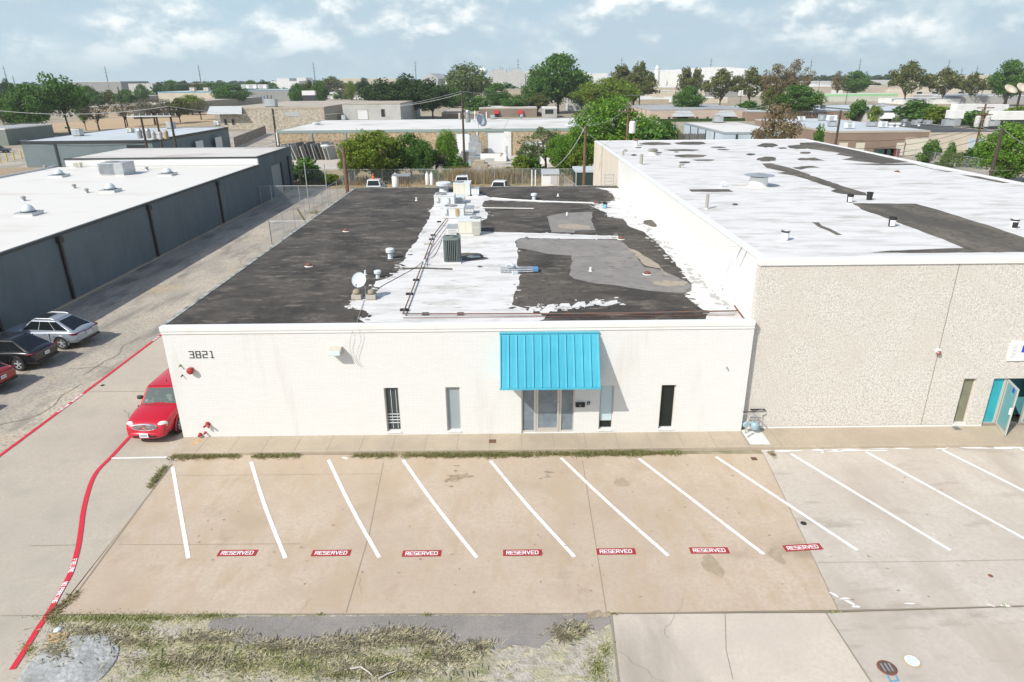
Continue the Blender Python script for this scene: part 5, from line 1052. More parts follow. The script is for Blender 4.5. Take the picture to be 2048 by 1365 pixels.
mb = MB(); mb.tube([(1.02, -.5, 1.03), (1.0, -.1, 1.05)], .012, 5); mb.tube([(1.02, .1, 1.05), (1.0, .5, 1.03)], .012, 5); mb.build('wipers', M_trimb, t, world=False)
mb = MB(); mb.tube([(.3, .1, 1.66), (.28, .1, 1.72)], .02, 6); mb.tube([(.28, .1, 1.72), (-.05, .1, 2.05)], .004, 5); mb.build('antenna', M_trimb, t, world=False)
t.rotation_euler = (0, 0, R_(-90)); fr = at(307, 872, .0); t.location = (-13.50, 24.05, -.01)
# ------------------------------------------------------------------ trees
def leafmat(name, cols): return mat(name, cols[0], .6, leaf=cols, spec=.25)
LM = {'oak': leafmat('oak_leaf', [(0.026, 0.058, 0.017), (0.051, 0.102, 0.026), (0.072, 0.131, 0.032)]), 'mid': leafmat('green_leaf', [(0.051, 0.131, 0.023), (0.094, 0.203, 0.036), (0.145, 0.246, 0.051)]),
      'yel': leafmat('yellow_green_leaf', [(0.102, 0.174, 0.017), (0.189, 0.275, 0.032), (0.275, 0.334, 0.051)]), 'olive': leafmat('olive_leaf', [(0.072, 0.109, 0.029), (0.145, 0.174, 0.051), (0.246, 0.217, 0.072)]),
      'brown': leafmat('brown_leaf', [(0.174, 0.123, 0.065), (0.275, 0.189, 0.102), (0.145, 0.160, 0.058)]), 'bright': leafmat('bright_leaf', [(0.072, 0.189, 0.017), (0.145, 0.290, 0.029), (0.232, 0.377, 0.058)]),
      'loose': leafmat('grey_green_leaf', [(0.072, 0.123, 0.036), (0.145, 0.203, 0.072), (0.232, 0.275, 0.116)]), 'grey': leafmat('bare_twig_leaf', [(0.131, 0.116, 0.087), (0.189, 0.174, 0.116), (0.102, 0.131, 0.058)])}
M_bark = mat('tree_bark', (.10, .078, .058), .95, [((.16, .13, .10), 4, .45, .65, (3, 3, .4))])
M_barkd = mat('dark_bark', (.05, .042, .034), .95)
def crown_mesh(name, kind, seed, nclump, nleaf, leaf, shape='round', spread=1., trunkh=.25, gap=0.):
    """unit tree: height 1, crown half width .5"""
    rn = np.random.RandomState(seed); cl = []
    while len(cl) < nclump:
        p = rn.uniform(-1, 1, 3); d = np.linalg.norm(p)
        if d > 1 or (d < .45 and rn.rand() < .75): continue
        z = p[2]*.5+.5
        w = {'round': math.sqrt(max(.02, 1-(2*z-.9)**2*.8)), 'column': .75+.25*math.sin(z*3), 'umbrella': .45+.75*z if z < .75 else 1.0-(z-.75)*1.6, 'cone': 1.05-z*.75, 'bush': math.sqrt(max(.05, 1-z*z*.8))}[shape]
        r = rn.uniform(.07, .175)*(1.12-gap)*(60/max(nclump, 30))**.3
        cl.append((p[0]*.42*w, p[1]*.42*w, trunkh+(1-trunkh)*(.06+.86*z), r))
    cl = np.array(cl); per = nleaf//nclump; n_ = per*nclump
    c = np.repeat(cl, per, 0); d = rn.normal(size=(n_, 3)); d /= np.linalg.norm(d, axis=1)[:, None]
    rad = c[:, 3]*(rn.uniform(.25, 1.12, n_)**.45); P_ = c[:, :3]+d*rad[:, None]*np.array([1, 1, .8*(1-trunkh)+.1])
    a = rn.normal(size=(n_, 3)); a += d*.6; a /= np.linalg.norm(a, axis=1)[:, None]; b = np.cross(a, rn.normal(size=(n_, 3))); b /= np.linalg.norm(b, axis=1)[:, None]; e = np.cross(a, b)
    s_ = leaf*rn.uniform(.55, 1.3, n_)[:, None]; V = np.stack([P_+b*s_, P_+e*s_*.6, P_-b*s_, P_-e*s_*.6], 1).reshape(-1, 3)
    me = bpy.data.meshes.new(name); me.vertices.add(n_*4); me.vertices.foreach_set('co', V.ravel()); me.loops.add(n_*4); me.loops.foreach_set('vertex_index', np.arange(n_*4)); me.polygons.add(n_); me.polygons.foreach_set('loop_start', np.arange(n_)*4); me.polygons.foreach_set('loop_total', np.full(n_, 4))
    me.materials.append(LM[kind]); me.update(); return me, cl
def trunk_mesh(cl, th, r=.022, seed=1, bark=None, lean=0.):
    rn = random.Random(seed); mb = MB(); top = Vector((lean*.3, 0, th+.18)); mb.tube([(0, 0, 0), (lean*.1, .004, th*.5), (lean*.2, 0, th), top], r, 8, r*.5)
    for x, y, z, q in cl[::max(1, len(cl)//14)]:
        s_ = Vector((lean*.2, 0, min(th*rn.uniform(.7, 1.2), z*.8))); e = Vector((x, y, z)); m_ = (s_+e)/2+Vector((rn.uniform(-.03, .03), rn.uniform(-.03, .03), .03)); mb.tube([s_, m_, e], r*.42, 5, r*.1)
    o = mb.build('trunk', bark or M_bark, None, world=False); me = o.data; bpy.data.objects.remove(o); return me
PROTO = {}
def proto(key, *a, **k):
    bark = k.pop('bark', None); lean = k.pop('lean', 0.); tr = k.pop('r', .022); me, cl = crown_mesh('crown_'+key, *a, **k); PROTO[key] = (me, trunk_mesh(cl, k.get('trunkh', .25), tr, a[1], bark, lean))
proto('oak', 'oak', 1, 110, 9500, 0.0220, shape='round', trunkh=.18); proto('mid', 'mid', 2, 100, 10000, 0.0210, trunkh=.16); proto('midb', 'mid', 12, 80, 8000, 0.0220, shape='umbrella', trunkh=.2)
proto('yel', 'yel', 3, 120, 13000, 0.0165, trunkh=.14, gap=.15); proto('olive', 'olive', 4, 60, 5000, 0.0240, trunkh=.22, gap=.25); proto('oliveb', 'olive', 14, 48, 4200, 0.0240, shape='cone', trunkh=.24, gap=.3)
proto('brown', 'brown', 5, 70, 4200, 0.0180, shape='umbrella', trunkh=.2, gap=.4); proto('bright', 'bright', 6, 150, 15000, 0.0165, shape='column', trunkh=.08); proto('loose', 'loose', 7, 90, 7000, 0.0190, trunkh=.2, gap=.25)
proto('sparse', 'loose', 8, 70, 4200, 0.0170, trunkh=.25, gap=.45); proto('grey', 'grey', 9, 60, 2232, 0.019, shape='umbrella', trunkh=.3, gap=.4, bark=M_barkd); proto('pine', 'mid', 10, 26, 4030, 0.026, shape='umbrella', trunkh=.35, lean=-.12, bark=M_barkd)
proto('bush', 'mid', 11, 26, 2232, 0.056, shape='bush', trunkh=.0); proto('bushy', 'yel', 13, 26, 2232, 0.051, shape='bush', trunkh=.0); proto('far', 'oak', 15, 22, 806, 0.072, shape='bush', trunkh=.03)
def tree(key, cx, top, Y, wpx, label, base=None, cat=None, depth=1., rz=None, grp=None, zb=0.):
    if base is not None: Y = at(cx if not isinstance(base, tuple) else base[0], base if not isinstance(base, tuple) else base[1], zb).y
    p = aty(cx, top, Y); l, r = aty(cx-wpx/2, top+10, Y), aty(cx+wpx/2, top+10, Y); w = (r.x-l.x); x = p.x
    if isinstance(base, tuple): x = x
    t = thing('bush' if key.startswith('bush') else 'tree', label, cat or ('bush' if key.startswith('bush') else 'tree'), (x, Y, zb), rz if rz is not None else random.uniform(0, 6.28), grp)
    h = (p.z-zb)*1.02; k_ = 1.28 if not key.startswith('bush') else 1.1; t.scale = (w*k_, w*k_*depth, h); c, k = PROTO[key]
    for nm, me in (('crown', c), ('stems' if key.startswith('bush') else 'trunk', k)):
        o = bpy.data.objects.new(nm, me); COL.objects.link(o); o.parent = t
    return t
T = [  # kind, centre px, top px, distance, width px, label, base px
 ('mid', 45, 166, 0, 92, 'broad bright green tree left of the road sign with a leaning trunk', (103, 272)), ('pine', 112, 147, 0, 80, 'tall layered tree rising behind the broad green one', (127, 268)),
 ('midb', 152, 172, 0, 34, 'small green outer crown at the right of the tall layered tree', (118, 262)), ('oak', 38, 212, 0, 60, 'low dark tree under the broad green one at the left', (63, 270)), ('olive', -8, 190, 0, 50, 'tree cut by the left edge above the grey pavilion', (0, 258)),
 ('grey', 186, 204, 0, 62, 'grey brown thin tree between the tall tree and the dark poles', (190, 262)), ('grey', 245, 203, 0, 50, 'bare dark forked tree beside the leaning power pole', (250, 254)), ('grey', 300, 194, 0, 80, 'wide brownish bare tree behind the transformer poles', (302, 250)),
 ('olive', 352, 197, 0, 46, 'thin olive tree right of the transformer poles', (352, 246)), ('yel', 378, 188, 0, 52, 'yellowish round tree behind the rotund grey one', (384, 230)), ('grey', 396, 199, 0, 46, 'grey green umbrella tree on the dry field edge', (392, 240)),
 ('mid', 458, 168, 0, 64, 'round green tree in front of the blue trimmed warehouse', (458, 216)), ('oak', 567, 182, 0, 40, 'dark green tree by the blue loading doors', (566, 206)),
 ('olive', 661, 153, 0, 54, 'tall olive tree right of the white trailer', (661, 198)), ('brown', 692, 168, 0, 32, 'rust brown tree right of the tall olive one', (692, 200)), ('loose', 720, 162, 0, 34, 'pale loose tree between the rust brown tree and the oaks', (720, 202)),
 ('oak', 765, 158, 0, 84, 'left dark oak behind the brown brick building', (765, 238)), ('oak', 808, 149, 0, 86, 'middle tall dark oak behind the brown brick building', (808, 238)), ('oak', 862, 158, 0, 78, 'right dark oak behind the brown brick building', (858, 238)),
 ('loose', 931, 124, 300, 100, 'tall pale loose tree right of the dark oaks', None), ('mid', 905, 175, 285, 50, 'green lower tree between right oak and transformer pole', None), ('mid', 992, 165, 270, 46, 'pointed green tree before the tall white building', None), ('midb', 1030, 190, 262, 60, 'low green tree behind the red awning building', None),
 ('bush', 955, 196, 258, 60, 'yellow green thicket left behind the red awning building', None), ('olive', 1075, 186, 262, 50, 'low olive tree at the right end of the red awning building', None),
 ('mid', 1118, 105, 275, 108, 'tallest green tree in the middle distance', None), ('mid', 1075, 152, 268, 56, 'lower left companion of the tallest green tree', None), ('mid', 1165, 150, 270, 50, 'lower right companion of the tallest green tree', None),
 ('yel', 1215, 153, 258, 120, 'wide flat topped yellow green tree right of the tallest tree', None), ('oliveb', 1245, 126, 330, 60, 'brown tinged tree left of the white silo', None), ('olive', 1283, 124, 330, 60, 'olive tree nearest left of the white silo', None), ('olive', 1270, 150, 310, 90, 'wide olive tree under the two brown tinged ones', None),
 ('oliveb', 1374, 131, 320, 40, 'narrow olive tree in front of the white hangar, left of the pair', None), ('oliveb', 1396, 133, 320, 34, 'narrow olive tree in front of the white hangar, right of the pair', None), ('mid', 1379, 172, 235, 56, 'round green tree before the tan wall and utility pole', None),
 ('olive', 1447, 137, 300, 64, 'full olive tree right of the hangar pair', None), ('olive', 1506, 134, 310, 54, 'olive tree with open crown left of the tall brown one', None), ('brown', 1560, 128, 290, 70, 'tall brownish thin tree, left half of the big clump', None), ('brown', 1600, 119, 290, 60, 'tallest brownish thin tree, right half of the big clump', None),
 ('mid', 1600, 168, 215, 88, 'wide deep green tree under the brownish clump', None), ('olive', 1545, 176, 215, 40, 'small olive tree left of the wide deep green one', None), ('brown', 1681, 142, 420, 30, 'small rusty tree on the horizon right of the clump', None), ('mid', 1716, 141, 420, 50, 'rounded green tree on the horizon under a pylon', None),
 ('olive', 1824, 122, 330, 66, 'large olive tree left of the cream loading docks', None), ('olive', 1898, 136, 330, 58, 'olive tree in the middle of the cream loading docks', None), ('olive', 1952, 145, 330, 46, 'olive tree at the right of the cream loading docks', None), ('mid', 2030, 118, 300, 66, 'dark green tree at the right edge above the big dishes', None),
 ('bush', 1720, 204, 205, 44, 'green bush left of the striped green wall', None), ('bushy', 1755, 207, 200, 26, 'low yellow green bush before the striped green wall', None), ('bush', 1835, 205, 195, 80, 'long green bush below the white canopy', None), ('bushy', 1880, 208, 190, 60, 'yellow green bush right below the white canopy', None), ('bushy', 2035, 208, 170, 60, 'weedy bank of bushes at the right edge below the dishes', None),
 ('bush', 1960, 226, 165, 95, 'clipped dark hedge behind the leaning transformer pole', None), ('bush', 1500, 205, 225, 60, 'green bush left of the tall brown sparse tree', None),
 ('bush', 700, 338, 90, 36, 'small green scrub bush behind the left lamp pole', None), ('bushy', 868, 338, 90, 30, 'low scrub bush behind the two gas bottles', None), ('bush', 893, 336, 90, 26, 'small scrub bush left of the tall dark pole foot', None), ('bushy', 985, 340, 90, 30, 'low scrub bush behind the white cab pickup', None), ('bush', 1018, 336, 90, 34, 'green scrub bush between the pickup and the standpipes', None), ('bushy', 632, 338, 90, 40, 'sprawling scrub bush behind the alley gate posts', None), ('bright', 1128, 268, 95, 70, 'leafy green tree between the thin grey tree and the lamp pole', None), ('loose', 1055, 285, 96, 50, 'small pale green tree at the left end of the green mass behind the yard', None), ('mid', 1335, 240, 103, 60, 'green tree closing the right end of the mass behind the tall building', None), ('yel', 700, 275, 89, 60, 'yellow green side crown left of the big yellow green tree', None), ('bush', 1062, 318, 94, 60, 'green thicket at the rear fence right of the reeds', None), ('bushy', 1128, 312, 95, 60, 'yellow green thicket behind the white shed', None), ('bush', 915, 318, 92, 46, 'small green thicket at the foot of the tall dark pole', None), ('bush', 775, 322, 91, 70, 'dark undergrowth below the big yellow green tree', None), ('bushy', 1150, 290, 93, 60, 'leafy undergrowth left of the right lamp pole', None),
 # near trees
 ('bright', 1222, 190, 98, 135, 'big bright green tree with upright branches behind the yard shed', None), ('bright', 1165, 250, 96, 80, 'leafy left part of the big bright tree, lower and darker', None), ('bright', 1300, 230, 102, 60, 'slim upright green tree beside the white transformer', None),
 ('sparse', 1092, 250, 100, 100, 'thin grey green tree in front of the brown brick wall', None), ('yel', 742, 256, 90, 125, 'big yellow green tree behind the yard lamp', None), ('mid', 818, 265, 92, 66, 'dark green tree right of the big yellow green one', None), ('mid', 845, 280, 91, 50, 'low green tree below the brown brick wall', None),
 ('bright', 892, 258, 93, 44, 'narrow bright green tree left of the tall dark pole', None), ('grey', 870, 295, 92, 50, 'bare twiggy shrub between green tree and dark pole', None), ('brown', 1560, 207, 92, 110, 'sparse brown autumn tree behind the tall white roof', None),
 ('bush', 1310, 262, 90, 110, 'green and brown hedge behind the tall building near the fence', None), ('bushy', 1042, 305, 92, 44, 'low bright bush right of the stacked white boards', None), ('bush', 610, 320, 90, 70, 'weeds and green bush beside the leaning slabs', None), ('bushy', 660, 345, 88, 40, 'low dry green bush by the rear fence', None), ('bush', 566, 312, 93, 40, 'green vine bush behind the warehouse corner', None),
 ('bright', 2042, 244, 82, 120, 'big bright green tree at the right edge behind the fence', None), ('bush', 1950, 300, 100, 60, 'scraggly bush between the two leaning poles', None), ('sparse', 1905, 298, 85, 50, 'thin weedy shrub by the yellow pipe', None), ('bush', 1866, 285, 102, 44, 'dark green creeper bush against the pale wall', None), ('bush', 1905, 290, 98, 26, 'small creeper bush right of the dark one', None),
 ('bushy', 1775, 312, 78, 24, 'tiny yellow green weed at the corner of the tall roof', None), ('bush', 1640, 262, 84, 36, 'thin green shoots right of the sparse brown tree', None)]
for (k, cx, tp, Y, w, lab, base) in T: tree(k, cx, tp, Y or 1, w, lab, base)
# mid-distance wooded patches left of centre: individual trees
rn = random.Random(21)
names = {'mid': 'green', 'olive': 'olive', 'oak': 'dark green', 'yel': 'yellow green'}
spots = [(172, 171, 230, 34, 'mid'), (190, 182, 225, 40, 'mid'), (215, 180, 240, 36, 'olive'), (248, 178, 235, 40, 'mid'), (318, 165, 330, 26, 'oak'), (340, 160, 340, 34, 'mid'), (366, 162, 350, 36, 'oak'), (392, 164, 350, 34, 'olive'), (414, 164, 330, 30, 'mid'), (436, 163, 330, 34, 'mid'), (500, 160, 520, 30, 'mid'), (524, 160, 500, 26, 'oak'),
 (594, 166, 330, 34, 'mid'), (618, 162, 340, 40, 'olive'), (636, 160, 330, 34, 'mid'), (725, 156, 400, 26, 'oak'), (700, 160, 420, 22, 'yel'), (545, 165, 420, 20, 'mid'), (280, 168, 420, 24, 'mid'), (8, 158, 330, 30, 'oak')]
for i, (cx, tp, Y, w, k) in enumerate(spots): tree(k, cx, tp, (330 if cx < 260 else max(Y, 500) if 290 < cx < 560 else Y), w, names[k]+' crown in the wooded belt left of centre, far beyond the roofs', None, grp='trees of the wooded belt left of centre')
# horizon wood: one mass
def lumps(name, n_, x0, x1, d0, d1, h0, h1, seed, m):
    rn = np.random.RandomState(seed); me, _ = crown_mesh('t', 'oak', seed, 16, 260, .11, shape='bush', trunkh=0.); base = np.empty(len(me.vertices)*3); me.vertices.foreach_get('co', base); base = base.reshape(-1, 3); A = []
    for k in range(n_):
        d = rn.uniform(d0, d1); az = rn.uniform(x0, x1); h = rn.uniform(h0, h1); w = h*rn.uniform(1.2, 2.6); A.append(base*np.array([w, w, h])+np.array([d*math.tan(az), d, 0]))
    V = np.concatenate(A); q = len(V)//4; mm = bpy.data.meshes.new(name); mm.vertices.add(len(V)); mm.vertices.foreach_set('co', V.ravel()); mm.loops.add(q*4); mm.loops.foreach_set('vertex_index', np.arange(q*4)); mm.polygons.add(q); mm.polygons.foreach_set('loop_start', np.arange(q)*4); mm.polygons.foreach_set('loop_total', np.full(q, 4)); mm.materials.append(m); mm.update()
    o = bpy.data.objects.new(name, mm); COL.objects.link(o); return tag(o, 'dark tree line along the whole horizon', 'woodland', kind='stuff')
lumps('far_woodland', 1250, -.72, .72, 800, 2200, 9, 14.5, 3, LM['oak'])
lumps('nearer_woodland', 240, -.72, .05, 470, 1000, 5.5, 10, 5, LM['mid'])['label'] = 'lighter green scattered trees between far roofs and the horizon'
lumps('right_woodland', 130, .05, .72, 480, 950, 5, 9.0, 6, LM['olive'])['label'] = 'scattered olive scrub among far roofs on the right side'

# grass
def blades(name, label, pts_fn, n_, h0, h1, cols, seed, lean=.6, w=.012, lo=.2):
    rn = np.random.RandomState(seed); V = []; pts = pts_fn(rn, n_); n_ = len(pts); h = rn.uniform(h0, h1, n_); an = rn.uniform(0, 2*math.pi, n_); ln = rn.uniform(lo, 1, n_)*lean
    b = np.array(pts); d = np.stack([np.cos(an), np.sin(an), np.zeros(n_)], 1); s_ = np.stack([-np.sin(an), np.cos(an), np.zeros(n_)], 1)*w*rn.uniform(.6, 1.4, n_)[:, None]
    tip = b+d*(h*ln)[:, None]+np.array([0, 0, 1.])*(h*np.sqrt(np.maximum(.03, 1-ln**2)))[:, None]; mid = b+(tip-b)*.5+np.array([0, 0, 1.])*(h*.12)[:, None]
    V = np.stack([b-s_, b+s_, mid+s_*.7, tip, mid-s_*.7], 1).reshape(-1, 3); me = bpy.data.meshes.new(name); me.vertices.add(n_*5); me.vertices.foreach_set('co', V.ravel()); me.loops.add(n_*5); me.loops.foreach_set('vertex_index', np.arange(n_*5)); me.polygons.add(n_); me.polygons.foreach_set('loop_start', np.arange(n_)*5); me.polygons.foreach_set('loop_total', np.full(n_, 5))
    me.materials.append(leafmat(name+'_blade', cols)); me.update(); o = bpy.data.objects.new(name, me); COL.objects.link(o); return tag(o, label, 'grass', kind='stuff')
DRYC = [(.42, .36, .19), (.52, .46, .28), (.33, .27, .13)]; GRC = [(.18, .23, .07), (.32, .34, .13), (.52, .47, .27)]
def along_px(segs, spread):
    def fn(rn, n_):
        out = []; tot = sum(abs(b[0]-a[0])+abs(b[1]-a[1]) for a, b, *_ in segs)
        for a, b, *q in segs:
            k = int(n_*(abs(b[0]-a[0])+abs(b[1]-a[1]))/tot)
            for i in range(k):
                t_ = rn.rand(); p = at(a[0]+(b[0]-a[0])*t_, a[1]+(b[1]-a[1])*t_); sp = spread*(.35+.65*abs(math.sin(t_*9+a[0])))
                out.append((p.x+rn.normal()*.05, p.y+rn.normal()*sp*.5, .0))
        return out
    return fn
kerb = [((345, 915), (480, 913)), ((505, 914), (600, 912)), ((706, 912), (790, 912)), ((806, 912), (1060, 910)), ((850, 912), (1060, 911)), ((1070, 910), (1360, 907)), ((1160, 909), (1300, 908)), ((330, 935), (300, 975))]
blades('kerb_grass', 'patchy green grass growing along the kerb in front of the white building', along_px(kerb, .20), 9000, .04, .12, GRC, 1, w=.009)
blades('kerb_straw', 'dry straw mixed in the grass along the kerb', along_px(kerb+[((340, 918), (420, 915)), ((1195, 905), (1300, 905)), ((1540, 905), (1548, 914)), ((150, 1190), (100, 1235))], .2), 5000, .05, .2, DRYC, 2, lean=1., lo=.85, w=.008)
def patch(cells):
    def fn(rn, n_):
        out = []; W_ = sum(c[4] for c in cells)
        for cx, cy, rx, ry, wgt in cells:
            for i in range(int(n_*wgt/W_)):
                r = abs(rn.normal())*.62; a = rn.uniform(0, 6.283); p = at(cx+rx*r*math.cos(a), cy+ry*r*math.sin(a)); out.append((p.x, p.y, -.015))
        return out
    return fn
gc = [(200, 1236, 110, 12, 3), (300, 1236, 120, 12, 3), (420, 1232, 60, 8, 1.2), (110, 1240, 22, 14, 1), (60, 1300, 22, 25, .6), (280, 1258, 40, 14, 1), (290, 1290, 40, 18, 1), (330, 1330, 110, 30, 3), (480, 1330, 90, 28, 3), (600, 1330, 90, 30, 3), (750, 1325, 90, 24, 3), (860, 1310, 40, 14, 1.5), (680, 1350, 120, 16, 2), (420, 1300, 60, 16, 1.5), (540, 1300, 40, 10, 1), (800, 1350, 60, 14, 1), (1195, 1335, 28, 30, 1.6), (1210, 1300, 16, 18, .6), (640, 1229, 10, 3, .1), (853, 1230, 10, 3, .15), (1228, 1228, 14, 3, .2), (1668, 1224, 22, 3, .1), (2008, 1212, 8, 3, .1)]
blades('verge_grass', 'olive green grass tufts over the bottom verge', patch(gc), 15000, .025, .08, [(.26, .32, .09), (.42, .45, .18), (.66, .62, .38)], 3, w=.008, lean=.9, lo=.4)
sc = [(180, 1262, 80, 10, 1), (120, 1300, 30, 30, .8), (260, 1280, 60, 10, 1), (420, 1275, 80, 10, 1.5), (560, 1290, 60, 8, 1.2), (650, 1300, 90, 14, 2), (720, 1282, 70, 10, 2), (800, 1272, 60, 14, 2.4), (860, 1280, 40, 14, 1.2), (900, 1310, 60, 20, 1.5), (1130, 1268, 24, 14, 1.2), (1160, 1256, 16, 8, .5), (960, 1290, 30, 6, .5), (400, 1320, 200, 30, 2), (760, 1340, 200, 20, 2)]
blades('verge_straw', 'pale mown straw lying in drifts over the bottom verge', patch(sc), 10000, .08, .26, [(.74, .70, .50), (.82, .78, .60), (.60, .55, .36)], 4, lean=1.0, w=.006, lo=.9)
def strip_y(x0, x1, y0, y1):
    return lambda rn, n_: [(rn.uniform(x0, x1), rn.uniform(y0, y1), -.02) for _ in range(n_)]
blades('reeds', 'tall dry tan reeds along the rear fence', lambda rn, n_: [(x_+rn.normal()*.8, rn.uniform(87, 93), -.02) for x_ in rn.uniform(-40, 9, 90) for _ in range(n_//90)], 5200, .2, .85, [(.36, .26, .12), (.46, .34, .17), (.20, .20, .07)], 6, lean=.4, w=.03)
blades('reed_clump', 'tall pale reed clump right of the dark pole', lambda rn, n_: [(-6.0+rn.normal()*.9, 88+rn.normal()*.5, 0) for _ in range(n_)]+[(-1.5+rn.normal()*1.6, 88+rn.normal()*.5, 0) for _ in range(n_)], 1300, 1.0, 2.3, [(.48, .35, .15), (.55, .42, .22), (.36, .28, .13)], 7, lean=.25, w=.03)
blades('alley_weeds', 'dry weeds at the foot of the alley gate', lambda rn, n_: [(-18.5+rn.normal()*.9, 68+rn.normal()*.4, 0) for _ in range(n_)]+[(-17.5+rn.normal()*.5, 61+rn.normal()*.8, 0) for _ in range(n_)], 700, .1, .35, [(.30, .28, .10), (.42, .36, .18), (.16, .18, .05)], 8)
blades('right_weeds', 'dry weeds along the right rear fence', strip_y(30, 62, 44, 74), 12000, .25, .8, [(.30, .28, .10), (.42, .36, .18), (.14, .17, .05)], 9, w=.03)
# ------------------------------------------------------------------ the industrial park behind
def wm(name, c, c2=None, sc=.4): return mat(name, c, .9, [((c2 or tuple(v*.85 for v in c)), sc, .45, .7, None)])
W_tan, W_pink, W_brown, W_cream = wm('tan_wall', (.42, .36, .28)), wm('pink_beige_wall', (.52, .41, .33)), wm('brown_block_wall', (.27, .195, .145)), wm('cream_wall', (.56, .50, .40))
W_pale, W_white, W_grey, W_blueg = wm('pale_grey_wall', (.50, .50, .48)), wm('white_wall', (.74, .74, .72)), wm('mid_grey_wall', (.30, .30, .29)), wm('pale_blue_wall', (.46, .54, .60))
W_pebble = mat('pebble_panel', (.38, .33, .26), .95, [((.50, .45, .37), 2.0, .46, .56, None), ((.26, .22, .17), 2.6, .55, .62, None)]); W_brick = mat('mixed_brown_brick', (.38, .29, .18), .9, [((.48, .39, .27), 3.2, .46, .56, None), ((.24, .17, .11), 3.6, .54, .62, None)])
R_white = mat('white_far_roof', (.66, .65, .62), .8, [((.50, .47, .42), .12, .5, .72, None)]); R_grey = mat('grey_far_roof', (.36, .38, .39), .8, [((.28, .28, .28), .15, .5, .7, None)]); R_pale = mat('pale_blue_far_roof', (.50, .55, .58), .75, [((.42, .44, .45), .15, .5, .7, None)])
R_tan = mat('tan_far_roof', (.44, .39, .32), .85, [((.34, .30, .25), .12, .5, .7, None)]); R_dark = mat('dark_far_roof', (.06, .065, .065), .9, [((.12, .12, .115), .2, .5, .7, None)])
T_white, T_green, T_dark, T_blue = M_coping, mat('sage_trim', (.24, .31, .29), .6), M_trim, mat('blue_trim', (.16, .36, .46), .5)
D_white = mat('white_roller_door', (.72, .74, .75), .5); D_cream = mat('cream_roller_door', (.62, .58, .48), .5); D_dark = mat('dark_opening', (.02, .022, .024), .6); D_blue = mat('blue_dock_door', (.04, .16, .40), .5); M_awn = mat('grey_awning_metal', (.40, .43, .44), .5); M_redawn = mat('red_awning_cloth', (.42, .015, .02), .6)
MM = dict(white=D_white, cream=D_cream, dark=D_dark, blue=D_blue)
def bldg(name, label, xl, yl, xr, yr=None, h=None, base=None, back=None, depth=None, wall=W_tan, roof=R_white, trim=T_white, th=.25, feats=(), posts=(), postm=T_dark, Y=None, cat='building', side=None):
    yr = yl if yr is None else yr
    if base: Y = at(xl, base).y; h = aty(xl, yl, Y).z
    elif Y: h = aty(xl, yl, Y).z
    else: Y = at(xl, yl, h).y
    x0, x1 = aty(xl, yl, Y).x, aty(xr, yr, Y).x; Yb = at((xl+xr)/2, back, h).y if back else Y+(depth or 20)
    t = thing(name, label, cat, ((x0+x1)/2, (Y+Yb)/2, 0))
    mb = MB(); mb.box(x0, x1, Y, Yb, -.02, h-.12); mb.build('wall', wall, t)
    MB().box(x0+.2, x1-.2, Y+.2, Yb-.2, h-.119, h-.04).build('roof', roof, t)
    mb = MB(); e = .06; mb.box(x0-e, x1+e, Y-e, Y+.2, h-th, h); mb.box(x0-e, x0+.2, Y+.2, Yb+e, h-th, h); mb.box(x1-.2, x1+e, Y+.2, Yb+e, h-th, h); mb.box(x0+.2, x1-.2, Yb-.2, Yb+e, h-th, h); mb.build('roof_trim', trim, t)
    for f in feats:
        nm, a, b, c, d, m = f[:6]; p, q = aty(a, b, Y), aty(c, d, Y); m = MM.get(m, m) if isinstance(m, str) else m
        o = MB().box(p.x, q.x, Y-.05, Y-.002, max(.02, q.z), p.z).build(nm, m, t)
        if nm in ('window', 'garage_door'):
            k = .08 if nm == 'window' else .12; mb = MB(); mb.box(p.x-k, p.x, Y-.09, Y-.003, max(.02, q.z), p.z); mb.box(q.x, q.x+k, Y-.09, Y-.003, max(.02, q.z), p.z); mb.box(p.x-k, q.x+k, Y-.09, Y-.003, p.z, p.z+k); mb.build('frame', trim, o)
    for px in posts:
        p = aty(px, yl, Y); MB().box(p.x-.14, p.x+.14, Y-.13, Y-.07, 0, h-th-.01).build('downspout', postm, t)
    if side:   # posts on the side wall facing the sun
        for k in range(1, side+1): yy = Y+(Yb-Y)*k/(side+1); MB().box(x0-.09, x0-.003, yy-.15, yy+.15, 0, h-th-.01).build('side_pilaster', T_dark, t)
    t['h'] = h; del t['h']; return t, (x0, x1, Y, Yb, h)
def bay(t, Y, h, x0p, x1p, yt, yb, m, dep=1.4, dark=True):
    a, b = aty(x0p, yt, Y), aty(x1p, yb, Y); c = aty((x0p+x1p)/2, yb, Y-dep); w = (b.x-a.x)*.2
    zt, zb_ = a.z, b.z
    mb = MB(); mb.add([(a.x+w, Y-.03, zt), (b.x-w, Y-.03, zt), (b.x, Y-dep, zb_), (a.x, Y-dep, zb_), (b.x, Y-.03, zb_), (a.x, Y-.03, zb_)], [(0, 3, 2, 1), (0, 5, 3), (1, 2, 4), (3, 5, 4, 2)]); mb.build('bay_awning', m, t)
    if dark: MB().box(a.x+w*1.3, b.x-w*1.3, Y-.04, Y-.003, .1, zb_-.2).build('entrance', D_dark, t)
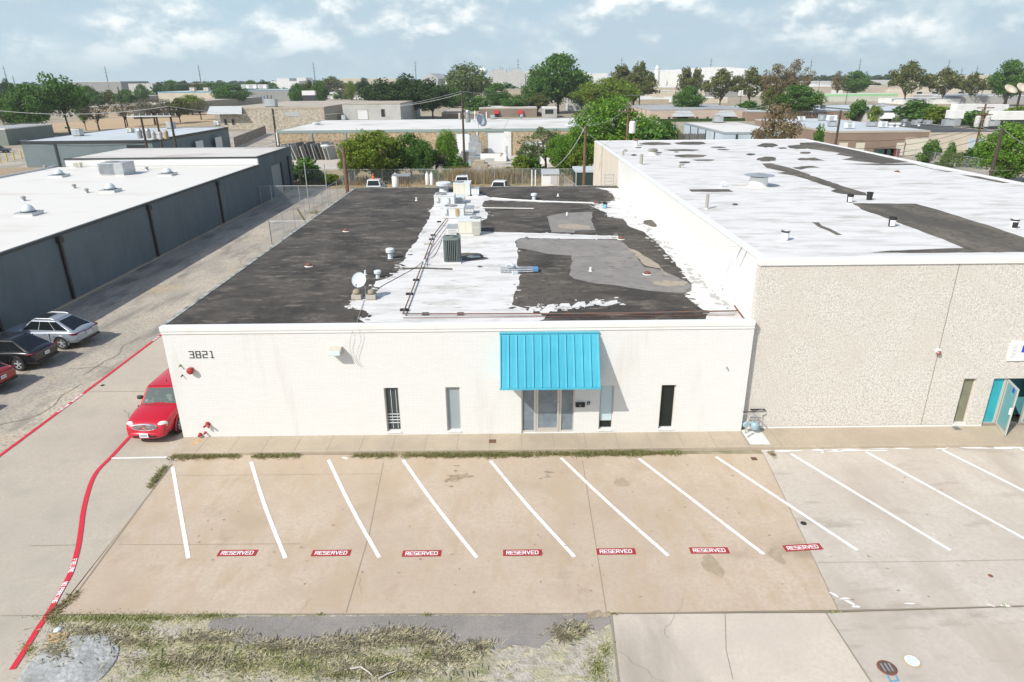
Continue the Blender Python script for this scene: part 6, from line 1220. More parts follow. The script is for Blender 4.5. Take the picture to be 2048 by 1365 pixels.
def hvac(label, px, pbase, w, hgt, z, m=M_galv, dep=1.2, name='rooftop_unit', cat='rooftop unit', grp=None):
    c = at(px, pbase, z); s_ = (c-Vector((0, 0, CAMH))).length/FPX; w_, h_ = w*s_, hgt*s_; t = thing(name, label, cat, (c.x, c.y, z), group=grp)
    MB().box(c.x-w_/2, c.x+w_/2, c.y, c.y+dep, z+.1, z+h_).build('cabinet', m, t, bevel=.02); MB().box(c.x-w_/2+.05, c.x+w_/2-.05, c.y+.05, c.y+dep-.05, z-.02, z+.1).build('curb', M_trim, t)
    MB().lathe([(min(w_, dep)*.34, h_), (min(w_, dep)*.34, h_+.04), (min(w_, dep)*.28, h_+.04)], 14, (c.x, c.y+dep/2, z)).build('fan_ring', M_trim, t); MB().box(c.x-w_*.4, c.x+w_*.1, c.y-.03, c.y-.002, z+.2, z+h_*.85).build('coil_panel', M_awn, t); return t
# nearest row
bldg('slate_grey_shop', 'slate grey warehouse with pale roof behind the transformer poles', 41, 283, 303, 282, h=4.5, back=257, wall=wm('slate_shop_wall', (.17, .215, .225)), roof=R_pale, trim=T_dark, th=.4, posts=(108,), feats=(('garage_door', 255, 292, 298, 330, 'dark'),))
x_, y_ = at(303, 282, 4.5).x, at(303, 282, 4.5).y; t = thing('bay_doors', 'two white bay doors on the shaded side of the slate grey shop', 'door', (x_, 125, 0))
for yy in (118, 126): MB().box(x_+.07, x_+.12, yy-1.4, yy+1.4, 0, 3.2).build('panel', D_white, t)
tt, q = bldg('brown_brick_building', 'long mixed brown brick building with pale roof behind the yard', 553, 262, 1357, 250, h=4.5, back=238, wall=W_brick, roof=R_white, trim=T_green, th=.45, posts=(622, 690, 880), postm=T_green,
 feats=(('garage_door', 912, 268, 940, 312, 'white'), ('garage_door', 975, 266, 1013, 306, 'white'), ('window', 1050, 284, 1085, 300, 'white')))
MB().box(aty(954, 262, q[2]).x-.12, aty(954, 262, q[2]).x+.12, q[2]-.16, q[2]-.08, 0, 4.0).build('downspout', T_white, tt); MB().box(aty(1020, 262, q[2]).x-.2, aty(1020, 262, q[2]).x+.2, q[2]-.2, q[2]-.08, 0, 4.0).build('downspout', T_white, tt); MB().box(q[0]-.12, q[0]+.1, q[2]-.2, q[2]-.1, 0, 4.2).build('downspout', T_white, tt)
tt, q = bldg('pebble_panel_warehouse', 'long pebble panel warehouse with blank sign and slatted awning', 437, 216, 647, 212, base=260, back=203, wall=W_pebble, roof=R_tan, trim=W_tan, th=.5, posts=(545,), postm=M_spout, feats=(('blank_sign', 571, 224, 599, 233, M_awn), ('window', 448, 239, 455, 250, 'dark'), ('window', 463, 239, 470, 250, 'dark')))
a, b = aty(420, 216, q[2]), aty(486, 228, q[2]); mb = MB(); mb.add([(a.x, q[2]-.06, a.z+.4), (b.x, q[2]-.06, a.z+.4), (b.x+.3, q[2]-1.8, b.z), (a.x-.5, q[2]-1.8, b.z), (b.x, q[2]-.06, b.z), (a.x, q[2]-.06, b.z)], [(0, 3, 2, 1), (0, 5, 3), (1, 2, 4), (3, 5, 4, 2)]); o = mb.build('slatted_awning', M_awn, tt)
mb = MB()
for px in (518, 563, 605): p = aty(px, 230, q[2]); mb.box(p.x-.06, p.x+.06, q[2]-.03, q[2]-.004, 0, q[4]-.55)
mb.build('panel_joint', W_cream, tt)
bldg('pale_grey_wing', 'pale grey wing with white bay door behind the dark power pole', 684, 208, 800, 207, Y=q[2]+14, back=199, wall=W_pale, roof=R_tan, trim=W_tan, feats=(('garage_door', 714, 220, 736, 239, 'white'), ('window', 762, 219, 770, 234, 'dark')))
tt, q = bldg('brown_office', 'low brown block building with two small red door awnings', 958, 216, 1074, 215, base=235, back=208, wall=wm('taupe_wall', (.23, .19, .15)), roof=R_white, trim=R_tan, th=.5, feats=(('door', 990, 226, 998, 235, 'dark'), ('door', 1038, 226, 1046, 235, 'dark')))
for px in (993, 1041): a, b = aty(px-5, 221, q[2]), aty(px+5, 228, q[2]); MB().hexa([(a.x, q[2]-1.2, b.z), (b.x, q[2]-1.2, b.z), (b.x, q[2]-.06, b.z), (a.x, q[2]-.06, b.z)], [(a.x, q[2]-.3, a.z), (b.x, q[2]-.3, a.z), (b.x, q[2]-.06, a.z), (a.x, q[2]-.06, a.z)]).build('red_awning', M_redawn, tt)
tt, q2 = bldg('brown_office_wing', 'left wing of the low brown building with one dark red awning', 883, 226, 957, 222, Y=q[2]-7, back=215, wall=bpy.data.materials['taupe_wall'], roof=R_tan, trim=R_tan, th=.4)
a = aty(960, 224, q2[2]+2); MB().hexa([(q2[1]+.05, a.y-1, a.z-1.2), (q2[1]+1.2, a.y-1, a.z-1.2), (q2[1]+1.2, a.y+1, a.z-1.2), (q2[1]+.05, a.y+1, a.z-1.2)], [(q2[1]+.05, a.y-1, a.z), (q2[1]+.3, a.y-1, a.z), (q2[1]+.3, a.y+1, a.z), (q2[1]+.05, a.y+1, a.z)]).build('red_awning', M_redawn, tt)
tt, q = bldg('pink_office_building', 'pink beige building with two grey bay awnings behind the tall roof', 1302, 219, 1494, 218, base=243, back=209, wall=W_pink, roof=R_grey, trim=R_grey, th=.35, side=4, feats=tuple(('window', x, 234, x+4, 239, 'dark') for x in (1315, 1336, 1392, 1413, 1484)))
bay(tt, q[2], q[4], 1344, 1388, 222, 233, M_awn); bay(tt, q[2], q[4], 1431, 1473, 222, 233, M_awn)
tag(MB().box(q[0]+1, q[1]-1, q[2]-3.2, q[2]-2.2, 0, .8).build('clipped_hedge', LM['oak']), 'long low clipped hedge in front of the pink beige building', 'hedge')
tt, q = bldg('white_ribbed_shop', 'white metal shop with dark pilasters just behind the tall building', 1449, 265, 1578, 264, h=4.3, back=244, wall=W_blueg, roof=R_white, trim=mat('steel_trim', (.30, .34, .36), .5), th=.3, side=4, posts=(1474,))
hvac('grey rooftop box on the white ribbed shop', 1437, 246, 17, 12, 4.3)
tt, q = bldg('brown_block_workshop', 'brown block workshop with cream bay door on the right', 1664, 263, 1860, 263, base=313, back=236, wall=W_brown, roof=R_pale, trim=R_tan, th=.3, feats=(('garage_door', 1812, 277, 1849, 311, 'cream'), ('door', 1794, 286, 1807, 311, 'cream'), ('door', 1713, 286, 1726, 311, 'cream'), ('door', 1679, 286, 1692, 311, 'cream')))
for i, (px, pb, w, h_, lab) in enumerate(((1604, 243, 10, 8, 'small rooftop box at the far left of the workshop roof'), (1645, 242, 9, 10, 'square rooftop box in the middle of the workshop roof'), (1665, 243, 15, 10, 'wide rooftop box with dark front on the workshop roof'), (1668, 254, 14, 8, 'ducted unit left on the front of the workshop roof'), (1701, 258, 13, 10, 'pale unit right on the front of the workshop roof'), (1747, 254, 16, 8, 'flat louvred unit at the right of the workshop roof'), (1768, 256, 10, 10, 'grey unit beside the round vents on the workshop roof'))): hvac(lab, px, pb, w, h_, q[4]-.04, M_galv if i % 2 else M_unit)
for px, lab in ((1783, 'left of two squat round vents on the workshop roof'), (1795, 'right of two squat round vents on the workshop roof')):
    vent('cap', px, 254, 246, q[4]-.04, lab, M_unit, r=.35)
tt, q = bldg('pale_concrete_workshop', 'cream concrete workshop with black roof at the right', 1862, 266, 2012, 268, base=302, back=243, wall=W_cream, roof=R_dark, trim=W_cream, th=.2, feats=(('boarded_bay', 1938, 277, 1964, 301, W_blueg),))
for px, pb, w, h_, lab in ((1835, 252, 12, 9, 'bulky unit at the left of the black roof'), (1858, 251, 10, 8, 'small unit near the left of the black roof'), (1904, 254, 26, 11, 'wide grey unit in the middle of the black roof'), (1986, 254, 20, 9, 'low pale unit at the right of the black roof')): hvac(lab, px, pb, w, h_, q[4]-.04, M_galv)
for px, lab in ((1808, 'left shiny round fan on the black roof'), (1838, 'right shiny round fan on the black roof')): vent('cap', px, 252, 239, q[4]-.04, lab, M_galv, r=.3)
tt, q = bldg('dark_brick_shop', 'dark brown shop with pale roof behind the workshop', 1495, 223, 1701, 222, base=243, back=211, wall=W_brown, roof=R_pale, trim=R_grey, th=.3, feats=tuple(('window', 1607+6.3*k, 227, 1610+6.3*k, 230, 'dark') for k in range(5)))
tt, q = bldg('pale_bay_shop', 'pale blue shop with dark fascia and two white trapezoid awnings', 1743, 222, 1912, 219, base=246, back=209, wall=wm('bay_shop_wall', (.50, .50, .49)), roof=R_pale, trim=mat('charcoal_fascia', (.11, .13, .14), .6), th=.7, side=2)
bay(tt, q[2], q[4], 1761, 1791, 226, 237, W_white); bay(tt, q[2], q[4], 1842, 1872, 226, 237, W_white); a, b = aty(1884, 225, q[2]), aty(1901, 231, q[2]); MB().box(a.x, b.x, q[2]-.06, q[2]-.01, b.z, a.z).build('slatted_sign', R_grey, tt)
for px, pb, lab in ((1647, 218, 'small unit at the left end of the bay shop roof'), (1706, 215, 'dark unit on the bay shop roof'), (1765, 214, 'grey unit at the rear of the bay shop roof')): hvac(lab, px, pb, 7, 6, q[4]-.04)
# beyond: one line each
FAR = [('tan_wall_warehouse', 'tan warehouse wall right of the silo behind utility poles', dict(xl=1303, yl=173, xr=1410, yr=172, base=196, depth=40, wall=W_tan, roof=R_white)), ('flat_tan_shop', 'flat tan shop with cluttered white roof below the silo', dict(xl=1222, yl=199, xr=1338, yr=198, base=209, back=193, wall=W_tan, roof=R_white)),
 ('cream_low_shop', 'cream low shop right of the round green tree', dict(xl=1398, yl=196, xr=1456, yr=195, base=207, depth=18, wall=W_cream, roof=R_white)), ('cream_box', 'small white block house left of the round green tree', dict(xl=1337, yl=195, xr=1356, yr=195, base=205, depth=12, wall=W_white, roof=R_white)),
 ('blue_grey_shop', 'blue grey wall between the two olive trees', dict(xl=1398, yl=168, xr=1448, yr=168, base=190, depth=30, wall=W_blueg, roof=R_pale)), ('dock_row', 'white dock building with dark doors behind the olive trees', dict(xl=1454, yl=171, xr=1560, yr=170, base=192, depth=30, wall=W_white, roof=R_white, feats=tuple(('dock_door', x, 181, x+4, 190, 'dark') for x in (1462, 1487, 1498, 1512, 1525)))),
 ('pebble_big_store', 'long tan store with small sign left of the cream docks', dict(xl=1622, yl=174, xr=1803, yr=172, base=196, back=166, wall=wm('store_wall', (.47, .41, .33)), roof=R_white, trim=R_tan, feats=(('sign_panel', 1663, 181, 1685, 188, W_white), ('sign_panel', 1679, 175, 1683, 180, W_white)))), ('striped_shop', 'pale low shop with a light green stripe along its top', dict(xl=1640, yl=189, xr=1796, yr=188, base=204, depth=16, wall=wm('mint_wall', (.52, .54, .46)), roof=R_white, trim=mat('mint_stripe', (.30, .58, .30), .6), th=1.0)),
 ('cream_dock_building', 'cream dock building with dark openings under the olive trees', dict(xl=1822, yl=183, xr=1984, yr=181, base=197, depth=40, wall=W_cream, roof=R_tan, feats=tuple(('dock_opening', x, 184, x+8, 196, 'dark') for x in (1834, 1865, 1880, 1917)))), ('grey_flat_hall', 'grey flat hall beneath the big dish antennas', dict(xl=1925, yl=192, xr=2080, yr=190, base=208, depth=40, wall=wm('hall_wall', (.36, .36, .35)), roof=R_grey)),
 ('white_canopy', 'white flat canopy in front of the cream docks', dict(xl=1806, yl=199, xr=1938, yr=204, base=209, depth=22, wall=W_white, roof=mat('bright_canopy', (.8, .8, .78), .5))), ('yellow_band_hall', 'pale far hall with a yellow band at the right', dict(xl=1880, yl=151, xr=2010, yr=150, base=168, depth=60, wall=W_cream, roof=R_tan, feats=(('yellow_band', 1970, 160, 2004, 164, mat('yellow_band', (.62, .48, .12), .6)),))),
 ('striped_far_hall', 'far hall with grey stripes left of the big dishes', dict(xl=1970, yl=167, xr=2010, yr=167, base=182, depth=40, wall=W_grey, roof=R_tan)), ('white_block_hall', 'tall plain white hall behind the pointed green tree', dict(xl=981, yl=155, xr=1026, yr=155, base=190, depth=60, wall=W_white, roof=R_white)), ('grey_panel_hall', 'tall grey panelled hall right of the plain white one', dict(xl=1027, yl=160, xr=1062, yr=160, base=190, depth=50, wall=W_pale, roof=R_grey)),
 ('low_white_hall', 'long white hall right of the tallest green tree', dict(xl=1174, yl=147, xr=1215, yr=147, base=160, depth=60, wall=W_white, roof=R_white)), ('pale_horizon_hall', 'long pale hall on the horizon under the gabled halls', dict(xl=1036, yl=148, xr=1084, yr=148, base=156, depth=60, wall=W_white, roof=R_white)), ('blue_trim_warehouse', 'tan warehouse with thin blue roof edge behind the yellowish tree', dict(xl=315, yl=184, xr=427, yr=182, base=216, depth=30, wall=W_cream, roof=R_white, trim=T_blue, th=.6)),
 ('blue_dock_warehouse', 'grey warehouse with blue dock doors and rooftop boxes', dict(xl=485, yl=180, xr=577, yr=177, base=209, depth=30, wall=W_grey, roof=R_white, trim=T_blue, th=.5, feats=tuple(('dock_door', x, 193, x+4, 204, 'blue') for x in (499, 506, 513, 520, 527))+(('dock_door', 534, 191, 537, 200, 'dark'), ('dock_door', 541, 191, 544, 200, 'dark')))),
 ('tan_low_roof_building', 'tan building with pale tan roof behind the bare trees', dict(xl=150, yl=214, xr=262, yr=211, base=240, back=197, wall=W_tan, roof=R_tan, trim=R_tan, th=.2)), ('long_grey_hall', 'long grey hall beneath the left pylons', dict(xl=138, yl=164, xr=241, yr=164, base=176, depth=50, wall=W_grey, roof=R_grey)), ('long_tan_hall', 'long tan hall in front of the long grey hall', dict(xl=158, yl=173, xr=262, yr=174, base=188, depth=40, wall=W_tan, roof=R_tan)),
 ('red_white_shed', 'pale sheds with white roofs right of the storage tanks', dict(xl=256, yl=168, xr=304, yr=167, base=180, depth=30, wall=W_pale, roof=R_white)), ('grey_pavilion', 'grey green pavilion cut by the left edge', dict(xl=-60, yl=258, xr=9, yr=257, base=292, depth=16, wall=wm('pavilion_wall', (.20, .23, .20)), roof=R_grey, trim=T_white)), ('pale_blue_hall', 'pale blue hall at the left edge behind the big tree', dict(xl=-60, yl=174, xr=19, yr=171, base=200, depth=40, wall=W_blueg, roof=R_pale)),
 ('white_factory', 'white factory block left of the horizon pylon', dict(xl=541, yl=163, xr=598, yr=163, base=176, depth=40, wall=W_white, roof=R_white)), ('white_factory_tower', 'upper storey block above the white factory', dict(xl=553, yl=157, xr=578, yr=157, base=171, depth=25, wall=W_white, roof=R_white)), ('white_factory_annex', 'small white annex right of the factory tower', dict(xl=592, yl=156, xr=612, yr=156, base=168, depth=25, wall=W_white, roof=R_white)),
 ('cream_horizon_hall', 'cream hall on the horizon right of the olive tree', dict(xl=679, yl=157, xr=722, yr=157, base=167, depth=40, wall=W_cream, roof=R_white)), ('pale_horizon_shed', 'pale shed on the horizon above the dark oaks', dict(xl=735, yl=157, xr=792, yr=156, base=166, depth=40, wall=W_cream, roof=R_white)), ('cream_gable_hall', 'pale hall between the dark oaks and tall loose tree', dict(xl=858, yl=158, xr=902, yr=158, base=170, depth=40, wall=W_white, roof=R_white)), ('white_roofs_right', 'white roofed shops left of the rusty horizon tree', dict(xl=1625, yl=163, xr=1672, yr=162, base=172, depth=30, wall=W_pale, roof=R_white)),
 ('white_roofs_far_right', 'white roofed shops left of the large olive tree', dict(xl=1740, yl=161, xr=1796, yr=160, base=170, depth=30, wall=W_pale, roof=R_white)), ('green_roof_canopy', 'low green edged canopy behind the red awning building', dict(xl=944, yl=190, xr=984, yr=190, base=199, depth=20, wall=D_dark, roof=R_white, trim=mat('green_edge', (.05, .16, .12), .6))), ('small_grey_block', 'small pale block seen through the big bright tree', dict(xl=1136, yl=203, xr=1164, yr=203, base=222, depth=12, wall=W_pale, roof=R_grey)), ('glass_front_shop', 'dark glass fronted shop right of the low brown building', dict(xl=1086, yl=216, xr=1114, yr=216, base=236, depth=12, wall=wm('shop_wall_grey', (.40, .40, .39)), roof=R_white, feats=(('window', 1090, 219, 1107, 228, 'dark'),)))]
for nm, lab, kw in FAR:
    if kw.get('base', 200) < 182: kw['Y'] = 560+(182-kw.pop('base'))*14
    bldg(nm, lab, **kw)
# random small roofs filling the middle distance
rn = random.Random(31)
for k in range(46):
    Yk = rn.uniform(420, 900); az = rn.uniform(-.66, .66); x = math.tan(az)*Yk; w, d, h_ = rn.uniform(20, 55), rn.uniform(20, 40), rn.uniform(4.5, 7)
    t = thing('distant_warehouse', 'low flat roofed warehouse among the trees toward the horizon', 'building', (x, Yk, 0), group='low warehouses near the horizon'); wl = rn.choice([W_tan, W_white, W_cream, W_pale, W_grey])
    MB().box(x-w/2, x+w/2, Yk, Yk+d, 0, h_-.3).build('wall', wl, t); MB().box(x-w/2-.1, x+w/2+.1, Yk-.1, Yk+d, h_-.299, h_).build('roof', rn.choice([R_white, R_white, R_tan, R_grey]), t)
# arched halls, hangar, silo, tanks, tower, dishes
def gable(label, xl, xr, ytop, yeave, base, wall, roof, name='gabled_hall', arch=False, depth=60):
    Y = 640 if base < 163 else 600; a, b = aty(xl, yeave, Y), aty(xr, yeave, Y); zt = aty((xl+xr)/2, ytop, Y).z; n_ = 9; t = thing(name, label, 'building', ((a.x+b.x)/2, Y, 0))
    pr = []
    for k in range(n_):
        u = k/(n_-1); pr.append((a.x+(b.x-a.x)*u, a.z+(zt-a.z)*(math.sin(math.pi*u)**.8 if arch else 1-abs(2*u-1))))
    MB().slab([(a.x, Y, 0), (b.x, Y, 0)]+[(x, Y, z) for x, z in pr[::-1]], -depth).build('wall', wall, t)
    mb = MB(); vs = []
    for x, z in pr: vs += [(x, Y-.8, z+.25), (x, Y+depth, z+.25)]
    mb.add(vs, [(2*k, 2*k+2, 2*k+3, 2*k+1) for k in range(n_-1)]); mb.build('roof', roof, t); return t, Y
gable('leftmost arched pale hall with roof stacks on the horizon', 981, 1014, 140, 148, 158, W_pale, R_pale, arch=True); gable('middle arched pale hall with roof stacks on the horizon', 1014, 1047, 140, 148, 158, W_pale, R_pale, arch=True); gable('right gabled pale hall on the horizon', 1048, 1078, 139, 147, 158, W_pale, R_pale); gable('pale gabled hall between dark oak and loose tree', 860, 890, 148, 158, 166, W_pale, R_pale)
t, Y = gable('large white hangar with windows right of the silo', 1320, 1432, 138, 143, 160, W_white, R_white, name='white_hangar', arch=True, depth=90)
for x in (1323, 1339, 1353): a, b = aty(x, 145, Y), aty(x+9, 150, Y); MB().box(a.x, b.x, Y-.6, Y-.05, b.z, a.z).build('window', R_grey, t)
for px, pt, lab in ((987, 138, 1), (1000, 134, 2), (1005, 136, 3), (1013, 138, 4), (1019, 135, 5), (1025, 136, 6), (1030, 136, 7), (1040, 136, 8)):
    p = aty(px, pt, 640); MB_ = MB(); MB_.tube([(p.x, 640, 9), (p.x, 640, p.z)], .55, 8); tag(MB_.build('roof_stack', R_grey), 'thin dark stack standing over the arched halls on the horizon', 'stack', 'stacks over the arched halls')
def silo(name, label, px, ptop, base, wpx, m=W_white, cat='silo'):
    Y = 600 if base < 170 else at(px, base).y; p = aty(px, ptop, Y); r = wpx/2*Y/FPX*1.08; t = thing(name, label, cat, (p.x, Y, 0)); MB().lathe([(r, 0), (r, p.z*.86), (r*.96, p.z*.88), (r*.4, p.z*.96), (r*.4, p.z)], 18, (p.x, Y, 0)).build('shell', m, t, smooth=False); MB().lathe([(r*1.06, p.z*.86), (r*1.06, p.z*.885)], 18, (p.x, Y, 0)).build('top_ring', R_grey, t); return t, Y, p, r
silo('white_silo', 'tall white silo between the olive tree and the hangar', 1315, 131, 162, 9); silo('storage_tank', 'left grey storage tank beneath the left pylon', 235, 165, 182, 9, R_grey, 'tank'); silo('storage_tank', 'right grey storage tank beneath the left pylon', 246, 165, 182, 10, R_grey, 'tank')
Y = 700; p = aty(967, 143, Y); t = thing('water_tower', 'white round water tower behind the tall loose tree', 'water tower', (p.x, Y, 0)); MB().lathe([(.1, -3.2), (2.4, -2.8), (4, -.8), (4.1, .6), (3, 2.4), (.2, 3.4)], 20, (p.x, Y, p.z)).build('tank', W_white, t, smooth=True); MB().tube([(p.x, Y, 0), (p.x, Y, p.z-3)], .9, 8).build('column', W_white, t)
for px, py, r, lab in ((2018, 183, 15, 'left of two big cream dish antennas at the right edge'), (2044, 181, 17, 'right big cream dish antenna cut by the right edge')):
    Y = 235; p = aty(px, py, Y); rr = r*Y/FPX*.8; t = thing('dish_antenna', lab, 'dish antenna', (p.x, Y, 0)); o = MB().lathe([(.05, -.2), (rr*.5, .1), (rr, .9), (rr, 1.05), (rr*.5, .3), (.05, .0)], 24, (0, 0, 0)).build('reflector', W_cream, t, world=False, smooth=True); o.location = (0, 0, p.z); o.rotation_euler = (R_(38), 0, R_(12)); MB().tube([(p.x, Y+.4, 0), (p.x, Y+.4, p.z-.4)], .35, 8).build('mast', M_spout, t)
# ------------------------------------------------------------------ poles and lines
def pole(px, ptop, base, label, r=.15, arm=0, m=M_wooddark, Y=None, tr=(), lamp=None, name='utility_pole', cat='utility pole', armz=.6, grp=None):
    Y = Y or at(px, base).y; p = aty(px, ptop, Y); t = thing(name, label, cat, (p.x, Y, 0), group=grp); MB().tube([(p.x, Y, 0), (p.x, Y, p.z)], r*1.2, 10, r*.8).build('pole', m, t)
    if arm:
        for k in range(arm if arm > 1 else 1): MB().box(p.x-1.2, p.x+1.2, Y-.2, Y-.08, p.z-armz-.9*k, p.z-armz+.12-.9*k).build('crossarm', m, t)
        mb = MB()
        for dx in (-1.1, -.4, .4, 1.1): mb.lathe([(.05, 0), (.06, .06), (.04, .16)], 8, (p.x+dx, Y-.14, p.z-armz+.121))
        mb.build('insulators', W_pale, t)
    for (dx, dz, rr, hh, mm) in tr:
        MB().lathe([(rr*.9, 0), (rr, .06), (rr, hh*.9), (rr*.8, hh), (.06, hh+.02)], 14, (p.x+dx, Y-.1, p.z-dz-hh)).build('transformer', mm, t)
        MB().lathe([(.05, hh), (.07, hh+.1), (.03, hh+.22)], 8, (p.x+dx+.12, Y-.1, p.z-dz-hh)).build('bushing', M_rustr, t); MB().box(min(p.x, p.x+dx), max(p.x, p.x+dx), Y-.06, Y+.0, p.z-dz-hh*.4, p.z-dz-hh*.3).build('bracket', M_galv, t)
    if lamp:
        sgn, reach = lamp; pts = [(p.x, Y, p.z-.7), (p.x+sgn*reach*.3, Y, p.z-.15), (p.x+sgn*reach*.65, Y, p.z+.05), (p.x+sgn*reach, Y, p.z+.0)]; MB().tube(smoothline(pts, 4), .035, 7).build('arm', M_galv, t)
        mb = MB(); mb.lathe([(.02, -.38), (.13, -.28), (.16, 0), (.13, .22), (.05, .34)], 14, (0, 0, 0)); o = mb.build('lamp_head', M_unit, t, world=False, smooth=True); o.location = (sgn*(reach+.3), 0, p.z+.0); o.rotation_euler = (0, R_(90*sgn), 0); o.scale = (.7, 1, 1)
        MB().lathe([(.10, -.17), (.13, -.10)], 12, (p.x+sgn*(reach+.3), Y, p.z)).build('lens', M_glasspale, t)
    return t, Vector((p.x, Y, p.z))
_, pA = pole(281, 231, 0, 'left transformer pole of the row of three, two grey cans', Y=101, tr=((-.62, 1.9, .36, 1.25, M_galv), (.62, 1.9, .36, 1.25, M_galv)), r=.17)
_, pB = pole(311, 226, 0, 'middle transformer pole of the row of three, with three cans', Y=101, tr=((-.85, 2.6, .32, 1.05, W_pale), (.1, 2.6, .32, 1.05, W_pale), (.95, 2.5, .32, 1.1, mat('rusting_can', (.42, .33, .20), .7))), r=.15)
_, pC = pole(337, 213, 0, 'right taller pole of the row of three transformer poles', Y=101, arm=2, r=.17)
t = thing('cross_beam', 'long white cross beam joining the three transformer poles', 'cross beam', tuple((pA+pC)/2)); za = pA.z-.2; MB().box(pA.x-1.9, pC.x+.2, 100.75, 100.88, za, za+.14).build('beam', M_unit, t); mb = MB()
for k in range(9): mb.lathe([(.06, 0), (.08, .1), (.05, .3)], 8, (pA.x-1.7+k*.85, 100.8, za+.141))
mb.build('insulators', W_pale, t)
_, pP = pole(924, 183, 337, 'tallest dark pole in the middle with a grey transformer', r=.16, tr=((.75, 2.6, .36, 1.7, M_galv), (-.45, 3.0, .18, .9, W_pale)), m=M_wooddark)
_, pL1 = pole(686, 292, 0, 'brown lamp pole at the left rear corner of the black roof', Y=55.5, r=.15, m=M_wood, lamp=(-1, 1.15), name='lamp_pole', cat='lamp pole')
_, pL2 = pole(1171, 252, 0, 'brown lamp pole beside the rear corner of the tall building', Y=62, r=.13, m=M_wood, lamp=(-1, 1.15), name='lamp_pole', cat='lamp pole')
_, pH = pole(1257, 214, 0, 'brown pole in the big bright tree with large white transformer', Y=88, r=.14, m=M_wood, arm=1, tr=((.62, 1.7, .42, 1.45, W_white),))
_, pH2 = pole(1242, 192, 0, 'second taller brown pole inside the big bright tree', Y=104, r=.15, m=M_wood, arm=1)
_, pD = pole(1972, 208, 334, 'leaning pole with two pale transformers right of the workshops', r=.16, m=M_wood, arm=2, tr=((-.7, 1.6, .36, 1.5, W_pale), (.7, 1.6, .36, 1.5, W_pale)))
_, pE = pole(2005, 257, 0, 'short thick dark pole behind the fence at the right edge', r=.17, m=M_wooddark, Y=62)
_, pF = pole(1682, 221, 0, 'dark pole rising behind the rear edge of the tall roof', Y=74, r=.13, m=M_wooddark)
_, pG = pole(1553, 208, 0, 'dark pole inside the sparse brown tree', Y=96, r=.12, m=M_wooddark, arm=1)
_, pQ = pole(235, 174, 258, 'leaning dark pole left of the transformer poles', r=.15)
small = [(433, 165, 217, 'wooden pole beside the round green tree with a lamp arm', 1), (306, 166, 196, 'thin pole above the bare brown tree', 0), (207, 164, 195, 'thin far pole right of the tall layered tree', 0), (216, 168, 196, 'thin far pole just beside another one on the left', 0), (710, 168, 202, 'dark far pole with a white can behind the warehouse roof', 0), (703, 176, 201, 'short pale far pole left of the one with the can', 0), (1042, 167, 213, 'brown pole before the grey panelled hall', 0), (967, 196, 234, 'thin grey pole by the left wing of the brown building', 0), (1379, 163, 208, 'brown pole in front of the round green tree', 1), (1352, 174, 204, 'dark thin pole against the tan warehouse wall', 0), (1285, 176, 202, 'dark pole under the olive trees left of the tan wall', 0), (1640, 160, 203, 'pale pole with a can beside the wide deep green tree', 1), (1696, 177, 209, 'brown pole in front of the striped shop', 0), (1423, 158, 187, 'thin pole before the blue grey wall', 0), (1484, 172, 210, 'dark pole left of the open crowned olive tree', 0), (672, 203, 238, 'dark short pole at the shaded end of the pebble warehouse', 0), (544, 217, 300, 'thin dark pole before the corner of the brown brick building', 0),
 (1945, 178, 205, 'thin pole over the end of the white canopy', 0), (1968, 170, 207, 'brown pole just left of the left big dish', 0), (2022, 170, 212, 'brown pole between the two big dishes', 0), (1821, 172, 195, 'thin pole under the large olive tree', 0)]
SP = {}
for px, tp, bs, lab, ar in small: SP[px] = pole(px, tp, bs, lab, r=.12, arm=ar)[1]
M_pyl = mat('pylon_steel', (.16, .18, .19), .6)
for px, tp, dx in ((6, 132, 3), (209, 133, 3), (396, 130, 3), (626, 124, 1), (830, 121, 0), (1036, 117, 0), (1244, 115, 0), (1423, 117, 0), (1624, 119, -1), (1722, 117, -2), (1900, 119, -3), (1925, 136, -3), (1956, 132, -3), (1840, 142, -2), (25, 152, 2)):
    Y = 760; p = aty(px, tp, Y); t = thing('power_pylon', 'tall slim steel power pylon on the horizon', 'pylon', (p.x, Y, 0), group='steel pylons along the horizon'); MB().tube([(p.x, Y, 0), (p.x, Y, p.z)], .75, 6, .28).build('shaft', M_pyl, t); mb = MB()
    for k in range(3): mb.box(p.x-2.0+k*.3, p.x+2.0-k*.3, Y-.1, Y+.1, p.z-3-k*3.2, p.z-2.75-k*3.2)
    mb.build('crossarms', M_pyl, t)
def wire(a, b, label, sag=.8, r=.02, m=M_wire, n=14):
    a, b = Vector(a), Vector(b); pts = [a+(b-a)*t_+Vector((0, 0, -4*sag*t_*(1-t_))) for t_ in np.linspace(0, 1, n)]; mb = MB(); mb.tube(pts, r, 5, caps=False); return tag(mb.build('overhead_cable', m), label, 'cable')
off = lambda px, py, Y: aty(px, py, Y)
wire(pC, off(-60, 215, 100), 'upper bright cable from the right transformer pole to the left edge', 1.0, .035, M_wirel); wire(pQ+Vector((0, 0, -8)), off(-60, 247, 130), 'lower bright cable crossing the tree trunks at the left', .6, .035, M_wirel)
wire(pP, pC, 'long cable from the tall middle pole to the transformer row', 2.2, .02, M_wirel); wire(pP+Vector((0, 0, -.3)), off(720, 207, 190), 'cable from the tall middle pole past the dark oaks', 1.2, .03, M_wirel); wire(pP, SP[1042], 'cable from the tall middle pole to the pole by the grey hall', 2., .03, M_wirel); wire(pP+Vector((0, 0, -3)), pH, 'dark cable from the tall middle pole to the white transformer pole', 1.2, .018)
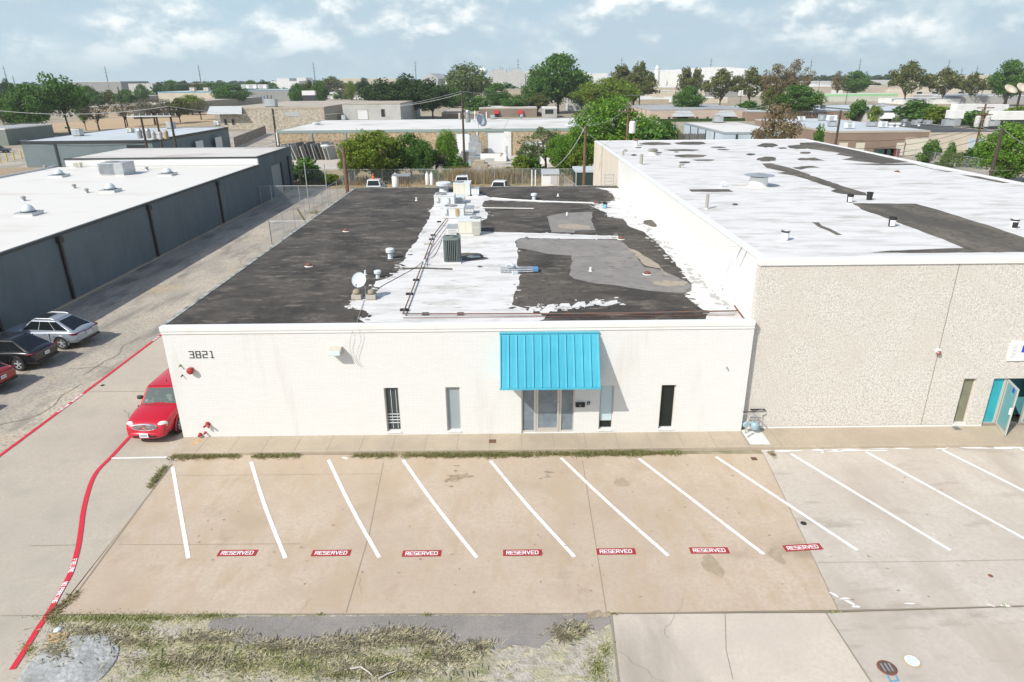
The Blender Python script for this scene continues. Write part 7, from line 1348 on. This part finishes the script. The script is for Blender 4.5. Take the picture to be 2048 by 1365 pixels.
wire(pL2, off(1108, 336, 60), 'bright drooping cable from the right lamp pole to the shed roof', .5, .022, M_wirel); wire(pL2, pH, 'bright cable from the right lamp pole up to the white transformer', .5, .022, M_wirel); wire(pL2+Vector((0, 0, -.5)), (9.2, 63, 6.7), 'short cable from the right lamp pole to the tall building', .1, .018, M_wirel)
wire(pH2, SP[1379], 'cable from the taller brown pole to the right', 1.5, .025, M_wirel); wire(pH, pG, 'pale cable crossing the white shop to the sparse brown tree', 1., .025, M_wirel); wire(pG, pF, 'dark cable between the tree pole and the roof edge pole', .6, .02)
for k, (a, b) in enumerate(((0, 0), (-.9, -.4), (-1.8, -1.1))): wire(pF+Vector((0, 0, -3+a)), pD+Vector((0, 0, -2.6+b)), ['uppermost', 'middle', 'lowest'][k]+' of three dark cables crossing the brown workshop', .9, .025)
wire(pD+Vector((0, 0, -3)), pE, 'thick pale cable between the two leaning right poles', .3, .03, M_wirel); wire(pE, off(2100, 310, 64), 'pale cable falling from the short dark pole to the right edge', .3, .03, M_wirel); wire(pE+Vector((0, 0, -.4)), pF+Vector((0, 0, -5)), 'dark cable from the short dark pole across the yard', .8, .025)
for k, yy in enumerate((0, -1.2)): wire(SP[1379]+Vector((0, 0, yy)), SP[1640]+Vector((0, 0, yy)), ('upper' if k == 0 else 'lower')+' far cable running past the olive trees', 1.5, .05, M_wirel)
wire(SP[433], SP[710], 'far cable from the green tree pole to the pole with the can', 2., .04, M_wirel); wire(SP[306], SP[433], 'far cable over the blue trimmed warehouse', 1., .04, M_wirel); wire(off(545, 285, 118), off(912, 268, 125), 'dark cable in front of the brown brick wall, left part', .3, .03); wire(off(912, 268, 125), off(1120, 272, 125), 'dark cable in front of the brown brick wall, right part', .2, .03)
wire(pL1+Vector((0, 0, -.6)), (-12.2, 53.5, 4.5), 'short dark cable from the left lamp pole to the roof corner', .1, .012)
# ------------------------------------------------------------------ fences
def fence(name, label, a, b, h, step, rail=True, cat='chain link fence', tall=()):
    a, b = Vector(a), Vector(b); t = thing(name, label, cat, tuple(a)); d = b-a; L = d.length; n_ = max(1, int(L/step))
    for k in range(n_+1):
        p = a+d*k/n_; MB().tube([p, p+Vector((0, 0, h+.05))], .035, 6).build('post', M_post, t)
    if rail: MB().tube([a+Vector((0, 0, h)), b+Vector((0, 0, h))], .022, 6).build('top_rail', M_post, t)
    mb = MB(); mb.add([a, b, b+Vector((0, 0, h)), a+Vector((0, 0, h))], [(0, 1, 2, 3)]); mb.build('wire_mesh', M_chain, t); return t
f0, f1 = at(544, 489), None; fx = f0.x
fence('chain_link_fence', 'chain link fence running up the alley beside the black roof', (fx, f0.y, 0), (fx+.0, 87, 0), 1.9, 3.0); fence('chain_link_fence', 'short chain link return at the near end of the alley fence', (fx, f0.y, 0), (X0-.05, f0.y, 0), 1.9, 2.2)
g0, g1 = at(546, 410), at(616, 405); fence('chain_link_gate', 'chain link gate across the alley in the warehouse shadow', (g0.x, g0.y, 0), (fx-.1, g0.y, 0), 2.0, 2.6, cat='gate'); fence('chain_link_fence', 'chain link panel from the warehouse wall to the gate', (XL+.1, g0.y+.1, 0), (g0.x-.1, g0.y+.1, 0), 2.0, 2.6)
fence('chain_link_fence', 'rear chain link fence in front of the dry reeds', (XL, 88.2, 0), (9.0, 86.4, 0), 1.9, 3.4); fence('chain_link_fence', 'slanting chain link fence by the orange cones', (6.3, 82, 0), (8.3, 57, 0), 2.0, 2.6)
for px, pt, lab in ((608, 325, 'tall galvanised gate post left in the rear alley'), (648, 328, 'tall galvanised gate post right in the rear alley')): p = aty(px, pt, 70); tag(MB().tube([(p.x, 70, 0), (p.x, 70, p.z)], .05, 8).build('gate_post', M_post), lab, 'post')
a = at(605, 445, .0); tag(MB().tube([(a.x+.3, a.y, 0), (a.x-.35, a.y+.1, 1.25)], .09, 8).build('leaning_post', mat('mossy_wood', (.16, .17, .07), .9)), 'short mossy leaning post by the alley fence', 'post')
b0, b1 = at(1790, 322), at(2110, 372); fence('chain_link_fence', 'chain link fence along the scrub behind the tall building', (b0.x, b0.y, 0), (b1.x, b1.y, 0), 2.0, 3.6)
t = thing('wooden_fence', 'dark weathered board fence behind the tall building', 'wooden fence', tuple(at(1380, 272))); y_ = 84; xa, xb = aty(1357, 275, y_).x, aty(1410, 275, y_).x; mb = MB()
for k in range(26): xx = xa+(xb-xa)*k/26; mb.box(xx, xx+(xb-xa)/26-.03, y_-.02*(k % 2), y_+.03, 0, aty(1380, 267, y_).z-.05*(k % 3))
mb.build('boards', mat('weathered_boards', (.10, .085, .07), .9), t); MB().box(xa, xb, y_+.035, y_+.08, .5, .62).build('rail', M_spout, t)
t = thing('wooden_fence', 'dark board fence behind the slate grey shop', 'wooden fence', tuple(at(500, 290))); p, q = at(470, 296), at(533, 268); d = (q-p); mb = MB()
for k in range(30): u = p+d*k/30; v = p+d*(k+.8)/30; mb.hexa([(u.x, u.y, 0), (v.x, v.y, 0), (v.x, v.y+.05, 0), (u.x, u.y+.05, 0)], [(u.x, u.y, 2), (v.x, v.y, 2), (v.x, v.y+.05, 2), (u.x, u.y+.05, 2)])
mb.build('boards', bpy.data.materials['weathered_boards'], t)
for k, px in enumerate((2, 15, 29, 44)): p = at(px, 326+k*-3, 0); tag(MB().lathe([(.11, 0), (.11, 1.3), (.06, 1.38)], 10, (p.x, p.y, 0)).build('bollard', mat('bollard_yellow', (.62, .50, .06), .6) if 'bollard_yellow' not in bpy.data.materials else bpy.data.materials['bollard_yellow']), 'yellow steel bollard before the slate grey shop', 'bollard', 'yellow bollards by the slate grey shop')
# ------------------------------------------------------------------ yard behind the roof
def cone(x, y, z, label, s=1.): t = thing('traffic_cone', label, 'traffic cone', (x, y, z)); MB().box(x-.18*s, x+.18*s, y-.18*s, y+.18*s, z, z+.04).build('base', M_orange, t); MB().lathe([(.14*s, .041), (.03*s, .72*s)], 14, (x, y, z)).build('cone', M_orange, t)
def pickup(name, label, px, proof, Y, paint, rz, hz=1.82, camper=False):
    p = at(px, proof, hz); Y = p.y; t = thing(name, label, 'pickup truck'); P1 = [(-2.7, .98, .92, .45), (-2.6, 1.02, .96, .42), (-1.2, 1.02, .97, .40), (.2, 1.04, .97, .38), (1.2, 1.08, .96, .38), (2.2, 1.05, .94, .40), (2.65, .95, .85, .45), (2.72, .8, .76, .5)]
    loft(P1, body_ring).build('body', paint, t, world=False, smooth=True, subsurf=1)
    mb = MB(); mb.hexa([(-1.0, .86, 1.0), (-1.0, -.86, 1.0), (1.15, -.86, 1.0), (1.15, .86, 1.0)], [(-.85, .68, hz), (-.85, -.68, hz), (.5, -.68, hz), (.5, .68, hz)]); c = mb.build('cab', paint, t, world=False); m = c.modifiers.new('b', 'BEVEL'); m.width = .07; m.segments = 3; m.limit_method = 'NONE'
    fr = [(1.15, -.86, 1.0), (1.15, .86, 1.0), (.5, .68, hz), (.5, -.68, hz)]; rr = [(-1.0, .86, 1.0), (-1.0, -.86, 1.0), (-.85, -.68, hz), (-.85, .68, hz)]; MB().slab(quad_on(fr, .07, .93, .15, .9, .008), .004).build('windscreen', M_cglass, t, world=False); MB().slab(quad_on(rr, .08, .92, .2, .88, .008), .004).build('rear_window', M_cglass, t, world=False)
    for s in (-1, 1):
        sd = [(-1.0, s*.86, 1.0), (1.15, s*.86, 1.0), (.5, s*.68, hz), (-.85, s*.68, hz)]
        if s > 0: sd = [sd[1], sd[0], sd[3], sd[2]]
        for u0, u1 in ((.08, .45), (.5, .9)): MB().slab(quad_on(sd, u0, u1, .2, .88, .008), .004).build('side_window', M_cglass, t, world=False)
        MB().box(.75, .95, s*1.12-.1, s*1.12+.1, 1.05, 1.25).build('wing_mirror', M_trimb, t, world=False)
        for x in (-1.7, 1.8): wheel(t, x, s*.86, .38, .26, s)
    MB().box(-2.55, -1.1, -.82, .82, 1.045, 1.06).build('truck_bed', M_trimb, t, world=False); t.location = (p.x, Y, 0); t.rotation_euler = (0, 0, rz); t.scale = (1, 1, p.z/hz); return t
p_wh = carpaint('white_truck_paint', (.70, .71, .71)); p_dk = carpaint('dark_truck_paint', (.03, .035, .04))
pickup('pickup_truck', 'white cab pickup nose to the black roof, right of the vents', 999, 362, 59.5, p_wh, R_(-100)); pickup('pickup_truck', 'white roofed pickup behind the tall cream rooftop unit', 924, 352, 67, p_wh, R_(-88)); t = pickup('pickup_truck', 'white roofed pickup with orange cone on its roof at the left of the yard', 749, 358, 60, p_wh, R_(90)); cone(t.location.x-.1, t.location.y-.2, 1.83, 'orange cone standing on the pickup roof', .9)
cone(8.0-.3, 79, 0, 'upright orange cone by the slanting fence', 1.3); t = thing('traffic_cone', 'orange cone fallen over beside the slanting fence', 'traffic cone', (6.0, 78, 0)); MB().lathe([(.18, 0), (.03, .8)], 12, (6.0, 78, .19), 'x').build('cone', M_orange, t); MB().box(5.96, 6.0, 77.8, 78.2, .0, .38).build('base', M_orange, t)
# shed and grey container
a, b = aty(1085, 360, 79), aty(1117, 360, 79); zt = aty(1100, 349, 79).z; x0, x1 = a.x, b.x; t = thing('white_shed', 'small white shed with grey pitched roof in the back yard', 'shed', ((x0+x1)/2, 80, 0)); MB().box(x0, x1, 79, 81.4, 0, zt).build('wall', W_white, t); mb = MB(); mb.hexa([(x0-.1, 78.85, zt+.001), (x1+.1, 78.85, zt+.001), (x1+.1, 81.5, zt+.001), (x0-.1, 81.5, zt+.001)], [(x0-.1, 80.0, zt+.45), (x1+.1, 80.0, zt+.45), (x1+.1, 80.3, zt+.45), (x0-.1, 80.3, zt+.45)]); mb.build('roof', R_grey, t); MB().box(x0+(x1-x0)*.5, x1-.15, 78.95, 78.998, .1, zt-.15).build('door', W_pale, t)
a, b = aty(1152, 360, 82), aty(1196, 360, 82); zt = aty(1170, 341, 82).z; t = thing('green_container', 'dark green shed behind the right lamp pole', 'shed', ((a.x+b.x)/2, 83, 0)); MB().box(a.x, b.x, 82, 86, 0, zt-.25).build('wall', mat('dark_green_wall', (.02, .045, .04), .6), t); MB().box(a.x-.1, b.x+.1, 81.9, 86.1, zt-.249, zt).build('roof', R_pale, t); MB().box(a.x-.05, a.x+.05, 81.93, 81.998, 0, zt-.26).build('corner_trim', W_pale, t)
MB_ = MB(); p = at(1102, 378, 0); p = Vector((aty(1102, 366, 76).x, 76, 0)); MB_.lathe([(.7, 0), (.72, .25), (.55, .5), (.3, .6)], 12, (p.x, p.y, .9)); MB_.box(p.x-.75, p.x+.75, p.y-.5, p.y+.5, 0, .9); tag(MB_.build('covered_tank', W_cream, bevel=.02), 'cream covered tank in front of the white shed', 'tank')
t = thing('pipe_hoop', 'twin white standpipes joined by a black hose in the yard', 'standpipe', (aty(1068, 370, 77).x, 77, 0)); 
for px in (1064, 1071): p = aty(px, 340, 77); MB().tube([(p.x, 77, 0), (p.x, 77, p.z)], .07, 8).build('pipe', W_white, t)
p, q = aty(1064, 340, 77), aty(1071, 340, 77); MB().tube(smoothline([p, (p.x+.05, 77, p.z+.2), (q.x-.05, 77, q.z+.2), q], 5), .05, 6).build('hose', M_trim, t)
# propane bottles
def bottle(px, pt, Y, hh, r, lab, m=W_white):
    p = aty(px, pt, Y); t = thing('gas_bottle', lab, 'gas bottle', (p.x, Y, 0)); z0 = p.z-hh; MB().lathe([(r*.9, 0), (r, .1), (r, hh*.82), (r*.5, hh*.93), (r*.2, hh)], 16, (p.x, Y, max(z0, 0))).build('tank', m, t, smooth=True); MB().lathe([(.06, 0), (.06, .14)], 10, (p.x, Y, max(z0, 0)+hh)).build('valve', M_galv, t)
bottle(853.5, 345, 80, 1.5, .21, 'left of two white gas bottles behind the black roof'); bottle(862.5, 345, 80, 1.5, .21, 'right of two white gas bottles behind the black roof'); bottle(790, 347, 79, 1.6, .42, 'wide cream tank left of the metal cage')
# metal cage trailer
xa, xb = aty(799, 372, 77).x, aty(818, 372, 77).x; zt = aty(808, 353, 77).z; t = thing('metal_cage', 'dark metal cage with grey sheet roof in the yard', 'cage', ((xa+xb)/2, 78, 0)); mb = MB()
for x in np.linspace(xa, xb, 5):
    for y in (77, 78.6): mb.tube([(x, y, .4), (x, y, zt)], .025, 5)
for z in (.4, 1.1, 1.8): mb.tube([(xa, 77, z), (xb, 77, z)], .02, 5); mb.tube([(xa, 78.6, z), (xb, 78.6, z)], .02, 5); mb.tube([(xa, 76.98, z), (xa, 78.62, z)], .02, 5); mb.tube([(xb, 76.98, z), (xb, 78.62, z)], .02, 5)
mb.build('bars', M_rustr, t); MB().box(xa-.8, xb+.1, 76.9, 78.8, zt, zt+.06).build('sheet_roof', M_galv, t); MB().box(xa, xb, 77, 78.6, .34, .4).build('deck', M_spout, t)
for (px, py, Y, w, h_, d, m, lab) in ((826, 366, 76.65, 1.7, 1.1, 1, W_pale, 'stack of pale crates right of the metal cage'), (778, 369, 74.55, .5, .75, .5, mat('drum_yellow', (.55, .42, .06), .5), 'yellow drum beside the left pickup'), (783, 366, 74.55, .35, 1.0, .4, W_white, 'slim white drum beside the yellow one'), (777, 360, 74.9, .45, 1.35, .4, M_redp, 'tall red bin behind the yellow drum'), (762, 372, 73.675, .3, .5, .3, M_galv, 'grey pail at the left pickup tail'), (901, 359, 80, .45, .5, .45, W_white, 'white pail right of the gas bottles'), (877, 357, 80, .5, 1.3, .5, M_trim, 'black bin between bottles and pickup'), (960, 371, 74.55, 1.4, .35, .8, mat('pallet_wood', (.42, .22, .11), .8), 'reddish pallet stack left of the white cab pickup'), (732, 371, 74.025, 2.2, 1.1, 2, M_trim, 'dark heap of scrap left of the pickup'), (742, 370, 73.675, 1.3, .8, 1.2, M_galv, 'low grey scrap pile before the pickup')):
    p = aty(px, py, Y); t = thing('yard_crate' if h_ > .45 else 'yard_scrap', lab, 'yard goods', (p.x, Y, 0)); rn = random.Random(px)
    if w < .6 and h_ > .4: MB().lathe([(w/2, 0), (w/2, h_*.95), (w*.4, h_)], 14, (p.x, Y, 0)).build('body', m, t); MB().lathe([(w*.52, h_*.5), (w*.52, h_*.54)], 14, (p.x, Y, 0)).build('hoop', M_galv, t)
    else:
        MB().box(p.x-w/2, p.x+w/2, Y, Y+d, 0, h_*.5).build('lower_part', m, t)
        mb = MB()
        for k in range(9 if m in (M_trim, M_galv) else 4): xx, yy = p.x+rn.uniform(-w*.4, w*.3), Y+rn.uniform(0, d*.7); mb.box(xx, xx+rn.uniform(.15, .4), yy, yy+rn.uniform(.15, .4), h_*.5+.001, h_*rn.uniform(.6, 1.05), rn.uniform(-.6, .6))
        mb.build('upper_part', m, t)
for px, w, lab in ((937, 30, 'pale timber lying behind the pickup in the middle'), (1030, 26, 'pale timber lying right of the pickups'), (862, 18, 'pale timber under the gas bottles')): p = at(px, 362); tag(MB().box(p.x-w*.03, p.x+w*.03, 82, 82.3, -.01, .14).build('timber', W_cream), lab, 'timber')
# leaning slabs against the brown brick wall
rn = random.Random(3); grey3 = [mat('slab_grey', (.34, .36, .34), .5), mat('slab_pale', (.50, .49, .44), .5), mat('slab_dark', (.14, .14, .13), .5)]; Yq = 118
for k in range(14):
    px = 567+k*7.2; p = aty(px, 310, Yq); t = thing('stone_slab', 'stone slab leaning on edge in the row before the brown brick wall', 'stone slab', (p.x, Yq, 0), group='stone slabs leaning before the brick wall'); h_ = rn.uniform(2.2, 3.0); ln = rn.uniform(-.3, -.15)*3; dd = rn.uniform(2.5, 3.5)
    MB().hexa([(p.x, Yq-1, 0), (p.x+.12, Yq-1, 0), (p.x+.12+.6, Yq+dd-1, 0), (p.x+.6, Yq+dd-1, 0)], [(p.x+ln, Yq-1, h_), (p.x+ln+.12, Yq-1, h_), (p.x+ln+.72, Yq+dd-1, h_), (p.x+ln+.6, Yq+dd-1, h_)]).build('slab', rn.choice(grey3), t)
for px, py, Y, w, h_, d, m, lab in ((950, 300, 118, 2.2, 3.6, 2, M_galv, 'grey steel cabinet by the brown brick wall'), (982, 306, 112, 5, 1.1, 2.5, W_white, 'heap of white slabs before the large white bay door'), (1014, 300, 114, 1.2, 4.5, .5, W_white, 'tall white boards leaning at the brick wall'), (960, 325, 100, 2.2, 1.5, 2, W_tan, 'beige crate in the reeds right of the tall pole'), (938, 310, 104, 3.2, 2.4, 3, M_galv, 'grey covered machine right of the tall pole'), (1075, 300, 108, 4.5, 2.6, 3, W_white, 'white tarpaulin heap behind the thin grey green tree')):
    p = aty(px, py, Y); t = thing('yard_equipment', lab, 'equipment', (p.x, Y, 0)); MB().box(p.x-w/2, p.x+w/2, Y, Y+d, 0, h_*.7).build('body', m, t, bevel=.04); MB().box(p.x-w*.38, p.x+w*.3, Y+.1, Y+d*.8, h_*.701, h_).build('upper_part', m, t, bevel=.04); MB().box(p.x-w*.2, p.x+w*.1, Y-.03, Y-.002, h_*.1, h_*.5).build('front_panel', M_awn, t)
# trailers, trucks and cars far off
def trailer(label, xl, xr, yt, yb, Y, m=W_white, cab=None, name='white_trailer', dep=2.6, cat='trailer'):
    a, b = aty(xl, yt, Y), aty(xr, yb, Y); t = thing(name, label, cat, ((a.x+b.x)/2, Y, 0)); z0 = max(b.z, .9); MB().box(a.x, b.x, Y, Y+dep, z0, max(a.z, z0+1.6)).build('box', m, t, bevel=.05); MB().box(a.x+.1, b.x-.1, Y+.2, Y+dep-.2, .6, z0-.001).build('frame', M_trim, t)
    for x in (a.x+1, b.x-1.2): MB().lathe([(.48, 0), (.48, .3)], 14, (x, Y, .48), 'y').build('wheel', M_rubber, t)
    if cab: MB().box(b.x+.05, b.x+2.2, Y+.1, Y+dep-.1, .5, 2.3).build('cab', W_white, t, bevel=.2); MB().box(b.x+.6, b.x+1.8, Y+.06, Y+.099, 1.4, 2.0).build('cab_window', M_cglass, t)
trailer('left long white trailer with panel outline behind the hedge', 1915, 1962, 209, 227, 175); trailer('right long white trailer behind the transformer pole', 1969, 2015, 210, 226, 176); trailer('white box truck at the end of the bay shop', 1908, 1927, 225, 238, 140, cab=True, name='box_truck', cat='truck'); trailer('low white tanker trailer at the right edge', 1994, 2075, 229, 240, 140, name='white_tanker'); trailer('white box trailer in the yard left of the tall olive tree', 603, 630, 182, 191, 300)
rn = random.Random(12)
def smallcar(px, py, label, m, rz=0, grp=None):
    c = at(px, py); t = thing('parked_car', label, 'car', (c.x, c.y, 0), rz, grp); MB().hexa([(-2.2, -.85, .3), (2.2, -.85, .3), (2.2, .85, .3), (-2.2, .85, .3)], [(-2.15, -.82, .85), (2.1, -.82, .8), (2.1, .82, .8), (-2.15, .82, .85)]).build('body', m, t, world=False, bevel=.12); MB().hexa([(-1.6, -.78, .84), (1.1, -.78, .84), (1.1, .78, .84), (-1.6, .78, .84)], [(-1.2, -.6, 1.38), (.5, -.6, 1.38), (.5, .6, 1.38), (-1.2, .6, 1.38)]).build('cabin', M_cglass, t, world=False, bevel=.08); MB().hexa([(-1.15, -.6, 1.381), (.48, -.6, 1.381), (.48, .6, 1.381), (-1.15, .6, 1.381)], [(-1.1, -.56, 1.43), (.42, -.56, 1.43), (.42, .56, 1.43), (-1.1, .56, 1.43)]).build('roof', m, t, world=False)
    for x in (-1.4, 1.4):
        for s in (-1, 1): MB().lathe([(.32, -.1), (.32, .1)], 12, (x, s*.8, .32), 'y').build('wheel', M_rubber, t, world=False)
CP = [carpaint('car_white', (.7, .7, .7)), carpaint('car_grey', (.2, .21, .22), .4), carpaint('car_dark', (.02, .022, .03)), carpaint('car_blue', (.03, .07, .2)), carpaint('car_red', (.25, .02, .02))]
smallcar(32, 288, 'pale car just left of the slate grey shop roof corner', CP[0], .3); smallcar(-4, 306, 'black car cut by the left edge near the yellow bollards', CP[2], .2)
for px, py, c in ((592, 199, 0), (600, 200, 2), (588, 196, 0), (612, 198, 1), (640, 200, 0), (628, 197, 0), (652, 199, 1), (500, 207, 0), (510, 208, 4), (660, 202, 0)): smallcar(px, py, 'small parked car in the far lot beside the blue dock warehouse', CP[c], rn.uniform(0, 3), 'cars parked beside the blue dock warehouse')
for px, py, c, lab in ((1776, 304, 2, 'dark wheeled bins'), ): pass
for k, (px, m) in enumerate(((1763, mat('bin_green', (.02, .05, .045), .5)), (1777, bpy.data.materials['bin_green']), (1789, mat('bin_maroon', (.16, .03, .03), .5)))):
    p = aty(px, 312, at(1760, 313).y-2.5); t = thing('waste_bin', ['left green waste bin by the brown workshop', 'right green waste bin by the brown workshop', 'maroon waste bin beside the two green ones'][k], 'waste bin', (p.x, p.y, 0)); MB().box(p.x-.8, p.x+.8, p.y, p.y+1.2, 0, 1.3).build('body', m, t, bevel=.05); MB().box(p.x-.82, p.x+.82, p.y-.02, p.y+1.22, 1.301, 1.38).build('lid', M_trim, t)
MB_ = MB(); a, b = at(1888, 330), aty(1908, 302, at(1888, 330).y); MB_.tube([(a.x, a.y, .1), (b.x, b.y, b.z)], .06, 6); tag(MB_.build('yellow_pipe', mat('yellow_guy_guard', (.65, .50, .05), .5)), 'slanting yellow guy guard in the scrub behind the tall roof', 'guy guard')
t = thing('road_sign', 'small green street sign left of the slate grey shop', 'sign', tuple(at(137, 272))); p = aty(135, 256, at(137, 270).y); MB().tube([(p.x, p.y, 0), (p.x, p.y, p.z)], .04, 6).build('post', M_post, t); MB().box(p.x-.7, p.x+.7, p.y-.03, p.y-.0, p.z-.2, p.z+.2).build('plate', mat('sign_green', (.02, .20, .10), .5), t)
p = at(28, 272); q = aty(28, 252, p.y); t = thing('signal_mast', 'white crossing signal mast at the left roadside', 'signal', (p.x, p.y, 0)); MB().tube([(p.x, p.y, 0), (p.x, p.y, q.z)], .06, 6).build('post', W_white, t)
for dz in (0, -1.6): MB().lathe([(.25, -.05), (.3, .0), (.25, .05)], 12, (p.x, p.y-.1, q.z+dz), 'y').build('signal_head', W_white, t)
# things on the brick building roof
hvac('blue grey unit on the left of the brown brick building roof', 687, 241, 7, 9, 4.46); hvac('square unit on the brick building roof right of the tall pole', 937, 240, 6, 8, 4.46); hvac('low unit on the right half of the brick building roof', 985, 239, 8, 8, 4.46); hvac('small unit below the right red awning', 1043, 237, 6, 7, 4.46); hvac('large galvanised unit on the pebble warehouse roof', 540, 214, 19, 13, 6.6 if False else at(540, 214).z+0 or aty(540, 214, at(437, 260).y+4).z, M_galv, 2.5)
vent('cap', 634, 250, 245, 4.46, 'round white vent at the left of the brick building roof', M_unit, r=.5); vent('pipe', 950, 240, 222, 4.46, 'white pipe standing on the brick building roof', M_coping, r=.1); vent('pipe', 973, 240, 224, 4.46, 'second white pipe standing on the brick building roof', M_coping, r=.1)
c = at(957, 258, 4.46); t = thing('large_dish', 'large tilted grey dish at the edge of the brick building roof', 'satellite dish', (c.x, c.y, 4.46)); o = MB().lathe([(.02, 0), (.6, .1), (1.15, .4), (1.15, .46), (.6, .16), (.02, .06)], 22, (0, 0, 0)).build('reflector', R_pale, t, world=False, smooth=True); o.location = (.3, 0, 1.3); o.rotation_euler = (R_(40), R_(58), 0); MB().tube([(c.x, c.y, 4.46), (c.x, c.y, 5.6)], .06, 6).build('mast', M_galv, t)
hvac('pale unit on the slate grey shop roof near the tree trunks', 153, 273, 12, 11, 4.46, M_galv); hvac('tan unit beside the pale one on the slate grey shop roof', 147, 272, 5, 10, 4.46, M_cream); hvac('small unit behind the left transformer pole', 258, 266, 8, 7, 4.46, M_cream); hvac('grey unit right of the transformer poles', 340, 258, 12, 11, 4.46, M_galv); hvac('white unit at the far corner of the slate grey shop roof', 433, 252, 8, 8, 4.46, W_white)
for x in (384, 412): hvac('rooftop box on the blue trimmed warehouse, '+('left' if x < 400 else 'right')+' one', x, 183, 8, 6, aty(x, 183, at(315, 216).y+6).z, W_cream, 3)
for x, lab in ((491, 'big white rooftop box over the blue dock warehouse, left'), (505, 'grey rooftop box over the blue dock warehouse, middle'), (525, 'pale rooftop box over the blue dock warehouse, right')): hvac(lab, x, 178, 14, 7, aty(x, 178, at(485, 209).y+6).z, W_white, 4)
# ------------------------------------------------------------------ air
mb = MB(); mb.box(-2300, 2300, -60, 2350, -1.2, 70)
hz = bpy.data.materials.new('haze_air'); hz.use_nodes = True; nt = hz.node_tree; nt.nodes.remove(nt.nodes['Principled BSDF']); v = nt.nodes.new('ShaderNodeVolumePrincipled'); v.inputs['Color'].default_value = (.9, .96, 1, 1); v.inputs['Density'].default_value = .0002; v.inputs['Anisotropy'].default_value = .2; nt.links.new(v.outputs[0], nt.nodes['Material Output'].inputs['Volume'])
tag(mb.build('haze', hz), kind='stuff', label='thin pale haze over the whole place')
